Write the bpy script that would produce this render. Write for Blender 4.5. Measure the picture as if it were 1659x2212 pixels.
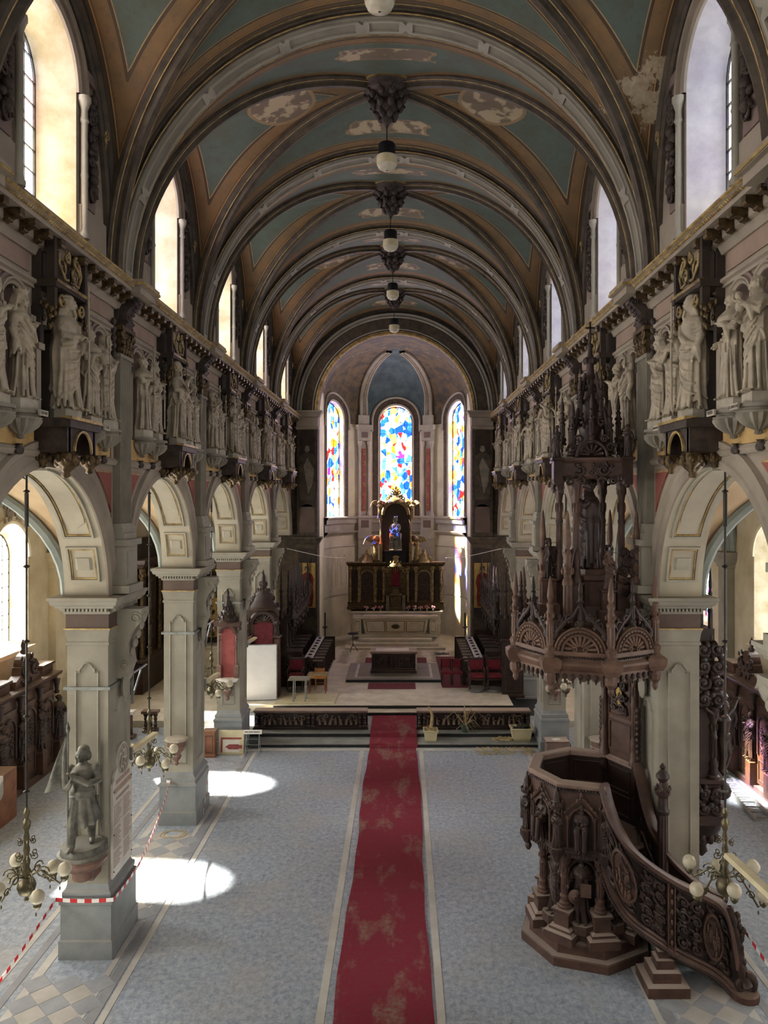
import bpy, math, random
import numpy as np
from math import sin, cos, pi, sqrt, radians, atan2
from mathutils import Vector, Matrix
for _o in list(bpy.data.objects): bpy.data.objects.remove(_o)
SC = bpy.context.scene
COL = SC.collection
# ---------------------------------------------------------------- camera, sky, sun, exposure
CAMX, CAMZ, FPX = 0.30, 7.39, 1650.0
cam = bpy.data.cameras.new('camera'); camo = bpy.data.objects.new('camera', cam); COL.objects.link(camo)
camo.location = (CAMX, 0, CAMZ); camo.rotation_euler = (pi/2, 0, 0)
cam.sensor_fit = 'HORIZONTAL'; cam.sensor_width = 36; cam.lens = 36*FPX/1659
cam.shift_x = -38.5/1659; cam.shift_y = -31.0/1659
cam.clip_start = .05; cam.clip_end = 300
SC.camera = camo
W = bpy.data.worlds.new('sky'); SC.world = W; W.use_nodes = True
W.node_tree.nodes['Background'].inputs[0].default_value = (.80, .90, 1.0, 1)
W.node_tree.nodes['Background'].inputs[1].default_value = 1.2
sl = bpy.data.lights.new('sun', 'SUN'); sun = bpy.data.objects.new('sun', sl); COL.objects.link(sun)
SUND = Vector((1, -.085, -.87)).normalized()
sun.rotation_euler = SUND.to_track_quat('-Z', 'Y').to_euler(); sun.location = (-20, 15, 25)
sl.energy = 60; sl.angle = radians(2.4); sl.color = (1, .95, .86)
SC.view_settings.view_transform = 'Standard'; SC.view_settings.look = 'None'
SC.view_settings.gamma = 1; SC.view_settings.use_curve_mapping = False
SC.view_settings.exposure = 1.42
SC.cycles.use_denoising = True; SC.cycles.use_adaptive_sampling = True; SC.cycles.adaptive_threshold = .1
SC.cycles.max_bounces = 5; SC.cycles.diffuse_bounces = 3; SC.cycles.glossy_bounces = 2
SC.cycles.transparent_max_bounces = 5; SC.cycles.transmission_bounces = 2
SC.cycles.sample_clamp_indirect = 6; SC.cycles.caustics_reflective = False; SC.cycles.caustics_refractive = False
E_AISLE, E_AISLE_R, E_CLER, E_CLER_R, E_APSE, E_BACK = 24.0, 9.0, 10.0, 3.2, 11.0, 3.0
# ---------------------------------------------------------------- materials
def lin(c):
    return tuple(((x/255)/12.92 if x/255 <= .04045 else ((x/255+.055)/1.055)**2.4) for x in c) + (1,)
M = {}
def nd(nt, t, **kw):
    n = nt.nodes.new(t)
    for k, v in kw.items(): setattr(n, k, v)
    return n
def newmat(name):
    m = bpy.data.materials.new(name); m.use_nodes = True; nt = m.node_tree
    return m, nt, nt.nodes['Principled BSDF'], nt.links.new
def mixc(nt, fac, a, b):
    n = nd(nt, 'ShaderNodeMix', data_type='RGBA')
    for s, v in ((0, fac), (6, a), (7, b)):
        if isinstance(v, (int, float, tuple)): n.inputs[s].default_value = v
        else: nt.links.new(v, n.inputs[s])
    return n.outputs[2]
def ramp(nt, fac, stops, interp='LINEAR'):
    r = nd(nt, 'ShaderNodeValToRGB'); r.color_ramp.interpolation = interp
    el = r.color_ramp.elements
    while len(el) < len(stops): el.new(.5)
    for e, (p, c) in zip(el, stops): e.position = p; e.color = c
    nt.links.new(fac, r.inputs[0]); return r.outputs[0]
def noise(nt, scale, detail=4, rough=.55, vec=None, dist=0):
    n = nd(nt, 'ShaderNodeTexNoise'); n.inputs['Scale'].default_value = scale; n.inputs['Detail'].default_value = detail
    n.inputs['Roughness'].default_value = rough; n.inputs['Distortion'].default_value = dist
    if vec is not None: nt.links.new(vec, n.inputs['Vector'])
    return n.outputs[0]
def wpos(nt): return nd(nt, 'ShaderNodeNewGeometry').outputs['Position']
def mat(name, c, c2=None, scale=3., rough=.75, metal=0, bump=0, bscale=40., dust=0, dustc=(168, 156, 138), lo=.38, hi=.66, spec=.35):
    m, nt, b, L = newmat(name)
    pos = wpos(nt)
    c2 = c2 or tuple(x*.78 for x in c)
    f = ramp(nt, noise(nt, scale, 5, .6, pos), [(lo, (0, 0, 0, 1)), (hi, (1, 1, 1, 1))])
    col = mixc(nt, f, lin(c), lin(c2))
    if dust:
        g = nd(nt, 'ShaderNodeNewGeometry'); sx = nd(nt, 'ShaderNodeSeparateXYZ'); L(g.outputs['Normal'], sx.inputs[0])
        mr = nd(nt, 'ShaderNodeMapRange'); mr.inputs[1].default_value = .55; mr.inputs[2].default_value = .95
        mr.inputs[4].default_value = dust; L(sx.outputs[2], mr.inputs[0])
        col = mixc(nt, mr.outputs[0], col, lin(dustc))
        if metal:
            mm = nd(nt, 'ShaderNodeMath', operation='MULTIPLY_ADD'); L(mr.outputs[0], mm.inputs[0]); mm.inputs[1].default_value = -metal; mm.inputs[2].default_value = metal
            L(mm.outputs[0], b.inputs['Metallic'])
    L(col, b.inputs['Base Color'])
    b.inputs['Roughness'].default_value = rough
    if not (metal and dust): b.inputs['Metallic'].default_value = metal
    b.inputs['Specular IOR Level'].default_value = spec
    if bump:
        bn = nd(nt, 'ShaderNodeBump'); bn.inputs['Strength'].default_value = bump; bn.inputs['Distance'].default_value = .02
        L(noise(nt, bscale, 4, .6, pos), bn.inputs['Height']); L(bn.outputs[0], b.inputs['Normal'])
    M[name] = m; return m
mat('stone', (156, 151, 136), (136, 131, 117), 1.3, .8, bump=.15)
mat('wallstone', (156, 144, 127), (132, 121, 107), 1.1, .8, bump=.15)
mat('wallpink', (156, 134, 117), (134, 114, 100), 1.4, .8)
mat('soffit', (186, 178, 156), (168, 160, 140), 1.5, .8)
mat('soffit_panel', (172, 166, 148), (154, 148, 132), 1.6, .8)
mat('basestone', (140, 144, 144), (122, 127, 128), 2.2, .7, bump=.12, dust=.5)
mat('capband', (104, 88, 78), (90, 76, 68), 2, .8)
mat('mauve', (132, 113, 104), (114, 97, 90), 1.6, .8)
mat('ochre_wall', (192, 160, 104), (170, 138, 88), 3, .8)
mat('redpanel', (142, 82, 72), (124, 70, 62), 2, .8)
mat('gold', (160, 138, 94), (98, 82, 54), 9, .45, .4, dust=.3)
mat('giltline', (194, 166, 108), (130, 106, 66), 6, .5, .35)
mat('giltdark', (108, 88, 58), (54, 45, 33), 14, .45, .6, dust=.25)
mat('statue', (172, 159, 136), (140, 129, 110), 5, .42, dust=.35, dustc=(196, 188, 172), bump=.1, bscale=60)
mat('plinth', (176, 168, 150), (154, 146, 130), 4, .75, dust=.3)
mat('corbel', (138, 131, 116), (112, 106, 93), 4, .7, dust=.3)
mat('darkcarve', (74, 62, 54), (46, 39, 35), 8, .6, dust=.25)
mat('woodred', (92, 68, 58), (64, 46, 40), 3.5, .45, dust=.45, dustc=(150, 132, 116), bump=.12, bscale=70)
mat('wooddark', (62, 46, 40), (40, 30, 27), 3.5, .42, dust=.4, dustc=(140, 124, 110), bump=.12, bscale=70)
mat('woodblack', (40, 28, 24), (24, 18, 16), 4, .42, dust=.3, dustc=(120, 108, 98))
mat('woodorange', (140, 92, 64), (112, 72, 50), 3, .5, dust=.4)
mat('woodlight', (176, 122, 66), (150, 98, 52), 5, .5)
mat('woodconf', (84, 60, 48), (58, 41, 33), 3, .45, dust=.3, bump=.1)
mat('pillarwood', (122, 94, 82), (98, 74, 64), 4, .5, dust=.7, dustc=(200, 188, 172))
mat('bronze', (118, 116, 106), (74, 74, 68), 6, .5, .3, dust=.6, dustc=(164, 160, 148))
mat('marble', (226, 218, 198), (204, 194, 172), 2.5, .45, dust=.3)
mat('marbleline', (170, 142, 96), (140, 114, 74), 6, .5)
mat('plaque', (206, 200, 188), (186, 180, 168), 3, .5)
mat('plaquetext', (150, 124, 104), (170, 146, 126), 20, .7)
mat('redvelvet', (112, 34, 44), (88, 26, 36), 8, .9, dust=.3, dustc=(150, 70, 76))
mat('redniche', (158, 84, 80), (138, 70, 68), 6, .8)
mat('redcarpet', (120, 54, 62), (98, 44, 52), 8, .95)
mat('black', (22, 22, 24), (14, 14, 16), 4, .6)
mat('stepriser', (40, 42, 44), (26, 28, 30), 5, .5)
mat('whiteboard', (222, 222, 222), (212, 212, 214), 2, .5)
mat('white', (226, 222, 210), (208, 202, 188), 3, .6)
mat('cream', (206, 196, 160), (190, 178, 140), 3, .5)
mat('steel', (150, 154, 150), (122, 126, 122), 8, .45, .5)
mat('iron', (60, 56, 50), (40, 38, 34), 8, .5, .5)
mat('brass', (112, 104, 80), (76, 72, 56), 10, .4, .8, dust=.3)
mat('opal', (200, 192, 168), (176, 168, 142), 5, .3)
mat('tapered', (200, 40, 44), None, 4, .5)
mat('leaf_dry', (178, 158, 118), (140, 120, 84), 10, .9)
mat('straw', (196, 180, 140), (160, 140, 100), 12, .9)
mat('clay', (70, 84, 76), (56, 66, 60), 6, .6)
mat('marbledark', (110, 110, 108), (88, 90, 90), 3, .5, dust=.4)
mat('sanct', (212, 204, 184), (188, 179, 158), 2.2, .6)
mat('tread', (150, 152, 146), (128, 130, 126), 2.2, .6)
mat('flower_pink', (186, 70, 92), (224, 190, 190), 14, .8)
mat('flower_white', (224, 208, 200), (196, 150, 150), 14, .8)
mat('browndark', (60, 48, 38), (44, 36, 30), 3, .7)
mat('brownrib', (84, 74, 60), (58, 51, 42), 4, .6)
mat('paintdark', (84, 72, 56), (58, 52, 44), 6, .75)
mat('greypanel', (136, 130, 114), (116, 110, 97), 2, .8)
mat('teal', (86, 98, 88), (66, 78, 72), 1.6, .8)
mat('aislevault', (206, 180, 142), (186, 160, 126), 1.2, .85)
mat('aislerib', (150, 156, 148), (130, 138, 132), 2, .8)
mat('aislewall', (206, 194, 164), (178, 164, 132), .9, .85, bump=.2, bscale=8)
mat('reveal', (212, 200, 172), (180, 164, 128), 2.2, .85, bump=.2, bscale=10)
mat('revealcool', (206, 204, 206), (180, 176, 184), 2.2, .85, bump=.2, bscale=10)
mat('apsewall', (202, 197, 172), (176, 170, 146), .9, .8)
mat('skin', (170, 130, 100), (140, 100, 76), 6, .8)
mat('robe_red', (120, 44, 34), (92, 34, 28), 5, .85)
mat('goldground', (176, 146, 82), (150, 120, 64), 8, .55, .3)
mat('red_tape', (198, 44, 48), (184, 40, 44), 4, .6)
mat('white_tape', (232, 230, 226), (222, 220, 216), 4, .6)
def make_floor_mat():
    m, nt, b, L = newmat('floor'); pos = wpos(nt)
    mp = nd(nt, 'ShaderNodeMapping'); L(pos, mp.inputs[0]); mp.inputs['Scale'].default_value = (1, .8, 1)
    n1 = noise(nt, 11, 7, .78, mp.outputs[0], .3); n2 = noise(nt, .7, 4, .6, pos)
    c = ramp(nt, n1, [(.32, lin((116, 128, 142))), (.46, lin((148, 158, 170))), (.58, lin((172, 180, 187))), (.75, lin((196, 198, 196)))])
    c = mixc(nt, ramp(nt, n2, [(.5, (0, 0, 0, 1)), (.8, (.6, .6, .6, 1))]), c, lin((178, 172, 160)))
    br = nd(nt, 'ShaderNodeTexBrick'); L(pos, br.inputs['Vector']); br.offset = 0
    br.inputs['Scale'].default_value = 1; br.inputs['Mortar Size'].default_value = .006; br.inputs['Brick Width'].default_value = .9; br.inputs['Row Height'].default_value = .9
    c = mixc(nt, br.outputs['Fac'], c, lin((150, 154, 156)))
    sx = nd(nt, 'ShaderNodeTexVoronoi'); sx.inputs['Scale'].default_value = 1.1; L(pos, sx.inputs['Vector'])
    L(c, b.inputs['Base Color']); b.inputs['Roughness'].default_value = .5; b.inputs['Specular IOR Level'].default_value = .35
    M['floor'] = m
make_floor_mat()
def make_carpet_mat():
    m, nt, b, L = newmat('carpet'); pos = wpos(nt)
    mp = nd(nt, 'ShaderNodeMapping'); L(pos, mp.inputs[0]); mp.inputs['Scale'].default_value = (1.1, .42, 1)
    n1 = noise(nt, 1.7, 5, .62, mp.outputs[0]); n2 = noise(nt, 14, 6, .75, pos); n3 = noise(nt, 60, 3, .6, pos)
    c = mixc(nt, n2, lin((146, 46, 66)), lin((112, 34, 52)))
    f = ramp(nt, n1, [(.52, (.12, .12, .12, 1)), (.64, (.9, .9, .9, 1))])
    f2 = nd(nt, 'ShaderNodeMath', operation='MULTIPLY'); L(f, f2.inputs[0]); L(ramp(nt, n2, [(.35, (.1, .1, .1, 1)), (.6, (1, 1, 1, 1))]), f2.inputs[1])
    c = mixc(nt, f2.outputs[0], c, lin((142, 122, 108)))
    c = mixc(nt, ramp(nt, n3, [(.62, (0, 0, 0, 1)), (.75, (.45, .45, .45, 1))]), c, lin((170, 120, 126)))
    L(c, b.inputs['Base Color']); b.inputs['Roughness'].default_value = .95; b.inputs['Specular IOR Level'].default_value = .1
    M['carpet'] = m
make_carpet_mat()
def glass(name, strength, stops, scale, base=(1, 1, 1), tr=.5, pale=0., stretch=(1, 1, .6), sharp='CONSTANT'):
    m = bpy.data.materials.new(name); m.use_nodes = True; nt = m.node_tree; nt.nodes.clear(); L = nt.links.new
    out = nd(nt, 'ShaderNodeOutputMaterial'); em = nd(nt, 'ShaderNodeEmission'); tp = nd(nt, 'ShaderNodeBsdfTransparent'); mx = nd(nt, 'ShaderNodeMixShader')
    mp = nd(nt, 'ShaderNodeMapping'); L(wpos(nt), mp.inputs[0]); mp.inputs['Scale'].default_value = stretch
    if stops:
        v = nd(nt, 'ShaderNodeTexVoronoi'); v.inputs['Scale'].default_value = scale; L(mp.outputs[0], v.inputs['Vector'])
        sp = nd(nt, 'ShaderNodeSeparateColor'); L(v.outputs['Color'], sp.inputs[0])
        n2 = noise(nt, scale*.22, 2, .5, mp.outputs[0])
        ad = nd(nt, 'ShaderNodeMath', operation='MULTIPLY_ADD'); L(n2, ad.inputs[0]); ad.inputs[1].default_value = .5
        mu = nd(nt, 'ShaderNodeMath', operation='MULTIPLY_ADD'); L(sp.outputs[0], mu.inputs[0]); mu.inputs[1].default_value = .85; mu.inputs[2].default_value = -.17
        L(mu.outputs[0], ad.inputs[2])
        c = ramp(nt, ad.outputs[0], [(p, tuple(x for x in k)+(1,)) for p, k in stops], sharp)
    else:
        c = mixc(nt, noise(nt, 3, 3, .5, mp.outputs[0]), base+(1,), tuple(x*.92 for x in base)+(1,))
    L(mixc(nt, pale, c, (1, 1, 1, 1)) if pale else c, em.inputs[0]); em.inputs[1].default_value = strength; L(c, tp.inputs[0])
    mx.inputs[0].default_value = tr; L(tp.outputs[0], mx.inputs[1]); L(em.outputs[0], mx.inputs[2]); L(mx.outputs[0], out.inputs[0])
    M[name] = m
glass('glass_clear', E_AISLE, None, 1, (1.0, .98, .95), .5)
glass('glass_clear_r', E_AISLE_R, None, 1, (.97, .99, 1.0), .5)
glass('glass_cler_l', E_CLER, [(0, (.3, .1, 1)), (.14, (.6, .4, 1)), (.26, (1, .97, .95)), (.44, (1, .8, .25)), (.56, (.9, .9, 1)), (.68, (.7, .25, .9)), (.76, (.2, .4, 1)), (.88, (.9, .12, .1))], 2.6, tr=.45, pale=.72)
glass('glass_cler_r', E_CLER_R, [(0, (.45, .3, .9)), (.14, (.85, .75, 1)), (.32, (1, 1, 1)), (.6, (.75, .85, 1)), (.7, (1, .75, .2)), (.78, (.25, .5, .95)), (.88, (.8, .15, .2))], 5, pale=.6)
glass('glass_apse', E_APSE, [(0, (.003, .02, .5)), (.13, (.006, .04, .8)), (.21, (.03, .12, .9)), (.29, (1, .98, .92)), (.42, (1, .5, .03)), (.51, (.9, .1, .005)), (.56, (.02, .08, .75)), (.62, (.95, 1, .9)), (.77, (.5, .006, .006)), (.82, (1, .85, .3)), (.92, (.12, .01, .4))], 4.2, stretch=(1, 1, .7))
glass('fill_glass_back', E_BACK, None, 1, (1, .98, .94), .7)  # glowing pane of the added back window, for frontal fill
# ---------------------------------------------------------------- mesh helpers
class MB:
    def __init__(s): s.v = []; s.f = []
    def add(s, vs, fs):
        o = len(s.v); s.v.extend(vs); s.f.extend([tuple(i+o for i in f) for f in fs]); return s
    def grid(s, rows, closed=False, capa=False, capb=False):
        o = len(s.v); n = len(rows[0]); nr = len(rows)
        for r in rows: s.v.extend(r)
        for i in range(nr-1):
            for j in range(n if closed else n-1):
                k = (j+1) % n
                s.f.append((o+i*n+j, o+i*n+k, o+(i+1)*n+k, o+(i+1)*n+j))
        if capa: s.f.append(tuple(o+j for j in range(n)))
        if capb: s.f.append(tuple(o+(nr-1)*n+j for j in reversed(range(n))))
        return s
    def box(s, x0, x1, y0, y1, z0, z1):
        return s.add([(x0,y0,z0),(x1,y0,z0),(x1,y1,z0),(x0,y1,z0),(x0,y0,z1),(x1,y0,z1),(x1,y1,z1),(x0,y1,z1)],
                     [(0,3,2,1),(4,5,6,7),(0,1,5,4),(1,2,6,5),(2,3,7,6),(3,0,4,7)])
    def bc(s, x, y, z, sx, sy, sz): return s.box(x-sx/2, x+sx/2, y-sy/2, y+sy/2, z, z+sz)
    def stack(s, x0, x1, y0, y1, lv):          # lv: [(z, offset)] rectangular mouldings
        rows = [[(x0-o,y0-o,z),(x1+o,y0-o,z),(x1+o,y1+o,z),(x0-o,y1+o,z)] for z, o in lv]
        return s.grid(rows, True, True, True)
    def lathe(s, prof, n=16, c=(0,0,0), a0=0, a1=2*pi, lobes=0, amp=0, rot=0):
        full = abs(a1-a0-2*pi) < 1e-6; m = n if full else n+1
        rows = []
        for r, z in prof:
            row = []
            for j in range(m):
                a = a0+(a1-a0)*j/n+rot; rr = r*(1+amp*cos(lobes*a)) if lobes else r
                row.append((c[0]+rr*cos(a), c[1]+rr*sin(a), c[2]+z))
            rows.append(row)
        return s.grid(rows, full, full, full)
    def poly(s, n, prof, c=(0,0,0), rot=0):    # regular n-gon stacked profile
        return s.lathe(prof, n, c, rot=rot)
    def tube(s, path, r, n=6, caps=True):
        P = [Vector(p) for p in path]; m = len(P)
        rs = r if isinstance(r, (list, tuple)) else [r]*m
        rows = []; up = None
        for i in range(m):
            t = (P[min(i+1, m-1)]-P[max(i-1, 0)])
            t = t.normalized() if t.length > 1e-9 else Vector((0,0,1))
            if up is None: up = Vector((0,0,1)) if abs(t.z) < .9 else Vector((1,0,0))
            a = t.cross(up)
            if a.length < 1e-6: a = t.orthogonal()
            a.normalize(); b = a.cross(t).normalized(); up = b
            rows.append([tuple(P[i]+a*rs[i]*cos(2*pi*j/n)+b*rs[i]*sin(2*pi*j/n)) for j in range(n)])
        return s.grid(rows, True, caps, caps)
    def ell(s, c, rx, ry, rz, nu=10, nv=6):
        rows = []
        for i in range(nv+1):
            p = -pi/2+pi*i/nv; q = max(cos(p), .02)
            rows.append([(c[0]+rx*q*cos(2*pi*j/nu), c[1]+ry*q*sin(2*pi*j/nu), c[2]+rz*sin(p)) for j in range(nu)])
        return s.grid(rows, True, True, True)
    def prism(s, pts, f0, f1):                 # 2-D polygon -> two mapped copies
        n = len(pts); a = [f0(*p) for p in pts]; b = [f1(*p) for p in pts]
        return s.add(a+b, [tuple(range(n)), tuple(reversed(range(n, 2*n)))] + [(i, i+n, (i+1) % n+n, (i+1) % n) for i in range(n)])
    def merge(s, o, mtx=None):
        return s.add([tuple(mtx @ Vector(p)) for p in o.v] if mtx is not None else list(o.v), o.f)
    def xf(s, mtx): s.v = [tuple(mtx @ Vector(p)) for p in s.v]; return s
    def mesh(s, name, m=None, smooth=False):
        me = bpy.data.meshes.new(name); me.from_pydata(s.v, [], s.f); me.validate(); me.update()
        if m: me.materials.append(M[m] if isinstance(m, str) else m)
        if smooth is True: me.polygons.foreach_set('use_smooth', [True]*len(me.polygons))
        elif smooth:
            me.polygons.foreach_set('use_smooth', [True]*len(me.polygons)); me.set_sharp_from_angle(angle=radians(smooth))
        return me
    def build(s, name, m, parent=None, smooth=False, **kw): return inst(name, s.mesh(name, m, smooth), parent, **kw)
def inst(name, me, parent=None, loc=None, rot=None, scale=None, mtx=None, label=None, cat=None, group=None, kind=None):
    o = bpy.data.objects.new(name, me); COL.objects.link(o)
    if mtx is not None: o.matrix_basis = mtx
    if loc is not None: o.location = loc
    if rot is not None: o.rotation_euler = rot if isinstance(rot, (tuple, list)) else (0, 0, rot)
    if scale is not None: o.scale = (scale,)*3 if isinstance(scale, (int, float)) else scale
    if parent is not None: o.parent = parent
    if label: o['label'] = label
    if cat: o['category'] = cat
    if group: o['group'] = group
    if kind: o['kind'] = kind
    return o
def thing(name, label, cat, loc=(0,0,0), rot=0, group=None, scale=None): return inst(name, None, None, loc, rot, scale, None, label, cat, group)
def struct(name, me=None, loc=(0,0,0)): return inst(name, me, None, loc, kind='structure')
def T(x, y, z): return Matrix.Translation((x, y, z))
def RZ(a): return Matrix.Rotation(a, 4, 'Z')
def RX(a): return Matrix.Rotation(a, 4, 'X')
def RY(a): return Matrix.Rotation(a, 4, 'Y')
def S(k): return Matrix.Scale(k, 4)
def up(px, py, Y): return Vector((CAMX+(px-868)*Y/FPX, Y, CAMZ-(py-1075)*Y/FPX))   # survey: photo position at a known distance
def arc(cu, cv, r, a0, a1, n): return [(cu+r*cos(a0+(a1-a0)*i/n), cv+r*sin(a0+(a1-a0)*i/n)) for i in range(n+1)]
def arch_wall(mb, f, u0, u1, v0, v1, cu, hw, vs, vp, d=0, n=20, nu=1):
    def rect(a, b, c, e, k=1):
        if b-a < 1e-6 or e-c < 1e-6: return
        mb.grid([[f(a+(b-a)*i/k, v, d) for i in range(k+1)] for v in (c, e)])
    rect(u0, cu-hw, v0, v1, nu); rect(cu+hw, u1, v0, v1, nu)
    if vs > v0: rect(cu-hw, cu+hw, v0, vs, n)
    pts = arc(cu, vp, hw, pi, 0, n)
    mb.grid([[f(u, v, d) for u, v in pts], [f(u, v1, d) for u, v in pts]])
def outline(cu, hw, vs, vp, n=20, r=None):
    return [(cu-hw, vs)] + arc(cu, vp, hw, pi, 0, n) + [(cu+hw, vs)]
def reveal(mb, f, o0, d0, o1, d1, close=False):
    a = [f(u, v, d0) for u, v in o0]; b = [f(u, v, d1) for u, v in o1]
    if close: a.append(a[0]); b.append(b[0])
    return mb.grid([a, b])
def arch_mold(mb, f, cu, vp, R, prof, vs=None, n=24, a0=0., a1=pi, caps=False):
    rows = []
    for k in range(n+1):
        a = a0+(a1-a0)*k/n
        rows.append([f(cu+(R+dr)*cos(a), vp+(R+dr)*sin(a), d) for dr, d in prof])
    if vs is not None:
        rows.insert(0, [f(cu+(R+dr), vs, d) for dr, d in prof]); rows.append([f(cu-(R+dr), vs, d) for dr, d in prof])
    return mb.grid(rows, False, caps, caps)
def run_mold(mb, f, u0, u1, prof, caps=True):   # prof [(v,d)] extruded along u
    return mb.grid([[f(u0, v, d) for v, d in prof], [f(u1, v, d) for v, d in prof]], False, caps, caps)
def fbox(mb, f, u0, u1, v0, v1, d0, d1):
    p = [f(u, v, d) for d in (d0, d1) for u, v in ((u0, v0), (u1, v0), (u1, v1), (u0, v1))]
    return mb.add(p, [(0,1,2,3),(7,6,5,4),(0,4,5,1),(1,5,6,2),(2,6,7,3),(3,7,4,0)])
def spiral(cx, cy, r0, r1, a0, turns, n=18):
    return [(cx+(r0+(r1-r0)*i/n)*cos(a0+turns*2*pi*i/n), cy+(r0+(r1-r0)*i/n)*sin(a0+turns*2*pi*i/n)) for i in range(n+1)]
# ---------------------------------------------------------------- the setting: walls, arcades, vaults, apse, floor
W0, WA = 4.45, 10.1
def PY(k): return 7.8+5*k
def BY(b): return 10.3+5*b
BAYS = range(-2, 5)
SIDES = ((-1, 'left'), (1, 'right'))
def fside(s, w=W0): return lambda u, v, d: (s*(w-d), u, v)
def fpl(x0, y0, ax):                            # vertical plane facing -Y: u along X, d towards the camera
    return lambda u, v, d: (x0+u, y0-d, v)
def frame_bars(mb, f, pts, w, d0, d1):          # closed moulding along a 2-D polyline
    n = len(pts); c = [sum(p[i] for p in pts)/n for i in (0, 1)]
    def off(p, k):
        q = (p[0]-c[0], p[1]-c[1]); l = sqrt(q[0]**2+q[1]**2) or 1; return (p[0]-q[0]/l*k, p[1]-q[1]/l*k)
    rows = []
    for p in pts+pts[:1]:
        i = off(p, w); m = off(p, w*.5)
        rows.append([f(p[0], p[1], d0), f(p[0], p[1], d1*.7), f(m[0], m[1], d1), f(i[0], i[1], d1*.7), f(i[0], i[1], d0)])
    mb.grid(rows)
def bead(mb, f, pts, w, d1, d0=0):               # moulding of even width along a closed outline
    n = len(pts); rows = []
    for i in range(n+1):
        p0, p, p2 = (np.array(pts[(i+j) % n], float) for j in (-1, 0, 1))
        a = (p-p0)/max(1e-6, np.linalg.norm(p-p0)); b = (p2-p)/max(1e-6, np.linalg.norm(p2-p)); na, nb = np.array([-a[1], a[0]]), np.array([-b[1], b[0]])
        m = na+nb; m = m/max(.5, float(m @ na)); q = p+m*w; h = p+m*w*.5
        rows.append([f(p[0], p[1], d0), f(h[0], h[1], d1), f(q[0], q[1], d0)])
    mb.grid(rows)
def flat_poly(mb, f, pts, d0, d1): mb.prism(pts, lambda u, v: f(u, v, d0), lambda u, v: f(u, v, d1))
def shoulder(u0, u1, v0, v1):                   # panel with a shouldered, round-topped head
    w = u1-u0; c = (u0+u1)/2; r = w*.28
    return [(u0, v0), (u1, v0), (u1, v1-r*1.3), (u1-w*.14, v1-r*1.3), (u1-w*.14, v1-r)] + arc(c, v1-r, r, .3, pi-.3, 6) + [(u0+w*.14, v1-r), (u0+w*.14, v1-r*1.3), (u0, v1-r*1.3)]
def ornament(seed, w, h, dep, n=14, r=.05):     # carved foliage: scrolls, leaves and berries in a w x h field, local u,v,d
    R = random.Random(seed); mb = MB(); g = lambda u, v, d: (u, -d, v)
    rows = max(1, round(h/(w*.55)))
    for i in range(rows):
        v0 = h*(i+.5)/rows; sg = 1 if i % 2 else -1
        for q in (-1, 1):
            cu = q*w*.24; rr = min(w*.24, h/rows*.46)*R.uniform(.85, 1.05)
            sp = spiral(cu, v0, rr, rr*.22, R.uniform(0, 6.28), sg*q*1.25, 13)
            mb.tube([g(a, b, dep*(.35+.4*k/13)) for k, (a, b) in enumerate(sp)], [r*(.9-.45*k/13) for k in range(14)], 5)
            mb.ell(g(cu, v0, dep*.6), r*1.1, dep*.4, r*1.1, 6, 4)
            for k in range(3):
                a = R.uniform(0, 6.28); mb.ell(g(cu+rr*.9*cos(a), v0+rr*.9*sin(a), dep*.4), r*R.uniform(.8, 1.7), dep*.45, r*R.uniform(.7, 1.4), 6, 4)
    for k in range(n):
        mb.ell(g(R.uniform(-.5, .5)*w*.9, R.uniform(0, h), dep*.3), r*R.uniform(.6, 1.3), dep*.4, r*R.uniform(.6, 1.5), 6, 4)
    return mb
def trophy(seed, h):                            # hanging relief of scrolls, masks and leaves
    R = random.Random(seed); mb = MB(); z = h
    mb.tube([(0, -.03, h), (0, -.05, h*.5), (0, -.03, 0)], .022, 6)
    while z > .12:
        k = R.uniform(.09, .15)
        t = R.randint(0, 3)
        if t == 0: mb.ell((0, -.07, z), .085, .07, .085, 9, 6)
        elif t == 1:
            for q in (-1, 1):
                mb.tube([(a, -.06, b) for a, b in spiral(q*.08, z, .085, .02, pi/2, q*1.3, 12)], [.026-.001*i for i in range(13)], 5)
        elif t == 2:
            for q in (-1, 1): mb.ell((q*.075, -.05, z), .075, .05, .05, 7, 5)
            mb.ell((0, -.08, z+.02), .05, .06, .06, 7, 5)
        else:
            for q in (-1, 0, 1): mb.ell((q*.09, -.05, z-.03*abs(q)), .04, .05, .08, 7, 5)
        z -= k
    mb.tube([(a, -.06, b) for a, b in spiral(0, .1, .13, .03, 0, 1.6, 18)], [.03-.001*i for i in range(19)], 5)
    return mb
TROPHY = [trophy(i, 1.55).mesh('carved_trophy', 'darkcarve', True) for i in range(3)]
# modillion (bracket under the cornice)
_m = MB(); _m.prism([(0, 0), (.20, 0), (.20, -.04), (.17, -.09), (.10, -.10), (.05, -.13), (0, -.16)], lambda a, b: (a, -.055, b), lambda a, b: (a, .055, b))
_m.tube([(.16, -.06, -.06), (.16, .06, -.06)], .045, 8); _m.tube([(.04, -.06, -.11), (.04, .06, -.11)], .035, 8)
MOD = _m.mesh('modillion', 'giltdark', 40)
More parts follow.
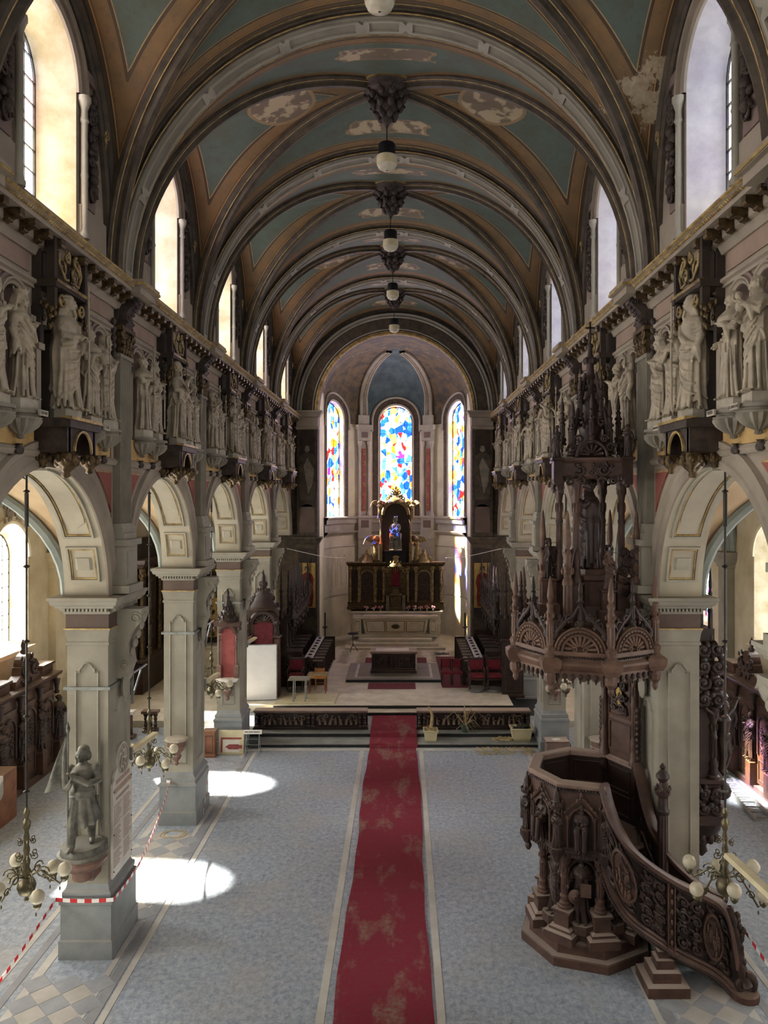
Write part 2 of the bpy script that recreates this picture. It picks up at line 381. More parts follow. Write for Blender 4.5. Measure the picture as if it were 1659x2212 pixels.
# gadrooned saint corbel (d outwards = local +X)
_m = MB(); _m.lathe([(.02, -.36), (.05, -.34), (.04, -.30), (.12, -.26), (.20, -.19), (.24, -.12), (.245, -.08)], 56, (.12, 0, 0), lobes=14, amp=.09)
_m.lathe([(.25, -.08), (.27, -.05), (.22, -.04), (.22, 0), (.27, .0), (.27, .05)], 12, (.12, 0, 0)); CORB = _m.mesh('corbel', 'corbel', 35)
_m = MB(); _m.lathe([(.03, -.1), (.06, -.05), (.03, 0), (.05, .03)], 8, (.06, 0, 0)); _m.ell((.06, .05, -.05), .04, .04, .05, 6, 4); _m.ell((.06, -.05, -.05), .04, .04, .05, 6, 4); ROSE = _m.mesh('rosette', 'darkcarve', True)
# corinthian-like capital for pilasters and columns: local, d = +X, width .5 along Y
def leafcap(w, h, dep, mt='giltdark'):
    mb = MB(); mb.box(0, dep*.75, -w*.42, w*.42, 0, h*.85); mb.box(0, dep*1.15, -w*.58, w*.58, h*.85, h)
    for r, (zz, nn, sc) in enumerate(((.2*h, 4, 1.), (.5*h, 3, 1.1))):
        for i in range(nn):
            y = (i-(nn-1)/2)*w*.9/nn
            mb.ell((dep*.85, y, zz), dep*.3, w*.1*sc, h*.17, 7, 5); mb.ell((dep*1.05, y, zz+h*.12), dep*.22, w*.09, h*.06, 7, 4)
    for q in (-1, 1):
        mb.tube([(dep*1.05, q*w*.42+a, h*.72+b) for a, b in spiral(0, 0, w*.15, w*.03, -pi/2, q*1.5, 14)], [w*.05-.001*k for k in range(15)], 5)
    return mb.mesh('capital', mt, 40)
PCAP = leafcap(.52, .48, .16)
# volute bracket under the cornice over each pilaster: prism of an S profile
def sbracket(h, dep, w):
    pr = [(0, 0), (dep, 0), (dep*1.02, -h*.1), (dep*.9, -h*.22), (dep*.62, -h*.34), (dep*.45, -h*.5), (dep*.5, -h*.68), (dep*.55, -h*.8), (dep*.42, -h*.93), (dep*.2, -h), (0, -h)]
    mb = MB(); mb.prism(pr, lambda a, b: (a, -w/2, b), lambda a, b: (a, w/2, b))
    for (cx, cz, r) in ((dep*.78, -h*.13, dep*.24), (dep*.34, -h*.82, dep*.2)):
        for q in (-1, 1): mb.tube([(cx+a, q*w*.52, cz+b) for a, b in spiral(0, 0, r, r*.15, 0, 1.8, 18)], [.018]*19, 5)
        mb.tube([(cx, -w*.53, cz), (cx, w*.53, cz)], r*.45, 10)
    for k in range(5): mb.ell((dep*(1.0-.12*k), 0, -h*(.12+.13*k)), .03, w*.3, h*.07, 8, 5)
    return mb
UBR = sbracket(.5, .34, .26).mesh('volute_bracket', 'darkcarve', 40)
PBR = sbracket(1.15, .42, .34); PBR.ell((.1, 0, -1.3), .07, .13, .22, 8, 6); PBR.ell((.12, 0, -1.1), .09, .15, .14, 8, 6)
PBR = PBR.mesh('scroll_bracket', 'stone', 40)
_m = MB(); _m.lathe([(.075, 0), (.08, .06), (.055, .1), (.05, .14), (.05, .82), (.06, .84), (.05, .88), (.048, 1.55), (.07, 1.58), (.055, 1.62), (.05, 1.72), (.085, 1.82), (.1, 1.84), (.1, 1.9)], 10); COLN = _m.mesh('colonnette', 'stone', 40)

def spandrel(c, q):                             # triangular field between arch ring and pilaster
    r = 2.52; v1 = 7.86; u0 = c+q*2.18
    a1 = math.asin((v1-5.8)/r); pts = [(u0, v1)]; a0 = math.acos(2.18/r)
    pts += [(c+q*r*cos(a1+(a0-a1)*i/9), 5.8+r*sin(a1+(a0-a1)*i/9)) for i in range(10)]
    return pts
def shrink(pts, k):
    n = len(pts); c = [sum(p[i] for p in pts)/n for i in (0, 1)]
    return [(c[0]+(p[0]-c[0])*k, c[1]+(p[1]-c[1])*k) for p in pts]
SAINT_U = (-1.65, -1.0, 1.0, 1.65)
def niche(mb, f, cu, hw, vs, vp, dep):          # concave niche with a quarter-dome head
    n = 8; cols = [(-cos(pi*i/n)*hw, -sin(pi*i/n)*dep) for i in range(n+1)]
    mb.grid([[f(cu+a, v, b) for a, b in cols] for v in (vs, vp)])
    rows = []
    for k in range(6):
        p = pi/2*k/5; rows.append([f(cu+a*cos(p), vp+hw*sin(p), b*cos(p)) for a, b in cols])
    mb.grid(rows)
def build_side(s, nm):
    f = fside(s); R = Matrix.Rotation(0 if s < 0 else pi, 4, 'Z')
    def place(name, me, par, u, v, d, sc=None): return inst(name, me, par, f(u, v, d), 0 if s < 0 else pi, sc)
    mb = MB()
    for b in BAYS:
        c = BY(b)
        arch_wall(mb, f, c-2.5, c+2.5, 5.8, 8.4, c, 2.0, 5.8, 5.8, n=32)
        arch_wall(mb, f, c-2.5, c+2.5, 5.8, 8.6, c, 2.0, 5.8, 5.8, -.68, n=32)
        if b < 0: mb.grid([[f(c-2.5, 8.4, 0), f(c+2.5, 8.4, 0)], [f(c-2.5, 10.9, 0), f(c+2.5, 10.9, 0)]])
        else:
            cuts = [-2.5, -1.33, -.62, .62, 1.33, 2.5]
            for i, (a, e) in enumerate(zip(cuts, cuts[1:])):
                if i == 2: arch_wall(mb, f, c+a, c+e, 8.4, 10.9, c, .36, 8.42, 9.62)
                else:
                    cu = c+SAINT_U[i if i < 2 else i-1]; arch_wall(mb, f, c+a, c+e, 8.4, 10.9, cu, .27, 8.45, 9.72, n=12)
        arch_wall(mb, f, c-2.5, c+2.5, 10.85, 16.0, c, .84, 11.2, 13.3, n=20)
        arch_wall(mb, f, c-2.5, c+2.5, 8.6, 16.6, c, .7, 11.25, 13.3, -.75, n=14)
    w = struct('wall_'+nm, mb.mesh('wall', 'wallstone'))
    for b in BAYS:
        c = BY(b)
        # arch soffit with framed panels
        sf = MB(); o = outline(c, 2.0, 5.8, 5.8, 32); reveal(sf, f, o, 0, o, -.68); sf.build('arch_soffit', 'soffit', w, True)
        ring = MB(); arch_mold(ring, f, c, 5.8, 2.0, [(0, 0), (0, .03), (.1, .05), (.13, .03), (.24, .03), (.28, .07), (.36, .07), (.38, 0)], n=36); ring.build('archivolt', 'wallstone', w, 30)
        if b < 0: continue
        g = lambda a, e, k: f(c+(2.0-k)*cos(a), 5.8+(2.0-k)*sin(a), -.68*e)     # soffit coordinates
        for mir in (0, 1):
            A = (lambda a: pi-a) if mir else (lambda a: a)
            for (a0, a1, rnd) in ((.12, .42, 0), (.50, 1.50, 1)):
                for (ins, wd, hh, mt) in ((0, .035, .035, 'soffit_panel'), (.045, .02, .02, 'giltline')):
                    k = MB(); N = 14; b0 = .14+ins/.68; b1 = .86-ins/.68; x0 = a0+ins/2; x1 = a1-ins/2
                    pts = [(x0+(x1-x0)*i/N, b0) for i in range(N+1)] + [(x1, b0+(b1-b0)*i/4) for i in range(1, 5)] + [(x1-(x1-x0)*i/N, b1) for i in range(1, N+1)] + [(x0, b1-(b1-b0)*i/4) for i in range(1, 4)]
                    rows = []
                    cx = (x0+x1)/2
                    for (a, e) in pts+pts[:1]:
                        a2 = min(max(a, x0+wd/2), x1-wd/2); e2 = min(max(e, b0+wd/.68), b1-wd/.68)
                        rows.append([g(A(a), e, 0), g(A(a), e, hh), g(A(a2), e2, hh), g(A(a2), e2, 0)])
                    k.grid(rows); k.build('soffit_frame', mt, w)
                if rnd:
                    k = MB(); N = 16; rows = []
                    for i in range(N+1):
                        t = i/N; a = a0+.09+(a1-a0-.16)*t; hw = .24*sqrt(max(0, 1-max(0, (.12-t)/.12)**2))
                        rows.append([g(A(a), .5-hw, .0), g(A(a), .5-hw, .012), g(A(a), .5+hw, .012), g(A(a), .5+hw, 0)])
                    k.grid(rows); k.build('soffit_inlay', 'soffit', w)
                else:
                    k = MB(); rows = []
                    for a in (a0+.1, a1-.1): rows.append([g(A(a), .3, 0), g(A(a), .36, .02), g(A(a), .64, .02), g(A(a), .7, 0)])
                    k.grid(rows); k.build('soffit_inlay', 'soffit_panel', w)
        for q in (-1, 1):
            p = spandrel(c, q)
            k = MB(); flat_poly(k, f, p, 0, .012); k.build('spandrel_frame', 'wallpink', w)
            k = MB(); flat_poly(k, f, shrink(p, .86), 0, .02); k.build('spandrel_line', 'giltline', w)
            k = MB(); flat_poly(k, f, shrink(p, .80), 0, .028); k.build('spandrel_panel', 'redpanel', w)
        # band below the statues, mouldings, frieze
        k = MB()
        run_mold(k, f, c-2.24, c-.44, [(7.92, 0), (7.92, .05), (7.98, .09), (8.03, .05), (8.03, 0)]); run_mold(k, f, c+.44, c+2.24, [(7.92, 0), (7.92, .05), (7.98, .09), (8.03, .05), (8.03, 0)]); k.build('string_moulding', 'wallstone', w)
        k = MB()
        for q in (-1, 1): fbox(k, f, min(c+q*.5, c+q*2.15), max(c+q*.5, c+q*2.15), 8.04, 8.40, 0, .03)
        k.build('corbel_band', 'ochre_wall', w)
        k = MB()
        for q in (-1, 1): run_mold(k, f, min(c+q*.5, c+q*2.24), max(c+q*.5, c+q*2.24), [(10.08, 0), (10.08, .04), (10.12, .04), (10.14, .08), (10.18, .08), (10.19, .03), (10.19, 0)])
        k.build('frieze_moulding', 'wallstone', w)
        k = MB()
        for q in (-1, 1): fbox(k, f, min(c+q*.6, c+q*2.1), max(c+q*.6, c+q*2.1), 10.26, 10.52, 0, .02)
        k.build('frieze_panel', 'wallpink', w)
        k = MB(); fbox(k, f, c-2.24, c-.62, 9.4, 10.08, 0, .008); 
        # saint niches
        for du in SAINT_U:
            k = MB(); niche(k, f, c+du, .27, 8.45, 9.72, .26); k.build('niche', 'mauve', w, True)
            k = MB(); arch_mold(k, f, c+du, 9.72, .27, [(0, 0), (0, .03), (.035, .05), (.05, .03), (.06, .06), (.085, .06), (.09, 0)], vs=8.45, n=14); k.build('niche_moulding', 'wallstone', w, 30)
            k = MB(); arch_mold(k, f, c+du, 9.72, .365, [(0, 0), (0, .03), (.05, .03), (.055, 0)], n=14); k.build('niche_hood', 'mauve', w, 30)
            place('corbel', CORB, w, c+du, 8.41, 0, (.92, .88, .85)); place('rosette', ROSE, w, c+du, 8.02, .03)
        for q in (-.66, -.6, .6, .66, -1.33, 1.33):
            k = MB(); fbox(k, f, c+q-.022, c+q+.022, 8.42, 9.62, 0, .06); fbox(k, f, c+q-.035, c+q+.035, 9.62, 9.7, 0, .09); k.build('niche_pilaster', 'wallstone', w)
        # apostle aedicule: console, niche, canopy
        k = MB(); niche(k, f, c, .36, 8.42, 9.62, .32); k.build('apostle_niche', 'browndark', w, True)
        for q in range(-3, 4):
            a = pi/2+q*.42; k = MB(); k.tube([f(c+.08*cos(a), 9.66+.08*sin(a), -.2), f(c+.22*cos(a), 9.66+.22*sin(a), -.19), f(c+.33*cos(a), 9.66+.33*sin(a), -.04)], [.02, .04, .055], 6); k.build('shell_flute', 'corbel', w, True)
        k = MB(); arch_mold(k, f, c, 9.62, .36, [(0, 0), (0, .1), (.03, .14), (.08, .14), (.1, .1), (.1, 0)], n=18); k.build('canopy_arch', 'wallstone', w, 30)
        k = MB(); fbox(k, f, c-.5, c+.5, 8.3, 8.42, 0, .5); fbox(k, f, c-.46, c-.36, 7.98, 8.3, 0, .44); fbox(k, f, c+.36, c+.46, 7.98, 8.3, 0, .44)
        g2 = lambda u, v, d: f(c+u, v, d); arch_wall(k, lambda u, v, d: f(u, v, .44), c-.42, c+.42, 7.98, 8.32, c, .26, 7.98, 8.0, n=10); k.build('console', 'darkcarve', w)
        k = MB(); fbox(k, f, c-.36, c+.36, 7.98, 8.3, 0, .05); k.build('console_back', 'redpanel', w)
        k = MB(); run_mold(k, f, c-.52, c+.52, [(8.40, .5), (8.40, .53), (8.44, .53), (8.44, .3)]); arch_mold(k, lambda u, v, d: f(u, v, .44+d), c, 8.0, .26, [(0, 0), (0, .03), (.03, .03), (.03, 0)], n=12); k.build('console_gilding', 'giltline', w)
        for (du, dd, sz) in ((-.38, .38, 1), (.38, .38, 1), (0, .22, 1.25), (-.36, .08, .8), (.36, .08, .8)):
            k = MB(); k.lathe([(.02, -.26), (.05, -.24), (.04, -.2), (.09, -.15), (.12, -.08), (.10, -.02), (.13, 0)], 10, lobes=5, amp=.12)
            for a in range(6): k.ell((.11*cos(a*1.05), .11*sin(a*1.05), -.08), .045, .045, .06, 6, 4)
            o = k.build('console_pendant', 'giltdark', w, True, loc=f(c+du, 7.98, dd), scale=sz)
        k = MB()
        for q in (-1, 1):
            u = c+q*.47; fbox(k, f, u-.06, u+.06, 8.44, 9.3, 0, .08); fbox(k, f, u-.08, u+.08, 9.3, 9.38, 0, .12)
        k.build('aedicule_pilaster', 'wallstone', w)
        k = MB()
        for q in (-1, 1):
            u = c+q*.47; fbox(k, f, u-.04, u+.04, 9.85, 10.75, .2, .3); fbox(k, f, u-.03, u+.03, 9.85, 10.75, 0, .1); fbox(k, f, u-.06, u+.06, 10.1, 10.2, 0, .33); fbox(k, f, u-.05, u+.05, 9.38, 9.85, 0, .12)
        fbox(k, f, c-.5, c+.5, 10.12, 10.19, 0, .32); fbox(k, f, c-.4, c+.4, 10.2, 10.7, 0, .1); k.build('canopy', 'browndark', w)
        k = MB(); run_mold(k, f, c-.52, c+.52, [(10.17, .28), (10.17, .34), (10.21, .34), (10.21, .28)])
        for q in (-1, 1):
            for (a0, r0, cu, cv, dd) in ((0, .14, .2, 10.42, .26), (pi, .1, .3, 9.98, .3), (pi/2, .08, .14, 10.58, .3), (0, .07, .42, 9.78, .22)):
                k.tube([f(c+q*(cu)+q*a, cv+e, dd) for a, e in spiral(0, 0, r0, .015, a0, 1.5, 20)], [.026-.0009*i for i in range(21)], 5)
            k.tube([f(c+q*.06, 10.3, .28), f(c+q*.2, 10.27, .3), f(c+q*.34, 10.45, .28), f(c+q*.3, 10.62, .26)], .022, 5)
        k.build('canopy_scroll', 'gold', w, True)
        for q in (-1, 1):
            k = MB()
            for j in range(22):
                rr = random.Random(j+b*7); k.ell(f(c+q*(.47+rr.uniform(-.07, .07)), 9.78+rr.uniform(-.2, .14), .2+rr.uniform(-.08, .1)), .028, .028, .045, 6, 4)
            k.build('canopy_foliage', 'giltdark', w, True)
    # pilasters over the pillars
    for kk in range(0, 5):
        c = PY(kk)
        k = MB(); fbox(k, f, c-.34, c+.34, 5.82, 5.95, 0, .3); fbox(k, f, c-.28, c+.28, 5.95, 6.6, 0, .22); fbox(k, f, c-.33, c+.33, 6.6, 6.7, 0, .28)
        fbox(k, f, c-.3, c+.3, 6.7, 6.8, 0, .2); fbox(k, f, c-.2, c+.2, 6.05, 6.5, .2, .235); run_mold(k, f, c-.3, c+.3, [(6.8, 0), (6.8, .17), (6.88, .19), (6.96, .15), (6.96, 0)])
        k.build('pilaster_pedestal', 'stone', w)
        k = MB(); n = 7; pr = []
        for i in range(n):
            u = c-.23+.46*i/n; pr += [(u, .13), (u+.012, .13), (u+.02, .1), (u+.046, .1), (u+.054, .13)]
        pr = [(c-.25, 0), (c-.25, .13)] + pr + [(c+.25, .13), (c+.25, 0)]
        k.grid([[f(u, 6.96, d) for u, d in pr], [f(u, 9.72, d) for u, d in pr]]); fbox(k, f, c-.3, c+.3, 9.7, 9.76, 0, .15); k.build('fluted_pilaster', 'greypanel', w)
        place('pilaster_capital', PCAP, w, c, 9.74, 0)
        k = MB(); fbox(k, f, c-.2, c+.2, 10.22, 10.72, 0, .06); k.build('pilaster_block', 'browndark', w)
        place('volute_bracket', UBR, w, c, 10.7, .03)
        k = MB()
        for q in (-1, 1): fbox(k, f, c+q*.4-.05, c+q*.4+.05, 8.0, 9.7, 0, .05)
        k.build('pilaster_margin', 'wallstone', w)
        for q in (-1, 1):
            k = MB()
            for j in range(6): k.ell(f(c+q*.4, 9.6+j*.13, .07), .05, .045, .07, 6, 4)
            k.build('leaf_drop', 'darkcarve', w, True)
    # cornice
    prof = [(10.5, 0), (10.5, .05), (10.56, .08), (10.6, .1), (10.62, .16), (10.74, .16), (10.75, .36), (10.82, .37), (10.84, .42), (10.9, .44), (10.91, .3), (10.95, .0)]
    k = MB(); run_mold(k, f, -2.2, 32.8, prof); k.build('cornice', 'wallstone', w, 25)
    k = MB(); run_mold(k, f, -2.2, 32.8, [(10.845, .425), (10.86, .455), (10.885, .455), (10.9, .435)])
    n = 460
    for i in range(n):
        u = 7.4+(32.8-7.4)*i/n
        k.add([f(u, 10.80, .375), f(u+.04, 10.80, .375), f(u+.02, 10.845, .41), f(u+.02, 10.81, .41)], [(0, 1, 3), (1, 2, 3), (2, 0, 3)])
    k.build('gilt_bead_course', 'giltline', w)
    for c in [PY(i) for i in range(5)]:
        k = MB(); fbox(k, f, c-.38, c+.38, 10.72, 10.84, .1, .5); fbox(k, f, c-.42, c+.42, 10.84, 10.94, 0, .56); k.build('cornice_break', 'wallstone', w)
        k = MB(); fbox(k, f, c-.425, c+.425, 10.85, 10.89, .3, .575); k.build('gilt_edge', 'giltline', w)
    for b in range(0, 5):
        for i in range(13):
            u = BY(b)-2.16+i*.36
            if abs(u-BY(b)) < .2: continue
            place('modillion', MOD, w, u, 10.74, .15)
    # clerestory: reveals, mouldings, colonnettes, carved drops
    for b in BAYS:
        c = BY(b)
        k = MB(); reveal(k, f, outline(c, .84, 11.2, 13.3), 0, outline(c, .66, 11.35, 13.3), -.55)
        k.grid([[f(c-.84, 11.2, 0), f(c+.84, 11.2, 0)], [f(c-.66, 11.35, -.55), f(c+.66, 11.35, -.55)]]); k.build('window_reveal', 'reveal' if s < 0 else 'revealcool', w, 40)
        if b < 0: continue
        k = MB(); arch_mold(k, f, c, 13.3, .84, [(0, 0), (0, .04), (.05, .07), (.07, .04), (.15, .04), (.17, .1), (.25, .1), (.26, 0)], n=22); k.build('window_archivolt', 'wallstone', w, 30)
        k = MB(); fbox(k, f, c-.9, c+.9, 10.95, 11.2, 0, .1); fbox(k, f, c-1.85, c-.9, 10.95, 11.7, 0, .05); fbox(k, f, c+.9, c+1.85, 10.95, 11.7, 0, .05); k.build('window_apron', 'wallstone', w)
        for q in (-1, 1):
            o = place('colonnette', COLN, w, c+q*.96, 11.2, .07); o.scale = (1, 1, 1.1)
            k = MB(); fbox(k, f, c+q*1.27-.2, c+q*1.27+.2, 11.75, 13.6, 0, .025); fbox(k, f, c+q*1.27-.24, c+q*1.27+.24, 13.6, 13.75, 0, .08); k.build('carved_panel', 'mauve', w)
            o = inst('carved_trophy', TROPHY[(b+(q > 0)) % 3], w, f(c+q*1.27, 11.85, .02), pi/2 if s < 0 else -pi/2)
    # wall shafts under the transverse arches
    return w
WALL = {s: build_side(s, nm) for s, nm in SIDES}

# windows: frame + panes; panes are pieces of their own
WIN = [0]
def window(f, c, hw, vs, vp, d, gm, nu, nv, pm=True, arch=True):
    WIN[0] += 1; r = struct('window_%d' % WIN[0])
    fr = MB(); t = .009
    top = vp+hw
    us = [c-hw+2*hw*i/nu for i in range(nu+1)]; vs_ = [vs+(top-vs)*j/nv for j in range(nv+1)]
    def vtop(u): return vp+sqrt(max(0, hw*hw-(u-c)**2))
    for u in us[1:-1]: fbox(fr, f, u-t, u+t, vs, vtop(u), d-.01, d+.025)
    for v in vs_[1:-1]:
        h = hw if v <= vp else sqrt(max(0, hw*hw-(v-vp)**2)); fbox(fr, f, c-h, c+h, v-t, v+t, d-.012, d+.03)
    arch_mold(fr, f, c, vp, hw, [(0, d-.02), (-.04, d-.02), (-.04, d+.03), (0, d+.03)], vs=vs, n=16)
    fr.build('window_frame', 'iron', r)
    for i in range(nu):
        for j in range(nv):
            a, e = us[i], us[i+1]; lo, hi = vs_[j], vs_[j+1]
            N = 4; tp = [(a+(e-a)*k/N, min(hi, vtop(a+(e-a)*k/N))) for k in range(N+1)]
            if max(v for _, v in tp) <= lo+.01: continue
            m = MB(); m.grid([[f(u, lo, d) for u, v in tp], [f(u, max(v, lo), d) for u, v in tp]])
            if hi <= min(vtop(a), vtop(e)): m = MB(); m.add([f(a, lo, d), f(e, lo, d), f(e, hi, d), f(a, hi, d)], [(0, 1, 2, 3)])
            m.build('pane', gm, r)
    return r
for s, nm in SIDES:
    f = fside(s); fa = fside(s, WA)
    for b in BAYS:
        vis = b >= 0
        window(f, BY(b), .64, 11.36, 13.3, -.52, 'glass_cler_l' if s < 0 else 'glass_cler_r', 4 if vis else 1, 8 if vis else 1)
        if s < 0 and b >= 4: continue
        window(fa, BY(b), .70, 3.45, 5.75, -.42, ('glass_clear' if s < 0 else 'glass_clear_r') if not (s > 0 and b == 3) else 'glass_apse', 4 if vis else 1, 8 if vis else 1)

# aisles: outer wall, end wall, vault
def curve(pts): return np.array(pts)
def mindist(P, Q):
    out = np.full(len(P), 1e9)
    for q in Q: out = np.minimum(out, np.sqrt(((P-q)**2).sum(1)))
    return out
def vault_bay(cx, cy, hx, hy, z0, zc, zt, zw, par, paint=None, n=26, rib=None, ribm='brownrib', pw=.85, medal=False):
    PH = [pi/2*i/n for i in range(n+1)]
    diag = lambda a, e: [(cx+a*hx*cos(p), cy+e*hy*cos(p), z0+(zc-z0)*sin(p)) for p in PH]
    wall = lambda a, e: [(cx+a*hx, cy+e*hy*cos(p), z0+(zw-z0)*sin(p)**pw) for p in PH]
    tran = lambda a, e: [(cx+a*hx*cos(p), cy+e*hy, z0+(zt-z0)*sin(p)) for p in PH]
    cells = []
    for kind, fn, key in (('w', wall, ((-1, 1), (-1, -1))), ('w', wall, ((1, 1), (1, -1))), ('t', tran, ((1, 1), (-1, 1))), ('t', tran, ((1, -1), (-1, -1)))):
        mb = MB(); edges = []
        for (a, e) in key:
            A = np.array(fn(a, e)); D = np.array(diag(a, e)); edges += [A, D]
            rows = [[tuple(A[i]+(D[i]-A[i])*j/n) for j in range(n+1)] for i in range(n+1)]; mb.grid(rows)
        me = mb.mesh('vault_cell', paint, True)
        if paint == 'vaultpaint':
            P = np.array(mb.v); dn = lambda C: np.stack([np.interp(np.linspace(0, n, n*5+1), np.arange(n+1), C[:, q]) for q in range(3)], 1)
            bd = mindist(P, np.concatenate([dn(C) for C in edges]))
            if kind == 't': bd = bd*1.7
            a, e = key[0]
            if kind == 'w':
                # roundel near each springing, medallion near the crown
                q = np.array([[cx+a*hx*.985, cy+k*hy*.70, z0+(zw-z0)*.50] for k in (-1, 1)]); cd = mindist(P, q)
                mc = np.array([cx+a*hx*.48, cy, 0]); md = np.sqrt(((P[:, 0]-mc[0])/.62)**2+((P[:, 1]-cy)/.62)**2) if medal else np.full(len(P), 9.)
            else:
                cd = np.full(len(P), 9.); yc = cy+e*hy*.66
                md = np.maximum(np.abs(P[:, 0]-cx)/.75, np.abs(P[:, 1]-yc)/.2)+.25*np.sin(P[:, 0]*14)*np.cos(P[:, 1]*18)
                md = np.where(md < 1.2, md*.9, md)
            for nme, val in (('bd', bd), ('cd', cd), ('md', md)):
                at = me.attributes.new(nme, 'FLOAT', 'POINT'); at.data.foreach_set('value', val.astype(np.float32))
        inst('vault_cell', me, par); cells.append(me)
    if rib:
        for a in (-1, 1):
            for e in (-1, 1):
                D = diag(a, e); k = MB(); rows = []
                nrm = Vector((e*hy, -a*hx, 0)).normalized()
                for i, p in enumerate(D):
                    ph = PH[i]; dn = Vector((a*hx*cos(ph)/hx, e*hy*cos(ph)/hx, sin(ph)*.8)).normalized()
                    p = Vector(p); rw = []
                    for w_, h_ in rib[0]: rw.append(tuple(p+nrm*w_-dn*h_))
                    rows.append(rw)
                k.grid(rows); k.build('diagonal_rib', ribm, par, 35)
                if rib[1]:
                    k = MB()
                    for (w_, h_, r_) in rib[1]:
                        k.tube([tuple(Vector(p)+nrm*w_-Vector((a*cos(PH[i]), e*hy/hx*cos(PH[i]), sin(PH[i])*.8)).normalized()*h_) for i, p in enumerate(D)], r_, 5)
                    k.build('gilt_line', 'giltline', par, True)
    return cells
def make_vault_mat():
    m, nt, b, L = newmat('vaultpaint'); pos = wpos(nt)
    at = lambda n: nd(nt, 'ShaderNodeAttribute', attribute_name=n).outputs['Fac']
    n1 = noise(nt, 2.2, 5, .6, pos); n2 = noise(nt, 9, 4, .7, pos)
    mr = nd(nt, 'ShaderNodeMath', operation='MULTIPLY'); L(at('bd'), mr.inputs[0]); mr.inputs[1].default_value = .5
    A, B_, C_ = (128, 100, 66), (74, 58, 44), (86, 99, 89)
    stops = [(0, (84, 68, 50)), (.06, (70, 54, 40)), (.075, (190, 150, 90)), (.085, (112, 80, 50)), (.10, A), (.20, A), (.205, B_), (.228, B_), (.229, (176, 146, 100)), (.236, C_)]
    c1 = ramp(nt, mr.outputs[0], [(p, lin(c)) for p, c in stops], 'CONSTANT')
    c = mixc(nt, ramp(nt, n1, [(.35, (0, 0, 0, 1)), (.7, (.55, .55, .55, 1))]), c1, lin((84, 78, 62)))
    c = mixc(nt, ramp(nt, n2, [(.55, (0, 0, 0, 1)), (.7, (.3, .3, .3, 1))]), c, lin((66, 60, 48)))
    cd = ramp(nt, at('cd'), [(0, (1, 1, 1, 1)), (.38, (0, 0, 0, 1))], 'CONSTANT'); cr = ramp(nt, at('cd'), [(0, (0, 0, 0, 1)), (.34, (1, 1, 1, 1)), (.37, (0, 0, 0, 1))], 'CONSTANT')
    c = mixc(nt, cd, c, lin((44, 48, 44))); c = mixc(nt, cr, c, lin((150, 116, 74)))
    ms = nd(nt, 'ShaderNodeMath', operation='MULTIPLY'); L(at('md'), ms.inputs[0]); ms.inputs[1].default_value = .5
    fig = ramp(nt, noise(nt, 3.2, 3, .5, pos), [(.5, lin((112, 98, 82))), (.56, lin((168, 152, 124)))], 'LINEAR')
    md = ramp(nt, ms.outputs[0], [(0, (1, 1, 1, 1)), (.55, (0, 0, 0, 1))], 'CONSTANT'); mrg = ramp(nt, ms.outputs[0], [(0, (0, 0, 0, 1)), (.49, (1, 1, 1, 1)), (.55, (0, 0, 0, 1))], 'CONSTANT')
    c = mixc(nt, md, c, fig); c = mixc(nt, mrg, c, lin((140, 118, 88)))
    for (P_, r_) in (((4.15, 11.9, 13.7), 1.15), ((3.1, 30.9, 13.6), 1.7)):   # fallen plaster
        vd = nd(nt, 'ShaderNodeVectorMath', operation='DISTANCE'); L(pos, vd.inputs[0]); vd.inputs[1].default_value = P_
        dm = nd(nt, 'ShaderNodeMapRange'); L(vd.outputs['Value'], dm.inputs[0]); dm.inputs[1].default_value = 0; dm.inputs[2].default_value = r_; dm.inputs[3].default_value = .30; dm.inputs[4].default_value = -.12
        sm = nd(nt, 'ShaderNodeMath', operation='ADD'); L(dm.outputs[0], sm.inputs[0]); L(noise(nt, 3.6, 6, .68, pos), sm.inputs[1])
        c = mixc(nt, ramp(nt, sm.outputs[0], [(.66, (0, 0, 0, 1)), (.69, (1, 1, 1, 1))]), c, mixc(nt, n2, lin((206, 190, 160)), lin((110, 88, 64))))
    L(c, b.inputs['Base Color']); b.inputs['Roughness'].default_value = .7; b.inputs['Specular IOR Level'].default_value = .3
    M['vaultpaint'] = m
make_vault_mat()
CEIL = struct('ceiling')
RIB = ([(-.17, -.04), (-.17, .05), (-.12, .09), (-.10, .06), (-.06, .10), (-.05, .17), (.05, .17), (.06, .10), (.10, .06), (.12, .09), (.17, .05), (.17, -.04)], [(-.125, .085, .010), (.125, .085, .010)])
for b in BAYS:
    vault_bay(0, BY(b), 4.38, 2.06, 11.0, 15.66, 15.4, 14.72, CEIL, 'vaultpaint', 30, RIB, 'brownrib', .8, b % 2 == 1)
    for s in (-1, 1):
        # wall rib around the lunette
        k = MB(); PH = [pi/2*i/24 for i in range(25)]
        full = [(e*cos(p), sin(p)) for e, rng in ((-1, PH), (1, PH[::-1])) for p in rng]
        rows = []
        for (q, z) in full:
            u = BY(b)+2.06*q; v = 11.0+3.72*(abs(z)**.8)
            cu, cv = BY(b), 12.6; l = sqrt((u-cu)**2+(v-cv)**2); du, dv = (cu-u)/l, (cv-v)/l
            rows.append([(s*(4.38-d), u+du*w_, v+dv*w_) for w_, d in ((0, -.1), (0, .06), (.06, .1), (.1, .04), (.16, .04), (.2, .0), (.2, -.1))])
        k.grid(rows); k.build('wall_rib', 'brownrib', CEIL, 35)
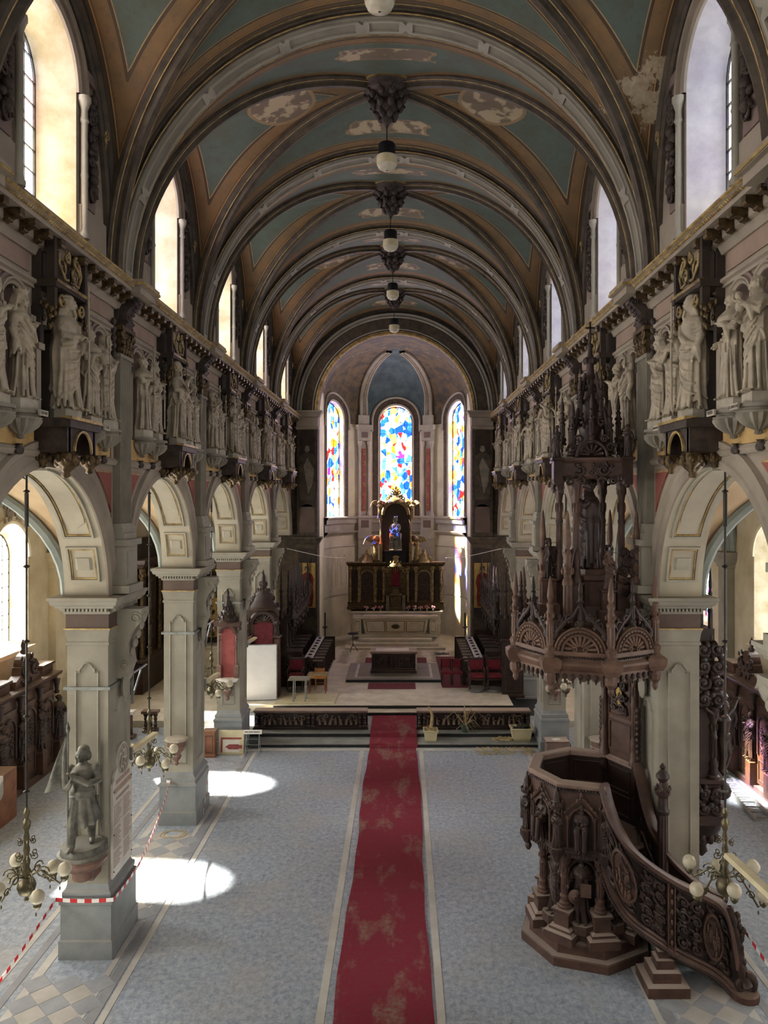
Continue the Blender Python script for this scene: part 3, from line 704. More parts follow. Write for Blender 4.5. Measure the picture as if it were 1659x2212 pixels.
# transverse arches
def tarch(y, par):
    f = lambda u, v, d: (u, y-d, v)
    k = MB(); arch_mold(k, f, 0, 11.0, 4.3, [(.5, -.24), (.0, -.24), (0, .24), (.5, .24)], vs=10.9, n=44); k.build('transverse_arch', 'greypanel', par, 40)
    for q in (-1, 1):
        k = MB(); arch_mold(k, f, 0, 11.0, 4.3, [(.02, q*.24), (.02, q*.27), (.05, q*.30), (.09, q*.28), (.11, q*.30), (.11, q*.36), (.14, q*.40), (.2, q*.38), (.2, q*.44), (.5, q*.47)], vs=10.9, n=44); k.build('arch_moulding', 'brownrib', par, 35)
        k = MB()
        for (dr, dd, r_) in ((.03, .30, .011), (.115, .40, .010)): k.tube([f((4.3+dr)*cos(pi*i/44), 11.0+(4.3+dr)*sin(pi*i/44), q*dd) for i in range(45)], r_, 5)
        k.build('gilt_line', 'giltline', par, True)
    a = .10
    for i, (a0, a1) in enumerate(((.03, .33), (.36, .80), (.83, 1.16), (1.18, 1.47), (1.50, 1.64), (1.67, 1.96), (1.98, 2.31), (2.34, 2.78), (2.81, 3.11))):
        k = MB(); N = 10; rows = []
        g = lambda aa, e, h: f((4.3-h)*cos(aa), 11.0+(4.3-h)*sin(aa), e)
        pts = [(a0+(a1-a0)*j/N, -.16) for j in range(N+1)] + [(a1+.02*sin(pi*j/4), -.16+.32*j/4) for j in range(1, 4)] + [(a1-(a1-a0)*j/N, .16) for j in range(N+1)] + [(a0-.02*sin(pi*j/4), .16-.32*j/4) for j in range(1, 4)]
        for (aa, e) in pts+pts[:1]:
            a2 = min(max(aa, a0+.012), a1-.012); e2 = e*.74
            rows.append([g(aa, e, 0), g(aa, e, .03), g(a2, e2, .03), g(a2, e2, 0)])
        k.grid(rows); k.build('arch_panel_frame', 'stone', par)
for kk in range(-1, 5): tarch(PY(kk), CEIL)
# bosses
_m = MB(); _m.lathe([(.52, .05), (.52, -.05), (.44, -.08), (.46, -.14), (.36, -.2), (.24, -.24), (.2, -.34), (.26, -.42), (.2, -.55), (.1, -.62), (.12, -.68), (.05, -.76), (.02, -.82)], 20)
for j, (n, r, z) in enumerate(((10, .34, -.22), (8, .27, -.40), (7, .17, -.58))):
    for i in range(n):
        a = 2*pi*i/n+j*.3; _m.ell((r*cos(a), r*sin(a), z), .075, .075, .10, 7, 5); _m.tube([(r*1.15*cos(a)+p*cos(a), r*1.15*sin(a)+p*sin(a), z+.03+q) for p, q in spiral(0, 0, .07, .02, 0, 1.2, 8)], .02, 4)
BOSS = _m.mesh('boss', 'darkcarve', True)
_m = MB(); _m.lathe([(.56, .04), (.56, -.02), (.53, -.05)], 20); BRING = _m.mesh('boss_ring', 'giltline', True)
for b in range(0, 5):
    o = inst('boss', BOSS, CEIL, (0, BY(b), 15.62)); inst('boss_ring', BRING, o)
# gold scrolls painted at each springing -> small gilt appliques
def apply_scroll(s, y, z, q):
    k = MB(); k.tube([(0, q*a, e) for a, e in spiral(0, .1, .09, .02, pi*1.2, 1.4, 14)] , [.026-.001*i for i in range(15)], 5); k.tube([(0, -q*.07, .05), (0, -q*.02, -.05), (0, -q*.06, -.15)], [.026, .02, .008], 5)
    k.build('gilt_scroll', 'gold', CEIL, True, loc=(s*4.30, y, z))
for b in range(0, 5):
    for s in (-1, 1): apply_scroll(s*.985, BY(b)+2.06*.70, 11.0+3.72*.50, 1)
# aisles
for s, nm in SIDES:
    fa = fside(s, WA); w = WALL[s]
    mb = MB()
    for b in BAYS:
        c = BY(b)
        if s < 0 and b >= 4: mb.grid([[fa(c-2.5, 0, 0), fa(c+2.5, 0, 0)], [fa(c-2.5, 8.6, 0), fa(c+2.5, 8.6, 0)]])
        else: arch_wall(mb, fa, c-2.5, c+2.5, 0, 8.6, c, .95, 3.3, 5.75, n=16)
    mb.grid([[(s*5.1, 32.75, 0), (s*10.1, 32.75, 0)], [(s*5.1, 32.75, 8.6), (s*10.1, 32.75, 8.6)]])
    aw = struct('wall_aisle_'+nm, mb.mesh('aisle_wall', 'aislewall'))
    for b in BAYS:
        c = BY(b)
        if not (s < 0 and b >= 4):
            k = MB(); reveal(k, fa, outline(c, .95, 3.3, 5.75), 0, outline(c, .72, 3.45, 5.75), -.45); k.grid([[fa(c-.95, 3.3, 0), fa(c+.95, 3.3, 0)], [fa(c-.72, 3.45, -.45), fa(c+.72, 3.45, -.45)]]); k.build('window_reveal', 'reveal', aw, 40)
            k = MB(); arch_mold(k, fa, c, 5.75, .95, [(0, 0), (0, .04), (.06, .07), (.14, .04), (.2, .05), (.22, 0)], n=18); fbox(k, fa, c-1.15, c+1.15, 3.18, 3.3, 0, .16); k.build('window_surround', 'aislewall', aw, 30)
            if b in (1, 2, 3):
                o = ornament(b+3, .9, .5, .12, 12, .05); o.xf(T(*fa(c, 6.75, .02)) @ RZ(pi/2 if s < 0 else -pi/2)); o.lathe([(.34, 0), (.34, .05), (.28, .07), (.28, 0)], 16, (0, 0, 0)) if False else None; o.build('carved_crest', 'wallstone', aw, True)
        vault_bay(s*7.62, c, 2.48, 2.2, 5.8, 8.1, 7.95, 7.75, aw, 'aislevault', 14, ([(-.1, -.02), (-.1, .05), (-.05, .12), (.05, .12), (.1, .05), (.1, -.02)], None), 'aislerib')
    for kk in range(-1, 5):
        y = PY(kk); f = lambda u, v, d: (s*7.62+u, y-d, v)
        k = MB(); rows = []
        for i in range(25):
            a = pi*i/24; rows.append([(s*7.62+(2.48+dr)*cos(a), y+d, 5.8+(2.15+dr)*sin(a)) for dr, d in ((.2, -.3), (-.04, -.3), (-.04, -.2), (-.1, -.16), (-.1, .16), (-.04, .2), (-.04, .3), (.2, .3))])
        k.grid(rows); k.build('aisle_arch', 'aislerib', aw, 35)
        k = MB(); k.stack(*sorted((fa(0, 0, 0)[0], fa(0, 0, .22)[0])), y-.32, y+.32, [(0, .08), (.25, .08), (.26, .05), (.95, .05), (1.05, 0), (5.3, 0), (5.32, .04), (5.4, .04), (5.5, .12), (5.6, .16), (5.78, .18)]); k.build('aisle_pilaster', 'stone' if s > 0 else 'aislewall', aw)
        if kk >= 2: k = MB(); k.stack(*sorted((fa(0, 0, 0)[0], fa(0, 0, .24)[0])), y-.34, y+.34, [(0, .09), (.5, .09), (.55, .05), (1.3, .05), (1.4, .0)]); k.build('aisle_dado', 'basestone', aw)
    k = MB()
    k.grid([[fa(-2.2, 1.9, .04), fa(32.7, 1.9, .04)], [fa(-2.2, 2.0, .06), fa(32.7, 2.0, .06)]]); fbox(k, fa, -2.2, 32.7, 0, .3, 0, .05); k.build('dado_rail', 'aislewall', aw)
# unseen roof planes added to block stray light; west wall
k = MB(); k.grid([[(-5.2, -3, 16.6), (5.2, -3, 16.6)], [(-5.2, 40.5, 16.6), (5.2, 40.5, 16.6)]])
for s in (-1, 1): k.grid([[(s*5.1, -3, 8.62), (s*10.7, -3, 8.62)], [(s*5.1, 33, 8.62), (s*10.7, 33, 8.62)]])
struct('roof_light_block', k.mesh('roof_light_block', 'browndark'))
fb = lambda u, v, d: (u, -2.2+d, v)
k = MB(); arch_wall(k, fb, -5.2, 5.2, 0, 16.6, 0, 1.7, 11.0, 12.6, n=20)
for s in (-1, 1): k.grid([[(s*5.1, -2.2, 0), (s*10.7, -2.2, 0)], [(s*5.1, -2.2, 8.62), (s*10.7, -2.2, 8.62)]])
struct('wall_back', k.mesh('wall_back', 'wallstone'))
window(fb, 0, 1.7, 11.0, 12.6, -.1, 'fill_glass_back', 1, 1)  # unseen lit window added behind the camera as frontal fill
# ---------------------------------------------------------------- pillars
def pillar(s, k_):
    c = PY(k_); x0, x1 = sorted((s*4.43, s*5.09)); y0, y1 = c-.5, c+.5
    k = MB(); k.stack(x0, x1, y0, y1, [(1.15, 0), (5.28, 0)]); p = struct('pillar_%d' % (k_ if s < 0 else k_+5), k.mesh('pillar', 'stone'))
    k = MB(); k.stack(x0, x1, y0, y1, [(0, .1), (.29, .1), (.31, .075), (.86, .075), (.88, .095), (.93, .095), (.97, .05), (1.0, .06), (1.06, .06), (1.1, .02), (1.17, 0)]); k.build('pillar_base', 'basestone', p)
    k = MB(); k.stack(x0, x1, y0, y1, [(5.0, 0), (5.02, .02), (5.06, .02), (5.08, .005), (5.2, .02), (5.24, .03), (5.26, .04), (5.28, .04)]); k.build('capital_neck', 'stone', p)
    k = MB(); k.stack(x0, x1, y0, y1, [(5.27, .045), (5.29, .045), (5.29, .0)]); k.build('gilt_fillet', 'giltline', p)
    k = MB(); k.stack(x0, x1, y0, y1, [(5.29, .015), (5.52, .015)]); k.build('capital_band', 'capband', p)
    k = MB(); k.stack(x0, x1, y0, y1, [(5.52, .04), (5.56, .05), (5.56, .03), (5.62, .03), (5.62, .13), (5.66, .15), (5.68, .19), (5.74, .21), (5.75, .23), (5.8, .23), (5.8, .1)])
    for i in range(12):
        for ys in (y0-.1, y1+.06): k.bc(x0-.03+(x1-x0+.06)*(i+.5)/12, ys+.02, 5.565, .035, .08, .05)
    for i in range(17):
        for xs in (x0-.08, x1+.08): k.bc(xs, y0-.03+(y1-y0+.06)*(i+.5)/17, 5.565, .08, .035, .05)
    k.build('capital_abacus', 'stone', p)
    fN = lambda u, v, d: (s*4.43-s*d, c+u, v); fF = lambda u, v, d: ((x0+x1)/2+u, y0-d, v)
    for ff_, pp in ((fF, shoulder(-.2, .2, 1.35, 4.75)), (fN, shoulder(-.28, .28, 1.35, 4.1))): k = MB(); bead(k, ff_, pp, .045, .03); k.build('shaft_panel', 'stone', p)
    inst('scroll_bracket', PBR, p, fN(0, 5.55, 0), 0 if s < 0 else pi)
    return p
PIL = {(s, k_): pillar(s, k_) for s in (-1, 1) for k_ in range(0, 5)}
# ---------------------------------------------------------------- chancel arch and apse
R_A, YA = 3.4, 36.2
fe = lambda u, v, d: (u, 32.8-d, v)
k = MB(); arch_wall(k, fe, -5.2, 5.2, 0, 16.6, 0, 3.28, .0, 11.1, n=40); o = outline(0, 3.28, 0, 11.1, 40); reveal(k, fe, o, 0, o, -.5)
CH = struct('wall_chancel', k.mesh('wall_chancel', 'paintdark'))
k = MB(); arch_mold(k, fe, 0, 11.1, 3.28, [(0, 0), (0, .06), (.07, .1), (.12, .05), (.16, .05)], n=44); k.build('gilt_arch_moulding', 'giltline', CH, 30)
k = MB(); arch_mold(k, fe, 0, 11.1, 3.5, [(0, 0), (0, .04), (.03, .05), (.06, .03)], n=44); arch_mold(k, fe, 0, 11.1, 4.0, [(0, 0), (0, .04), (.06, .1), (.1, .04), (.2, .1), (.26, 0)], n=44); k.build('arch_ring', 'stone', CH, 30)
k = MB(); arch_mold(k, fe, 0, 11.1, 3.58, [(0, 0), (.02, .02), (.4, .02), (.42, 0)], n=44); k.build('painted_arch_band', 'paintdark', CH, 30)
for s in (-1, 1):
    x0, x1 = sorted((s*3.28, s*4.2))
    k = MB(); k.stack(x0, x1, 32.6, 32.8, [(10.3, 0), (10.36, .04), (10.42, .04), (10.44, 0), (10.8, 0), (10.84, .08), (10.95, .12), (11.05, .2), (11.1, .2)]); k.build('chancel_capital', 'wallstone', CH)
    k = MB(); k.stack(x0, x1, 32.6, 32.8, [(5.4, 0), (5.44, .06), (5.55, .12), (5.65, .18), (5.72, .18)]); k.stack(x0, x1, 32.6, 32.8, [(.4, .06), (1.5, .06), (1.55, 0), (1.6, 0)]); k.build('chancel_moulding', 'brownrib', CH)
    k = MB(); k.box(x0+.02, x1-.02, 32.62, 32.8, 1.5, 10.4); k.build('chancel_pier', 'paintdark', CH)
    for (z0, z1, m_) in ((7.0, 10.1, 'browndark'), (5.9, 6.8, 'capband')):
        k = MB(); flat_poly(k, lambda u, v, d: (u, 32.62-d, v), [(x0+.14, z0), (x1-.14, z0), (x1-.14, z1)] + arc((x0+x1)/2, z1, (x1-x0)/2-.14, 0, pi, 8) + [(x0+.14, z1)], 0, .02); k.build('painted_panel', m_, CH)
    # faint painted standing saint above and icon on gold ground below
    def figure(par, cx, z0, h, y, robe, head='skin', gold=None):
        g = lambda u, v, d: (cx+u*h, y-d, z0+v*h)
        if gold: k = MB(); flat_poly(k, g, [(-.21, -.03), (.21, -.03), (.21, 1.08), (-.21, 1.08)], 0, .012); k.build('gold_ground', gold, par)
        k = MB(); flat_poly(k, g, [(-.12, 0), (.13, 0), (.16, .25), (.15, .5), (.17, .68), (.12, .8), (.04, .84), (-.05, .84), (-.13, .78), (-.17, .6), (-.13, .4), (-.15, .2)], .012, .02); k.build('painted_robe', robe, par)
        k = MB(); flat_poly(k, g, [(.02, .1), (.1, .3), (.12, .55), (.0, .75), (-.06, .6), (-.02, .35)], .02, .024); k.build('painted_mantle', 'mauve' if gold else 'corbel', par)
        k = MB(); flat_poly(k, g, [(.055*cos(t*.628), .92+.075*sin(t*.628)) for t in range(10)], .012, .022); k.build('painted_head', head, par)
        k = MB(); flat_poly(k, g, [(-.06, .9), (-.055, .98), (0, 1.01), (.055, .98), (.06, .88), (.04, .9), (.03, .96), (-.03, .96), (-.04, .9)], .022, .026); k.build('painted_hair', 'wooddark', par)
    figure(CH, (x0+x1)/2, 7.3, 2.4, 32.6, 'brownrib', 'corbel')
    k = MB(); k.box(x0+.1, x1-.1, 32.58, 32.62, 2.3, 5.2); ic = k.build('saint_painting', 'browndark', None, label='painted saint in red robe on gold ground, '+('on chancel pier beside the white board' if s < 0 else 'on chancel pier at the pulpit end'), cat='painting')
    figure(ic, (x0+x1)/2, 2.75, 1.72, 32.575, 'robe_red', 'skin', 'goldground')
fq = lambda u, v, d: ((R_A-d)*sin(u/R_A), YA+(R_A-d)*cos(u/R_A), v)
H = R_A*pi/2
k = MB()
for (a, e, c, hw) in ((-H, -1.78, -3.9, .84), (-1.78, 1.78, 0, .9), (1.78, H, 3.9, .84)):
    arch_wall(k, fq, a, e, 6.1, 12.3, c, hw, 6.45, 11.3, n=20, nu=8)
for (z0, z1) in ((.4, 6.1),): k.grid([[fq(-H+2*H*i/40, z, 0) for i in range(41)] for z in (z0, z1)])
for s in (-1, 1): k.grid([[(s*R_A, 32.8, .4), (s*R_A, YA, .4)], [(s*R_A, 32.8, 12.3), (s*R_A, YA, 12.3)]])
AP = struct('wall_apse', k.mesh('wall_apse', 'apsewall', 30))
for (z0, z1, m_) in ((6.46, 12.3, 'paintdark'),):
    for (a, e, c, hw) in ((-H, -1.98, -3.9, 1.28), (-1.58, 1.58, 0, 1.3), (1.98, H, 3.9, 1.28)):
        k = MB(); arch_mold(k, fq, c, 11.3, hw-.44, [(0, 0), (0, .05), (.08, .08), (.1, .04)], vs=6.46, n=22); k.build('window_moulding', 'stone', AP, 30)
        k = MB(); arch_mold(k, fq, c, 11.3, hw-.34, [(0, 0), (0, .03), (.26, .03), (.27, 0)], vs=6.46, n=22); k.build('painted_window_band', 'paintdark', AP, 30)
        k = MB(); arch_mold(k, fq, c, 11.3, hw-.08, [(0, 0), (0, .07), (.07, .1), (.12, .06), (.13, 0)], vs=10.8, n=22); k.build('window_archivolt', 'stone', AP, 30)
        k = MB(); h0 = hw-.44; reveal(k, fq, outline(c, h0, 6.45, 11.3), 0, outline(c, h0-.06, 6.45, 11.3), -.3); k.grid([[fq(c-h0+2*h0*i/8, 6.45, 0) for i in range(9)], [fq(c-h0+2*h0*i/8, 6.45, -.3) for i in range(9)]]); k.build('window_reveal', 'reveal', AP, 40)
        window(fq, c, h0-.05, 6.45, 11.3, -.22, 'glass_apse', 4, 12)
k = MB()
for pr in ([(6.1, 0), (6.1, .14), (6.3, .14), (6.34, .2), (6.42, .22), (6.45, 0)], [(5.5, 0), (5.5, .04), (5.58, .08), (5.6, .14), (5.68, .2), (5.72, .2), (5.72, .05), (6.1, .05)], [(4.9, 0), (4.92, .03), (4.96, 0)], [(2.5, 0), (2.52, .03), (2.58, 0)]):
    k.grid([[fq(-H+2*H*i/48, v, d) for v, d in pr] for i in range(49)])
k.build('string_course', 'stone', AP, 30)
for q in (-1, 1):
    c = q*1.78
    k = MB(); fbox(k, fq, c-.36, c+.36, .47, 5.5, 0, .16); fbox(k, fq, c-.42, c+.42, 5.3, 5.72, 0, .22); fbox(k, fq, c-.4, c+.4, 5.72, 6.46, 0, .22); fbox(k, fq, c-.44, c+.44, 6.36, 6.48, 0, .28); fbox(k, fq, c-.26, c+.26, 6.48, 10.5, 0, .1)
    fbox(k, fq, c-.36, c+.36, 10.3, 10.9, 0, .2); fbox(k, fq, c-.44, c+.44, 10.86, 11.1, 0, .3); fbox(k, fq, c-.28, c+.28, 11.1, 11.6, 0, .2); k.build('apse_pilaster', 'stone', AP)
    for dq in (-.28, .28):
        p = fq(c+dq, 6.48, .16); o = inst('apse_colonnette', COLN, AP, p); o.scale = (1.1, 1.1, 2.0)
    k = MB(); fbox(k, fq, c-.12, c+.12, 6.7, 9.9, .1, .125); k.build('red_painted_strip', 'redpanel', AP)
    for j in range(6):
        k = MB()
        for t in range(5): k.ell(fq(c+.05*cos(t*1.256), 6.95+j*.55+.09*sin(t*1.256), .13), .03, .03, .04, 6, 4)
        k.build('gilt_flower', 'giltline', AP, True)
    k = MB(); fbox(k, fq, c-.2, c+.2, 10.45, 10.75, .2, .215); fbox(k, fq, c-.24, c+.24, 5.86, 6.24, .22, .235); k.build('painted_tablet', 'capband', AP)
# faint incised figures on the lower apse wall
for q in (-1, 1):
    for j, du in enumerate((.35, .75, 1.2)):
        u = q*(2.6+du); k = MB()
        pts = [(-.14, 0), (.16, 0), (.18, .7), (.13, 1.15), (.06, 1.2), (.09, 1.32), (.0, 1.45), (-.09, 1.32), (-.06, 1.2), (-.15, 1.1), (-.18, .6)]
        rows = [[fq(u+a*.95, 3.0+v*1.05, 0), fq(u+a, 3.0+v*1.05, .014), fq(u+a*.88, 3.02+v*1.02, .014), fq(u+a*.86, 3.02+v*1.02, 0)] for a, v in pts+pts[:1]]
        k.grid(rows); k.build('wall_drawing', 'apsewall', AP)
# half dome
def dome(th, p, d=0): return ((R_A-d)*cos(p)*sin(th), YA+(R_A-d)*cos(p)*cos(th), 12.3+(2.2-d)*sin(p))
DM = struct('ceiling_apse')
for (a, e, m_) in ((-pi/2, -.52, 'domegold'), (-.52, .52, 'domeblue'), (.52, pi/2, 'domegold')):
    if m_ not in M:
        if m_ == 'domeblue': mat(m_, (82, 98, 100), (62, 76, 80), 2.2, .8)
        else: mat(m_, (96, 80, 52), (62, 58, 48), 2.6, .7, lo=.42, hi=.6)
    k = MB(); k.grid([[dome(a+(e-a)*i/16, p*pi/2/14) for i in range(17)] for p in range(15)]); k.build('dome_cell', m_, DM, True)
for (a, e, c, hw, m_) in ((-H, -1.78, -3.9, 1.25, 'domegold'), (-1.78, 1.78, 0, 1.3, 'domeblue'), (1.78, H, 3.9, 1.25, 'domegold')):
    k = MB(); arch_wall(k, lambda u, v, d: fq(u, v, .012), a, e, 11.12, 12.32, c, hw, 11.12, 11.3, n=20, nu=6) if hw < min(c-a, e-c)+.5 else None; k.build('painted_spandrel', m_, DM)
k = MB(); prof = [(R_A*cos(i*pi/20), 12.3+2.2*sin(i*pi/20)) for i in range(21)]
k.grid([[(x, y, z) for x, z in prof] for y in (32.8, YA)]); k.build('barrel_vault', 'domegold', DM, True)
for q in (-1, 1):
    th = q*.52
    k = MB(); k.grid([[dome(th+w_/max(.25, cos(p*pi/2/16))/R_A*.9, p*pi/2/16, d) for w_, d in ((-.24, 0), (-.24, .1), (-.13, .14), (-.11, .1), (.11, .1), (.13, .14), (.24, .1), (.24, 0))] for p in range(0, 15)]); k.build('dome_rib', 'stone', DM, 30)
    k = MB(); c = q*.52*R_A
    for (w0, w1, d1) in ((-.22, .22, .1), (-.22, -.12, .14), (.12, .22, .14)): fbox(k, fq, c+w0, c+w1, 11.1, 12.32, 0, d1)
    k.build('dome_rib', 'stone', DM)
    for p in range(-14, 40):
        pp = p*pi/2/46; k = MB(); c = dome(th, pp, .1) if p >= 0 else fq(q*.52*R_A, 12.32+p*.084, .1); k.ell(c, .05, .04, .035, 6, 4); k.build('gilt_bead', 'gold', DM, True)
# ---------------------------------------------------------------- floor and steps
k = MB(); k.grid([[(-10.6, -3, 0), (10.6, -3, 0)], [(-10.6, 33, 0), (10.6, 33, 0)]])
FL = struct('floor', k.mesh('floor', 'floor'))
mat('linestone', (200, 198, 190), (182, 180, 171), 2, .6); mat('linedark', (152, 154, 156), (138, 140, 143), 2, .6); mat('tilewarm', (188, 184, 176), (174, 170, 160), 3, .6); mat('tilegrey', (160, 163, 166), (146, 150, 153), 3, .6)
LS = .012
for s in (-1, 1):
    for (x, w_, m_) in ((.80, .12, 'linestone'), (3.90, .1, 'linestone'), (4.03, .15, 'linedark'), (4.22, .09, 'linestone')):
        k = MB(); xa = s*x; k.box(min(xa, xa+s*w_), max(xa, xa+s*w_), 4, 22.4, 0, LS*.6); k.build('border_strip', m_, FL)
    for (x, w_, m_) in ((5.25, .14, 'linestone'), (5.5, .12, 'linedark'), (5.8, .1, 'linestone')):
        k = MB(); xa = s*x; k.box(min(xa, xa+s*w_), max(xa, xa+s*w_), 4, 22.4, 0, LS*.6); k.build('border_strip', m_, FL)
k = MB(); k.box(-4.4, 4.4, 22.3, 22.5, 0, LS*.7); k.build('border_strip', 'linestone', FL)
_t = .24; TILE = {}
for m_ in ('tilewarm', 'tilegrey'):
    k = MB(); k.add([(0, -_t, 0), (_t, 0, 0), (0, _t, 0), (-_t, 0, 0), (0, -_t+.01, .008), (_t-.01, 0, .008), (0, _t-.01, .008), (-_t+.01, 0, .008)], [(4, 5, 6, 7), (0, 1, 5, 4), (1, 2, 6, 5), (2, 3, 7, 6), (3, 0, 4, 7)]); TILE[m_] = k.mesh('tile', m_)
for s in (-1, 1):
    for kk in range(0, 3):
        y0, y1 = PY(kk)+.75, PY(kk+1)-.75
        if kk == 0: y0 = 9.2
        n = int((y1-y0)/_t)
        for i in range(n):
            for j in range(3 if i % 2 == 0 else 2):
                x = 4.76+(j-(1 if i % 2 == 0 else .5))*_t*2
                if kk == 2 and (i % 2): continue
                inst('tile', TILE['tilewarm' if i % 2 else 'tilegrey'], FL, (s*x, y0+i*_t, .001))
k = MB(); k.box(-5.3, 5.3, 22.6, 33, 0, .1); k.box(-5.3, 5.3, 23.27, 33, .1, .22); STP = struct('floor_step', k.mesh('floor_step', 'stepriser'))
k = MB(); k.box(-5.28, 5.28, 22.585, 23.27, .085, .105); k.build('tread', 'tread', STP)
k = MB(); k.box(-5.28, 5.28, 23.25, 25.1, .205, .225); k.build('tread', 'tread', STP)
k = MB(); k.box(-4.3, 4.3, 25.1, 33, .2, .34); k.box(-4.0, 4.0, 25.5, 40, .2, .455); SAN = struct('floor_sanctuary', k.mesh('floor_sanctuary', 'stepriser'))
k = MB(); k.box(-4.28, 4.28, 25.08, 25.5, .325, .345); k.build('tread', 'sanct', SAN)
k = MB(); k.box(-4.02, 4.02, 25.48, 40, .452, .47); k.build('paving', 'sanct', SAN)
k = MB(); k.box(-10.6, -5.3, 24.6, 33, 0, .2); k.box(5.3, 10.6, 24.6, 33, 0, .2); struct('floor_aisle_step', k.mesh('floor_aisle_step', 'sanct'))
k = MB(); k.box(-1.8, 1.78, 28.6, 31.5, .47, .565); k.build('altar_platform', 'stepriser', SAN)
k = MB(); k.box(-1.78, 1.76, 28.62, 31.48, .56, .575); k.build('platform_top', 'marbledark', SAN)
k = MB(); k.box(-1.5, 1.48, 28.95, 29.05, .57, .58); k.box(-1.5, -1.4, 29.05, 31.3, .57, .58); k.box(1.38, 1.48, 29.05, 31.3, .57, .58); k.build('platform_border', 'linestone', SAN)
mat('dirttile', (170, 160, 136), (140, 130, 108), 6, .7)
_t2 = .2
k = MB(); k.add([(0, -_t2, 0), (_t2, 0, 0), (0, _t2, 0), (-_t2, 0, 0)], [(0, 1, 2, 3)]); TD = [k.mesh('tile', 'dirttile'), k.mesh('tile', 'sanct')]
for i in range(13):
    for j in range(15): inst('tile', TD[(i+j) % 2], SAN, (-2.9+j*.4+(.2 if i % 2 else 0), 32.0+i*.2, .4715))
# ---------------------------------------------------------------- carved figures
def remesh(mb, voxel, name, mt, it=1):
    me = mb.mesh(name); o = bpy.data.objects.new(name, me); COL.objects.link(o)
    m = o.modifiers.new('r', 'REMESH'); m.mode = 'VOXEL'; m.voxel_size = voxel
    if it: q = o.modifiers.new('s', 'SMOOTH'); q.factor = .5; q.iterations = it
    dg = bpy.context.evaluated_depsgraph_get(); out = bpy.data.meshes.new_from_object(o.evaluated_get(dg), depsgraph=dg)
    bpy.data.objects.remove(o); bpy.data.meshes.remove(me)
    out.name = name; out.materials.clear(); out.materials.append(M[mt]); out.polygons.foreach_set('use_smooth', [True]*len(out.polygons))
    return out
def hand(mb, p, dirv, sc=1.):
    p = Vector(p); d = Vector(dirv).normalized(); a = d.cross(Vector((0, 0, 1)))
    a = a.normalized() if a.length > .1 else Vector((1, 0, 0)); b = a.cross(d)
    mb.ell(tuple(p), .024*sc, .024*sc, .03*sc, 8, 6)
    for i in range(4):
        q = p+a*(i-1.5)*.012*sc+d*.012*sc; l = (.036, .042, .04, .03)[i]*sc
        mb.tube([tuple(q), tuple(q+d*l*.6+b*.004), tuple(q+d*l-b*.012*sc)], [.0085*sc, .008*sc, .006*sc], 5)
    mb.tube([tuple(p+a*.02*sc), tuple(p+a*.036*sc+d*.02*sc)], [.009*sc, .007*sc], 5)
def head(mb, c, R_, turn=0, tilt=0, beard=0, hair='short', hat=None, female=False):
    h = MB()
    h.ell((0, .004, .018), .05, .06, .062, 14, 9); h.ell((0, -.016, -.028), .038, .04, .04, 12, 7)
    h.ell((0, -.062, -.006), .0085, .014, .016, 6, 5); h.ell((0, -.058, .018), .03, .008, .006, 8, 4)
    h.ell((-.02, -.05, -.014), .013, .01, .012, 6, 4); h.ell((.02, -.05, -.014), .013, .01, .012, 6, 4)
    h.ell((0, -.054, -.034), .014, .008, .005, 6, 4); h.ell((0, -.05, -.054), .014, .012, .011, 6, 4)
    for q in (-1, 1): h.ell((q*.051, .004, -.004), .008, .012, .017, 6, 4)
    if hair == 'short':
        h.ell((0, .016, .034), .055, .058, .054, 12, 8)
        for i in range(12): a = i*.52; h.ell((.05*cos(a), .012+.055*sin(a), .03+.02*sin(a)), .013, .013, .014, 5, 4)
    elif hair == 'tonsure':
        for i in range(14): a = i*.449; h.ell((.05*cos(a), .01+.054*sin(a), .028), .016, .014, .018, 5, 4)
    elif hair == 'long':
        h.ell((0, .02, .032), .058, .062, .056, 12, 8)
        for q in (-1, 1):
            for j in range(3): h.tube([(q*.052, -.012+.022*j, .03), (q*(.062+.004*j), -.002+.024*j, -.03), (q*(.056+.006*j), .02+.02*j, -.085), (q*(.066), .03+.02*j, -.12)], [.016, .018, .016, .01], 6)
        h.ell((0, .05, -.045), .05, .03, .07, 10, 6)
    elif hair == 'hood':
        h.ell((0, .026, .026), .066, .062, .068, 12, 8); h.ell((0, .05, -.04), .065, .045, .08, 10, 6)
        h.tube([(.058*sin(a), -.03, .016+.07*cos(a)) for a in [i*.5-2.5 for i in range(11)]], .012, 6)
    if beard:
        h.ell((0, -.044, -.062), .028, .022, .03*beard, 8, 6)
        for i in range(5): h.tube([((i-2)*.014, -.044, -.05), ((i-2)*.013, -.058, -.07-.02*beard), ((i-2)*.006, -.05, -.085-.045*beard)], [.013, .013, .006], 5)
    if hat == 'crown': 
        h.lathe([(.054, .05), (.058, .062), (.062, .085), (.055, .085)], 14, (0, .006, 0))
        for i in range(7): h.ell((.06*cos(i*.9), .006+.06*sin(i*.9), .095), .01, .01, .018, 5, 4)
    if hat == 'mitre': h.prism([(-.055, .04), (.055, .04), (.062, .09), (0, .17), (-.062, .09)], lambda a, b: (a*1.05, -.05+b*.25, b), lambda a, b: (a*1.05, .06-b*.25, b))
    h.tube([(0, .008, -.04), (0, .014, -.1), (0, .012, -.16)], [.03, .031, .045], 9)
    mb.merge(h, T(*c) @ RZ(turn) @ RX(tilt) @ S(R_))
POSE = {'chest': (.03, -.14, .70), 'book': (.06, -.145, .63), 'staff': (.175, -.13, .64), 'pray': (.015, -.15, .74), 'down': (.19, -.05, .47), 'open': (.27, -.10, .55), 'raise': (.17, -.16, .80), 'hip': (.16, -.1, .56), 'up': (.09, -.17, .76)}
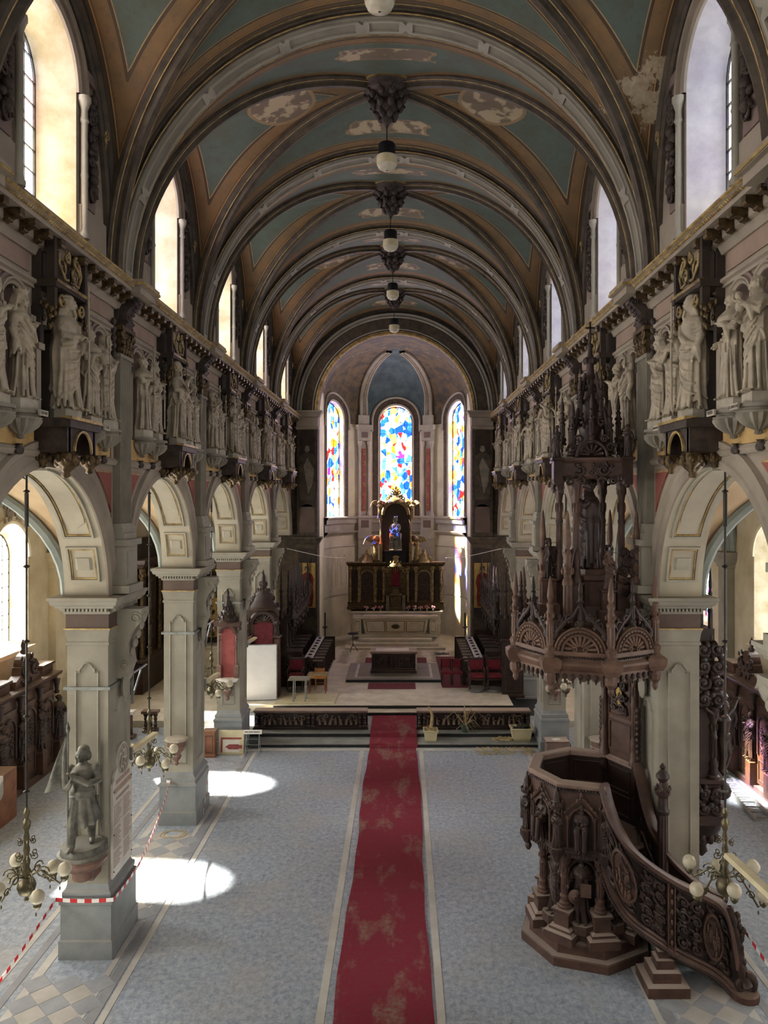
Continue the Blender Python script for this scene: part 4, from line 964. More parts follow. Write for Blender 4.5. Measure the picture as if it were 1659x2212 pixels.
def robe(seed, mb, amp=1., wid=1., top=.80, mantle=True, lean=0., short=0.):
    R = random.Random(seed); ph = [R.uniform(0, 6.28) for _ in range(6)]; n = 96; nz = 36
    prof = [(0, .150, .118), (.05, .140, .110), (.2, .118, .098), (.4, .118, .098), (.52, .124, .102), (.6, .112, .09), (.7, .128, .095), (.755, .142, .088), (.795, .120, .074), (.83, .062, .052), (.87, .034, .034)]
    zs = np.array([p[0] for p in prof]); rx = np.array([p[1] for p in prof])*wid*.86; ry = np.array([p[2] for p in prof])*wid*.92
    q = R.choice((-1, 1)); sway = q*.028; tw = R.uniform(-.9, .9); rows = []
    cx = lambda z: sway*sin(z*3.6)+lean*z
    for i in range(nz+1):
        z = short+(.87-short)*i/nz; g = 1 if z < .3 else max(.1, 1-(z-.3)/.4); a_ = amp*.26*g if z < .74 else 0
        x = float(np.interp(z, zs, rx)); y = float(np.interp(z, zs, ry)); row = []
        for j in range(n):
            t = 2*pi*j/n
            w1 = 9*t+ph[0]+tw*z*3; w2 = 14*t+ph[1]-tw*2*z
            fo = .75*(1-2*abs(sin(w1/2))**.8)+.45*(1-2*abs(sin(w2/2))**.8)+.25*sin(4*t+ph[2])
            k = 1+a_*fo
            # forward knee of the relaxed leg pushes the cloth smooth
            kn = math.exp(-((z-.30)/.13)**2)*max(0, cos(t+pi/2-q*.5))**3
            k = 1+a_*fo*(1-.8*kn)+.16*kn
            row.append((cx(z)+x*k*cos(t), y*k*sin(t), z))
        rows.append(row)
    mb.grid(rows, True, True, True)
    def onsurf(t, z, k): return (cx(z)+float(np.interp(z, zs, rx))*k*cos(t), float(np.interp(z, zs, ry))*k*sin(t), z)
    for j in range(9):
        t0 = -pi/2+(j-4)*.34+R.uniform(-.08, .08); dt = R.uniform(-.18, .18); zt = R.uniform(.4, .56)
        mb.tube([onsurf(t0+dt*i/5, zt+(.02-zt)*i/5, 1.06+.12*i/5) for i in range(6)], [.007, .011, .014, .016, .017, .016], 6)
    if mantle:
        for j in range(6):
            a0 = -pi/2-q*(1.15-.1*j); a1 = -pi/2+q*(.75+.12*j); za, zb_ = .70-.07*j, .60-.095*j
            mb.tube([onsurf(a0+(a1-a0)*i/8, za+(zb_-za)*i/8-.05*sin(pi*i/8), 1.22) for i in range(9)], [.006, .011, .013, .014, .014, .013, .012, .01, .006], 6)
        rows = []; m = 22
        for i in range(m+1):
            row = []
            for j in range(n):
                t = 2*pi*j/n; fr = max(0, cos(t+pi/2))            # 1 in front
                side = .5+.5*cos(t-(0 if q > 0 else pi)); zb = .10+.40*(1-side)+.05*sin(6*t+ph[5])
                z = .81+(zb-.81)*i/m
                x = float(np.interp(z, zs, rx)); y = float(np.interp(z, zs, ry))
                dz = (.81-z)
                fold = .085*sin(30*(z*.55+q*cos(t)*.16)+ph[3])*min(1, dz*4)*(.35+.65*fr)+.13*(1-2*abs(sin((9*t+ph[4])/2))**.8)*min(1, dz*2)*(1-.6*fr)
                k = 1.15+fold
                row.append((cx(z)+x*k*cos(t), y*k*sin(t), z))
            rows.append(row)
        mb.grid(rows, True, True, True)
        hem = rows[-1]; mb.tube(hem[::3]+hem[:1], .011, 5)
        mb.tube([(cx(.8)-q*.10, .03, .80), (cx(.74)-q*.085, -.085, .74), (cx(.64), -.115, .64), (cx(.56)+q*.09, -.10, .57), (cx(.5)+q*.13, -.03, .55)], [.018, .022, .026, .026, .02], 7)
    for sx in (-1, 1):
        mb.ell((sx*.05, -.115, .014), .026, .05, .018, 8, 5)
        for t_ in range(4): mb.ell((sx*.05+(t_-1.5)*.012, -.163, .01), .008, .014, .01, 5, 4)
def arm(mb, side, tgt, lean=0., sleeve=1.):
    s = Vector((side*.104+lean*.78, 0, .768)); t = Vector((side*tgt[0]*.76+lean*tgt[2], tgt[1]*.92, tgt[2]))
    e = (s+t)*.5+Vector((side*.045, .03, -.075)); 
    if tgt[2] < .5: e = (s+t)*.5+Vector((side*.03, .03, 0))
    pts = [s, s.lerp(e, .5)+Vector((side*.012, 0, .01)), e, e.lerp(t, .5), t]
    mb.tube([tuple(p) for p in pts], [.044*sleeve, .043*sleeve, .04*sleeve, .034*sleeve, .024*sleeve], 10)
    m = e.lerp(t, .62)
    mb.tube([tuple(m+Vector((0, 0, .01))), tuple(m+Vector((side*.01, .01, -.06*sleeve))), tuple(m+Vector((side*.015, .02, -.13*sleeve)))], [.04, .034, .012], 7)
    for k in range(3): c = s.lerp(e, .35+.25*k); mb.tube([tuple(c+Vector((side*.05, 0, .02))), tuple(c+Vector((0, -.055, -.01))), tuple(c+Vector((-side*.04, -.03, -.02)))], .011, 5)
    hand(mb, tuple(t+(t-e).normalized()*.02), (t-e).normalized())
    return t
def statue_mesh(seed, la='book', ra='chest', beard=0, hair='short', hat=None, turn=0., tilt=0., voxel=.0068, mt='statue', amp=1., wid=1., mantle=True, lean=0., wings=False):
    mb = MB(); robe(seed, mb, amp, wid, mantle=mantle, lean=lean)
    arm(mb, 1, POSE[la], lean); arm(mb, -1, POSE[ra], lean)
    head(mb, (lean*.93, -.012, .93), 1.12, turn, tilt, beard, hair, hat)
    if hair == 'tonsure':
        mb.lathe([(.16, .72), (.15, .77), (.09, .83), (.06, .85)], 20, (lean*.78, 0, 0))
    if wings:
        for q in (-1, 1):
            for k in range(7):
                a = 1.9-.27*k; l = .34+.05*k
                mb.tube([(q*.05, .09, .72), (q*(.05+l*.5*abs(cos(a))+.05), .14, .74+l*.55*sin(a)+.06), (q*(.05+l*.75*abs(cos(a))+.03), .13, .72+l*sin(a)-.05*k)], [.03, .035, .016], 6)
    return remesh(mb, voxel, 'figure', mt)
# props in the same unit frame
def prop_staff(x, y, top=1.05, crook=False, cross=False):
    k = MB(); k.tube([(x, y, .02), (x, y-.005, top*.5), (x, y, top)], .0095, 7)
    if crook: k.tube([(x+a, y, top+.05+b) for a, b in spiral(0, 0, .055, .012, -pi/2, 1.4, 18)], [.011-.0003*i for i in range(19)], 6); k.ell((x, y, top-.01), .018, .018, .02, 8, 5)
    if cross: k.box(x-.06, x+.06, y-.01, y+.01, top-.14, top-.12)
    return k
def prop_book(x, y, z, open_=False):
    k = MB(); k.box(-.05, .05, -.012, .012, -.07, .07); k.box(-.044, .054, -.008, .008, -.066, .066); k.xf(T(x, y, z) @ RX(-.35) @ RZ(.2)); return k
def prop_child(x, y, z):
    k = MB(); k.ell((x, y, z), .045, .04, .07, 9, 6); k.ell((x, y-.01, z+.1), .032, .034, .038, 9, 6); k.tube([(x-.03, y, z+.04), (x-.07, y-.03, z+.08)], .012, 5); k.tube([(x+.03, y, z+.04), (x+.06, y-.03, z+.1)], .012, 5); k.tube([(x-.02, y-.02, z-.05), (x-.03, y-.06, z-.09)], .016, 5); k.tube([(x+.02, y-.02, z-.05), (x+.03, y-.06, z-.1)], .016, 5); return k
def prop_sword(x, y):
    k = MB(); k.tube([(x, y, .08), (x, y, .62)], .012, 4); k.box(x-.05, x+.05, y-.01, y+.01, .62, .64); k.tube([(x, y, .64), (x, y, .72)], .012, 6); k.ell((x, y, .735), .016, .016, .016, 6, 4); return k
def prop_palm(x, y, z):
    k = MB(); k.tube([(x, y, z-.1), (x+.02, y, z+.1), (x+.06, y, z+.32)], [.008, .012, .006], 5)
    for i in range(9): k.tube([(x+.005*i, y, z-.02+.035*i), (x+.05+.006*i, y-.01, z+.03+.035*i)], [.008, .003], 4)
    return k
KINDS = {   # figure design: mesh arguments, prop, wording
 'king': (dict(seed=1, la='chest', ra='down', hair='long', hat='crown', turn=-.3), None, 'crowned queen, hand at breast'),
 'monkbook': (dict(seed=2, la='book', ra='chest', hair='tonsure', turn=.4), prop_book(.04, -.165, .66), 'tonsured monk with book'),
 'nun': (dict(seed=3, la='chest', ra='staff', hair='hood', turn=.2), prop_staff(-.15, -.135, 1.0), 'hooded nun with staff'),
 'abbot': (dict(seed=4, la='staff', ra='chest', hair='tonsure', turn=.3, mantle=False), prop_staff(.15, -.135, 1.08, True), 'abbot with crozier'),
 'prince': (dict(seed=5, la='hip', ra='chest', hair='long', hat='crown', beard=.6, turn=.3), prop_sword(.13, -.13), 'crowned king with sword'),
 'bishop': (dict(seed=6, la='staff', ra='raise', hair='short', hat='mitre', beard=1), prop_staff(.15, -.135, 1.12, True), 'mitred bishop raising hand'),
 'martyr': (dict(seed=7, la='chest', ra='book', hair='short', turn=-.2), prop_palm(-.06, -.18, .62), 'young martyr with palm'),
 'friar': (dict(seed=8, la='chest', ra='open', hair='tonsure', turn=-.35, tilt=.15, mantle=False, beard=.3), None, 'tonsured friar, open hand'),
 'childsaint': (dict(seed=9, la='up', ra='book', hair='tonsure', turn=-.3, tilt=.2), prop_child(.02, -.17, .74), 'friar carrying a child'),
 'matron': (dict(seed=10, la='down', ra='pray', hair='hood', turn=-.2), None, 'veiled praying woman'),
 'preacher': (dict(seed=11, la='pray', ra='pray', hair='short', turn=.15), None, 'saint with joined hands'),
 'crosser': (dict(seed=12, la='staff', ra='chest', hair='long', beard=.8), prop_staff(.15, -.135, 1.1, False, True), 'bearded saint with cross'),
 'ap_staff': (dict(seed=21, la='staff', ra='book', hair='long', beard=1.2, turn=.5, wid=1.04, amp=1.15), prop_staff(.15, -.135, 1.12), 'bearded apostle with long staff'),
 'ap_sword': (dict(seed=22, la='down', ra='staff', hair='long', beard=1.6, turn=-.7, wid=1.04, amp=1.15), prop_staff(-.15, -.135, .98), 'long-bearded apostle gripping a club'),
 'ap_book': (dict(seed=23, la='raise', ra='book', hair='short', beard=1.2, turn=.3, wid=1.04, amp=1.15), prop_book(-.05, -.165, .66), 'apostle with book, hand raised'),
 'ap_cross': (dict(seed=24, la='chest', ra='staff', hair='long', beard=.8, turn=-.3, wid=1.04, amp=1.15), prop_staff(-.15, -.135, 1.08, False, True), 'apostle holding a cross'),
}
KM = {n: (statue_mesh(**a), p.mesh('attribute', 'statue', 40) if p else None, w) for n, (a, p, w) in KINDS.items()}
_m = MB(); _m.lathe([(.20, 0), (.20, .12), (.185, .14)], 8, rot=pi/8); PLN = _m.mesh('plinth', 'plinth')
_m = MB(); _m.stack(-.17, .17, -.14, .14, [(0, 0), (.12, 0), (.13, -.01)]); PLN2 = _m.mesh('plinth', 'plinth')
def put_statue(kind, loc, rot, h, label, cat='statue', group=None, plinth=PLN, ph=.13, name='saint_statue'):
    r = thing(name, label, cat, loc, rot, group)
    if plinth: inst('plinth', plinth, r)
    inst('figure', KM[kind][0], r, (0, 0, ph), None, h)
    if KM[kind][1]: inst('attribute', KM[kind][1], r, (0, 0, ph), None, h)
    return r
ORD = ['first', 'second', 'third', 'fourth', 'fifth']
LK = [['matron', 'king', 'monkbook', 'nun'], ['abbot', 'prince', 'bishop', 'martyr'], ['bishop', 'crosser', 'preacher', 'prince'], ['nun', 'matron', 'abbot', 'preacher'], ['martyr', 'monkbook', 'crosser', 'king']]
RK = [['childsaint', 'friar', 'monkbook', 'king'], ['matron', 'preacher', 'nun', 'abbot'], ['crosser', 'bishop', 'martyr', 'prince'], ['preacher', 'monkbook', 'king', 'nun'], ['abbot', 'matron', 'crosser', 'bishop']]
LA_ = ['ap_staff', 'ap_book', 'ap_cross', 'ap_sword', 'ap_book']; RA_ = ['ap_sword', 'ap_staff', 'ap_book', 'ap_cross', 'ap_staff']
from collections import Counter
for s, nm in SIDES:
    f = fside(s); rot = pi/2 if s < 0 else -pi/2
    side = 'wall above the pulpit' if s > 0 else 'wall facing the pulpit'
    for b in range(5):
        for i, du in enumerate(SAINT_U):
            kd = (RK[b][i] if s > 0 else LK[b][i])
            if s > 0 and b == 0: kd = ['childsaint', 'friar', 'monkbook', 'king'][i]
            pos = ('before', 'before', 'past', 'past')[i]
            near = ('outer', 'inner', 'inner', 'outer')[i]
            put_statue(kd, f(BY(b)+du, 8.455, .10), rot + (.25 if du < 0 else -.2)*(1 if s < 0 else -1)*.4, 1.3,
                'stone %s, %s niche %s %s apostle, %s' % (KM[kd][2], near, pos, ORD[b], side), group='saint statues along the nave walls', plinth=PLN if (i+b) % 2 else PLN2)
        kd = (RA_ if s > 0 else LA_)[b]
        put_statue(kd, f(BY(b), 8.44, .22), rot, 1.55, 'larger stone %s, %s apostle console on %s' % (KM[kd][2], ORD[b], side), group='apostle statues over the arcade arches', ph=.12, name='apostle_statue')
# inscriptions under the nearest saints
def text(par, s_, f, u, v, d, size, m_, side):
    cu = bpy.data.curves.new('lettering', 'FONT'); cu.body = s_; cu.size = size; cu.align_x = 'CENTER'; cu.extrude = .002; cu.materials.append(M[m_])
    o = bpy.data.objects.new('lettering', cu); COL.objects.link(o); o.parent = par; o.location = f(u, v, d); o.rotation_euler = (pi/2, 0, side); return o
mat('ink', (110, 100, 88), (96, 86, 76), 5, .8)
k = MB(); k.box(-.11, .11, -.012, .012, -.035, .035); TAB = k.mesh('name_tablet', 'plinth')
for (s_, b, i, tx) in ((1, 0, 1, 'ASSISE'), (1, 0, 0, 'DE PADOUE'), (1, 0, 2, 'BERNARD'), (-1, 0, 1, 'S:LOUIS'), (-1, 0, 2, 'S:TO')):
    f = fside(s_); sd = pi/2 if s_ < 0 else -pi/2
    o = inst('name_tablet', TAB, WALL[s_], f(BY(b)+SAINT_U[i], 8.42, .385), sd)
    text(WALL[s_], tx, f, BY(b)+SAINT_U[i], 8.405, .40, .06 if len(tx) < 7 else .045, 'ink', sd)
# ---------------------------------------------------------------- pulpit
def wood(me, m_, name=None):
    k = ('w', me.name, m_)
    if k not in WCACHE: c = me.copy(); c.materials.clear(); c.materials.append(M[m_]); WCACHE[k] = c
    return WCACHE[k]
WCACHE = {}
def warp(mb, fn): mb.v = [tuple(fn(*p)) for p in mb.v]; return mb
def smooth_path(P, n):                          # Catmull-Rom through control points
    P = [np.array(p, float) for p in P]; out = []; m = len(P)-1
    for i in range(n+1):
        t = m*i/n; k = min(int(t), m-1); t -= k
        p0 = P[k-1] if k else 2*P[0]-P[1]; p1 = P[k]; p2 = P[k+1]; p3 = P[k+2] if k+2 <= m else 2*P[m]-P[m-1]
        out.append(.5*((2*p1)+(-p0+p2)*t+(2*p0-5*p1+4*p2-p3)*t*t+(-p0+3*p1-3*p2+p3)*t**3))
    return out
PX, PYC = 3.40, 12.90
PU = thing('pulpit', 'dark carved oak pulpit with winding stair and tall spired canopy beside a pillar', 'pulpit', (PX, PYC, 0))
def VA(j): return radians(5+45*j)
def V(R, j, z): return (R*cos(VA(j)), R*sin(VA(j)), z)
def ff(j, R):
    th = VA(j)+pi/8; ap = R*cos(pi/8); n = (cos(th), sin(th)); t = (-sin(th), cos(th))
    return lambda u, v, d: (n[0]*(ap+d)+t[0]*u, n[1]*(ap+d)+t[1]*u, v)
def oct_(mb, prof): return mb.lathe([(r, z) for r, z in prof], 8, rot=VA(0))
def sub(name, par=None): return inst(name, None, par or PU)
def wfig(par, kind, loc, rot, h, m_='wooddark', name='carved_figure', label=None):
    o = inst(name, wood(KM[kind][0], m_), par, loc, rot, h)
    if label: o['label'] = label
    if KM[kind][1] is not None and par is not None: inst('attribute', wood(KM[kind][1], m_), par, loc, rot, h)
    return o
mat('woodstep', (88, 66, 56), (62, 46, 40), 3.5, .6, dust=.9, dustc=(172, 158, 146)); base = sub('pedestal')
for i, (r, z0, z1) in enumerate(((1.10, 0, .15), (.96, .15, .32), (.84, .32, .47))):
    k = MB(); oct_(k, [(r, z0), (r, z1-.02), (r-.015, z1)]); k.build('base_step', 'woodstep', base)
k = MB(); oct_(k, [(.5, .47), (.5, 1.6)]); k.build('pedestal_core', 'woodblack', base)
def fluted(h, r, m_='woodred'):
    k = MB(); k.lathe([(r*1.5, 0), (r*1.5, h*.04), (r*1.2, h*.06), (r*1.25, h*.1), (r*.95, h*.13), (r*1.1, h*.18), (r*1.15, h*.22), (r*.8, h*.26), (r*.85, h*.30)], 12)
    k.lathe([(r*.85, h*.30), (r*.8, h*.56)], 24, lobes=12, amp=.09); k.lathe([(r*1.0, h*.56), (r*1.05, h*.59), (r*.85, h*.61), (r*.95, h*.7), (r*.8, h*.78), (r*1.15, h*.86), (r*1.3, h*.92), (r*1.4, h*.93), (r*1.4, h)], 12)
    for q in range(8): k.ell((r*.95*cos(q*pi/4), r*.95*sin(q*pi/4), h*.72), r*.25, r*.25, h*.05, 6, 4); k.ell((r*1.1*cos(q*pi/4+.4), r*1.1*sin(q*pi/4+.4), h*.88), r*.25, r*.25, h*.035, 6, 4)
    return k
FLC = fluted(.86, .075).mesh('column', 'woodred', 40)
for j in (3, 4, 5, 6, 7, 0):
    x, y, _ = V(.72, j, 0)
    k = MB(); oc = [(-.19, 0), (.19, 0)]; k.stack(-.19, .19, -.19, .19, [(.30, .06), (.44, .06), (.46, .0), (.5, .0), (.52, -.06), (.72, -.06), (.75, -.03), (.78, -.03)]); k.xf(T(x, y, 0) @ RZ(VA(j))); k.build('column_pedestal', 'woodstep', base)
    inst('column', FLC, base, (x, y, .78))
for j in (3, 4, 5, 6):
    f = ff(j, .72); k = MB(); arch_mold(k, f, 0, 1.34, .2, [(0, -.12), (0, .0), (.03, .02), (.05, 0), (.05, -.12)], n=14); fbox(k, f, -.26, .26, 1.58, 1.66, -.2, .02); k.build('niche_arch', 'wooddark', base, 30)
for j, kd in ((5, 'friar'), (4, 'bishop'), (6, 'prince')):
    f = ff(j, .64); p = f(0, .58, .02)
    k = MB(); k.lathe([(.24, .44), (.24, .58)], 8, (p[0], p[1], 0)); k.build('figure_plinth', 'woodstep', base)
    wfig(base, kd, p, VA(j)+pi/8+pi/2, 1.06, 'wooddark', label='robed man carved in dark wood holding a book and hat' if j == 5 else None)
f = ff(5, .64)
k = MB(); k.lathe([(.11, 0), (.115, .012), (.05, .025), (.05, .05), (.035, .07), (.01, .075)], 16); k.xf(T(*f(-.1, 1.0, .15)) @ RZ(VA(5)+pi/8+pi/2) @ RX(1.35)); k.build('carved_hat', 'woodred', base, True)
k = MB(); k.box(-.08, .08, -.03, .03, -.1, .1); k.box(-.07, .085, -.022, .022, -.094, .094); k.xf(T(*f(.06, 1.12, .14)) @ RZ(VA(5)+pi/8+pi/2) @ RX(-.3)); k.build('carved_book', 'woodred', base)
# tub
tub = sub('tub')
k = MB(); oct_(k, [(.62, 1.55), (.70, 1.62), (.74, 1.66), (.9, 1.7), (1.0, 1.74), (1.02, 1.78), (.96, 1.8)]); k.build('tub_cornice', 'wooddark', tub)
k = MB(); oct_(k, [(.9, 1.8), (.9, 1.815)]); k.build('tub_floor', 'woodred', tub)
for j in range(0, 6):
    f = ff(j, .93); h = .93*sin(pi/8)
    k = MB(); fbox(k, f, -h, h, 1.8, 2.8, -.09, -.02); k.build('tub_panel', 'wooddark', tub)
    k = MB()
    for (a, e) in ((1.9, 2.25), (2.32, 2.7)): frame_bars(k, lambda u, v, d: f(u, v, -.09-d), [(-h*.7, a), (h*.7, a), (h*.7, e), (-h*.7, e)], .03, 0, .02)
    k.build('panel_moulding', 'wooddark', tub)
    if j in (0, 1): continue
    k = MB(); arch_wall(k, f, -h, h, 1.84, 2.74, 0, .17, 1.86, 2.3, .02, n=12); o_ = outline(0, .17, 1.86, 2.3, 12); reveal(k, f, o_, .02, o_, -.02)
    k.build('niche_panel', 'woodred', tub)
    k = MB(); niche(k, f, 0, .17, 1.86, 2.3, .0); 
    k = MB(); arch_mold(k, f, 0, 2.3, .17, [(0, .02), (0, .06), (.03, .06), (.03, .02)], n=12)
    for q in (-1, 1):
        k.tube([f(q*.21, 1.86, .06), f(q*.21, 2.34, .06)], .022, 8); k.tube([f(q*.21, 2.3, .06), f(q*.21, 2.36, .06)], .034, 8); k.tube([f(q*.3, 1.86, .04), f(q*.3, 2.6, .04)], .02, 8)
        k.tube([f(q*.26, 2.4, .06), f(0, 2.66, .07)], .022, 6)
        for t in range(4): k.ell(f(q*(.22-.055*t), 2.46+.055*t, .08), .025, .025, .025, 6, 4)
    k.ell(f(0, 2.70, .08), .035, .035, .05, 7, 5); k.build('niche_gable', 'woodred', tub, 40)
    k = MB()
    for t in range(14): k.ell(f(-h+2*h*(t+.5)/14, 2.76, .03), .022, .022, .02, 6, 4)
    fbox(k, f, -h, h, 2.72, 2.75, -.02, .03); fbox(k, f, -h, h, 1.78, 1.85, -.02, .05)
    for t in range(12): fbox(k, f, -h+2*h*(t+.25)/12, -h+2*h*(t+.75)/12, 1.70, 1.76, .06, .085)
    k.build('carved_beading', 'wooddark', tub, 40)['kind'] = 'stuff'
    # seated figure in the niche
    mb = MB(); robe(40+j, mb, 1, 1.0, mantle=True, short=.42); mb.xf(T(0, .0, -.42))
    for q in (-1, 1): mb.tube([(q*.07, -.02, .08), (q*.08, -.2, .1), (q*.075, -.21, -.1), (q*.07, -.22, -.3)], [.07, .068, .055, .06], 10)
    arm(mb.xf(T(0, 0, .42)), 1, POSE['book']); arm(mb, -1, POSE['chest']); head(mb, (0, -.012, .93), 1.1, .2*(j-4), .1, 1, 'long')
    me = remesh(mb.xf(T(0, 0, -.12)), .011, 'seated_figure', 'wooddark')
    inst('seated_figure', me, tub, f(0, 1.88, .03), VA(j)+pi/8+pi/2, .74)
for j in (2, 3, 4, 5, 6):
    x, y, _ = V(1.0, j, 0)
    k = MB(); k.lathe([(.05, 1.62), (.09, 1.7), (.12, 1.76), (.12, 1.84), (.09, 1.86)], 8, (x*1.0, y, 0)); k.lathe([(.03, 1.5), (.06, 1.56), (.04, 1.62)], 8, (x*.98, y*.98, 0)); k.build('figure_corbel', 'wooddark', tub, 40)
    wfig(tub, ['matron', 'abbot', 'martyr', 'crosser', 'preacher'][j-2], (x, y, 1.86), VA(j)+pi/2, .58)
    k = MB(); k.lathe([(.03, 2.44), (.10, 2.46), (.11, 2.52), (.07, 2.55), (.05, 2.6), (.055, 2.66), (.02, 2.74), (.005, 2.8)], 8, (x, y, 0))
    for q in range(6): k.ell((x+.09*cos(q*1.05), y+.09*sin(q*1.05), 2.53), .025, .025, .04, 6, 4)
    k.build('figure_canopy', 'wooddark', tub, 40)
ri, ro = .80, 1.0
k = MB(); rows = []
for j in range(0, 7): rows.append([V(r, j, z) for r, z in ((ri, 2.78), (ri, 2.85), (ri+.02, 2.87), (ro-.03, 2.87), (ro, 2.84), (ro-.01, 2.8), (ro-.05, 2.77))])
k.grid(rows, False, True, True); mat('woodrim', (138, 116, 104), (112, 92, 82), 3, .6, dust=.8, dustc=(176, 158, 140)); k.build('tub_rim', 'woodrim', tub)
# backboard
bb = sub('backboard'); f = ff(0, .93); h = .36
k = MB(); fbox(k, f, -h, h, 2.6, 4.7, -.08, 0); k.build('board', 'woodred', bb)
k = MB()
g = lambda u, v, d: f(u, v, -.08-d)
frame_bars(k, g, [(-.26, 2.98), (.26, 2.98), (.26, 3.5), (-.26, 3.5)], .04, 0, .03); frame_bars(k, g, [(-.26, 3.58), (.26, 3.58), (.26, 4.45), (-.26, 4.45)], .04, 0, .03); k.build('board_moulding', 'woodred', bb)
k = MB(); k.add(*(lambda p: (p, [tuple(range(16))]))([g(.1*cos(t*pi/8), 3.95+.16*sin(t*pi/8), .05) for t in range(16)])); k.build('board_medallion', 'goldground', bb)
o_ = ornament(5, .4, .6, .07, 16, .035); warp(o_, lambda u, d, v: g(u, 3.65+v, -d+.01)); o_.build('board_carving', 'wooddark', bb, True)
for u in (-.36, .36):
    k = MB(); k.merge(fluted(1.75, .06), T(*g(u, 2.85, .03))); k.build('board_column', 'woodred', bb, 40)
    k = MB()
    for t in range(9): k.ell(g(u*1.22, 3.0+.1*t, .02), .05, .05, .07, 6, 4)
    k.build('board_leafage', 'wooddark', bb, True)
k = MB(); p = g(.36, 2.6, .03); k.lathe([(.03, 0), (.07, .04), (.09, .12), (.06, .2), (.09, .24)], 8, (p[0], p[1], 2.55)); k.build('board_finial', 'wooddark', bb, True)
# stair
st = sub('staircase')
OUT = [(3.48, 11.97, 1.72, 2.84), (3.53, 11.85, 1.45, 2.56), (3.62, 11.70, 1.22, 2.30), (3.80, 11.56, .98, 2.03), (4.09, 11.52, .77, 1.78), (4.49, 11.53, .5, 1.53), (4.95, 11.53, .27, 1.32), (5.14, 11.45, .17, 1.22), (5.24, 11.36, .09, .95), (5.30, 11.28, .05, .45)]
INN = [(4.26, 12.86, 1.75, 2.86), (4.26, 12.6, 1.5, 2.6), (4.28, 12.35, 1.3, 2.28), (4.36, 12.14, 1.05, 1.95), (4.6, 12.04, .75, 1.6), (4.9, 12.02, .5, 1.32), (5.2, 12.02, .25, 1.15), (5.4, 12.0, .13, 1.1)]
def lpt(p): return (p[0]-PX, p[1]-PYC)
def balus(ctrl, sgn, orn):
    P = smooth_path([(a-PX, b-PYC, c, e) for a, b, c, e in ctrl], 48)
    L = [0]
    for a, b in zip(P, P[1:]): L.append(L[-1]+float(np.hypot(b[0]-a[0], b[1]-a[1])))
    N = []
    for i in range(len(P)):
        a, b = P[max(i-1, 0)], P[min(i+1, len(P)-1)]; t = b[:2]-a[:2]; t = t/np.linalg.norm(t); N.append(np.array([t[1], -t[0]])*sgn)
    def at(u, v, d):                            # u along, v 0..1 up, d outward
        i = int(np.clip(np.searchsorted(L, u)-1, 0, len(L)-2)); t = (u-L[i])/max(1e-6, L[i+1]-L[i])
        p = P[i]+(P[i+1]-P[i])*t; n = N[i]+(N[i+1]-N[i])*t
        return (p[0]+n[0]*d, p[1]+n[1]*d, p[2]+(p[3]-p[2])*v)
    us = [L[-1]*i/48 for i in range(49)]
    def rail(name, pr, m_):
        k = MB(); k.grid([[(lambda q: (q[0], q[1], q[2]+dz))(at(u, v0, d)) for v0, dz, d in pr] for u in us], True, True, True); k.build(name, m_, st, 40)
    k = MB(); k.grid([[at(u, 0, .02), at(u, 1, .02), at(u, 1, -.03), at(u, 0, -.03)] for u in us], True, True, True); k.build('balustrade_board', 'woodblack', st)
    rail('handrail', [(1, 0, -.08), (1, .05, -.09), (1, .085, -.05), (1, .09, .04), (1, .06, .10), (1, .0, .11), (1, -.03, .07), (1, -.06, .06), (1, -.07, .02), (1, -.05, -.05)], 'woodred')
    rail('bottom_rail', [(0, -.1, -.06), (0, -.11, .05), (0, -.07, .1), (0, .0, .09), (0, .03, .06), (0, .06, .08), (0, .09, .06), (0, .1, .02), (0, .08, -.06)], 'woodred')
    if not orn: return at, L
    k = MB()
    for i in range(110):
        u = L[-1]*(i+.5)/110; k.ell((lambda q: (q[0], q[1], q[2]-.045))(at(u, 0, .11)), .02, .02, .022, 6, 4); k.ell((lambda q: (q[0], q[1], q[2]-.03))(at(u, 1, .10)), .012, .012, .014, 5, 3)
    k.build('rail_beading', 'wooddark', st, True)
    for (u0, u1, sd) in ((.06, .62, 1), (.62, 1.02, 2), (1.14, 1.6, 3), (1.6, L[-1]-.12, 4)):
        w_ = u1-u0; o_ = ornament(60+sd, w_, 1.0, .06, 22, .04); warp(o_, lambda u, d, v: at(u0+w_/2+u*.92, .1+.8*v, .02-d)); o_.build('openwork_scroll', 'wooddark', st, True)
    for uc in (.42, L[-1]-.40):
        k = MB(); k.grid([[at(uc+(.17-.0)*cos(t*pi/12)*q, .52+.33*sin(t*pi/12)*q, d) for q, d in ((1.0, .03), (1.0, .09), (.9, .10), (.84, .06))] for t in range(25)]); k.build('medallion_frame', 'woodred', st, 40)
        k = MB(); k.add([at(uc+.15*cos(t*pi/10), .52+.29*sin(t*pi/10), .06) for t in range(20)], [tuple(range(20))])
        R = random.Random(int(uc*100))
        for t in range(11):
            a, e = R.uniform(-.1, .1), R.uniform(.3, .7); k.ell(at(uc+a, e, .07), .026, .03, .07, 6, 4); k.ell(at(uc+a, e+.085, .085), .018, .02, .022, 6, 4)
        k.build('medallion_relief', 'woodred', st, True)
    u = 1.08; k = MB()
    for (a, e, dd) in ((u-.06, u-.04, .09), (u+.04, u+.06, .09), (u-.045, u+.045, .05)): k.grid([[at(a, v, 0), at(a, v, dd), at(e, v, dd), at(e, v, 0)] for v in (.0, .5, 1)], True)
    for t in range(6): k.ell(at(u, .12+.15*t, .08), .03, .03, .045, 7, 5)
    k.build('balustrade_post', 'woodred', st, 40)
    return at, L
atO, LO = balus(OUT, 1, True); atI, LI = balus(INN, -1, False)
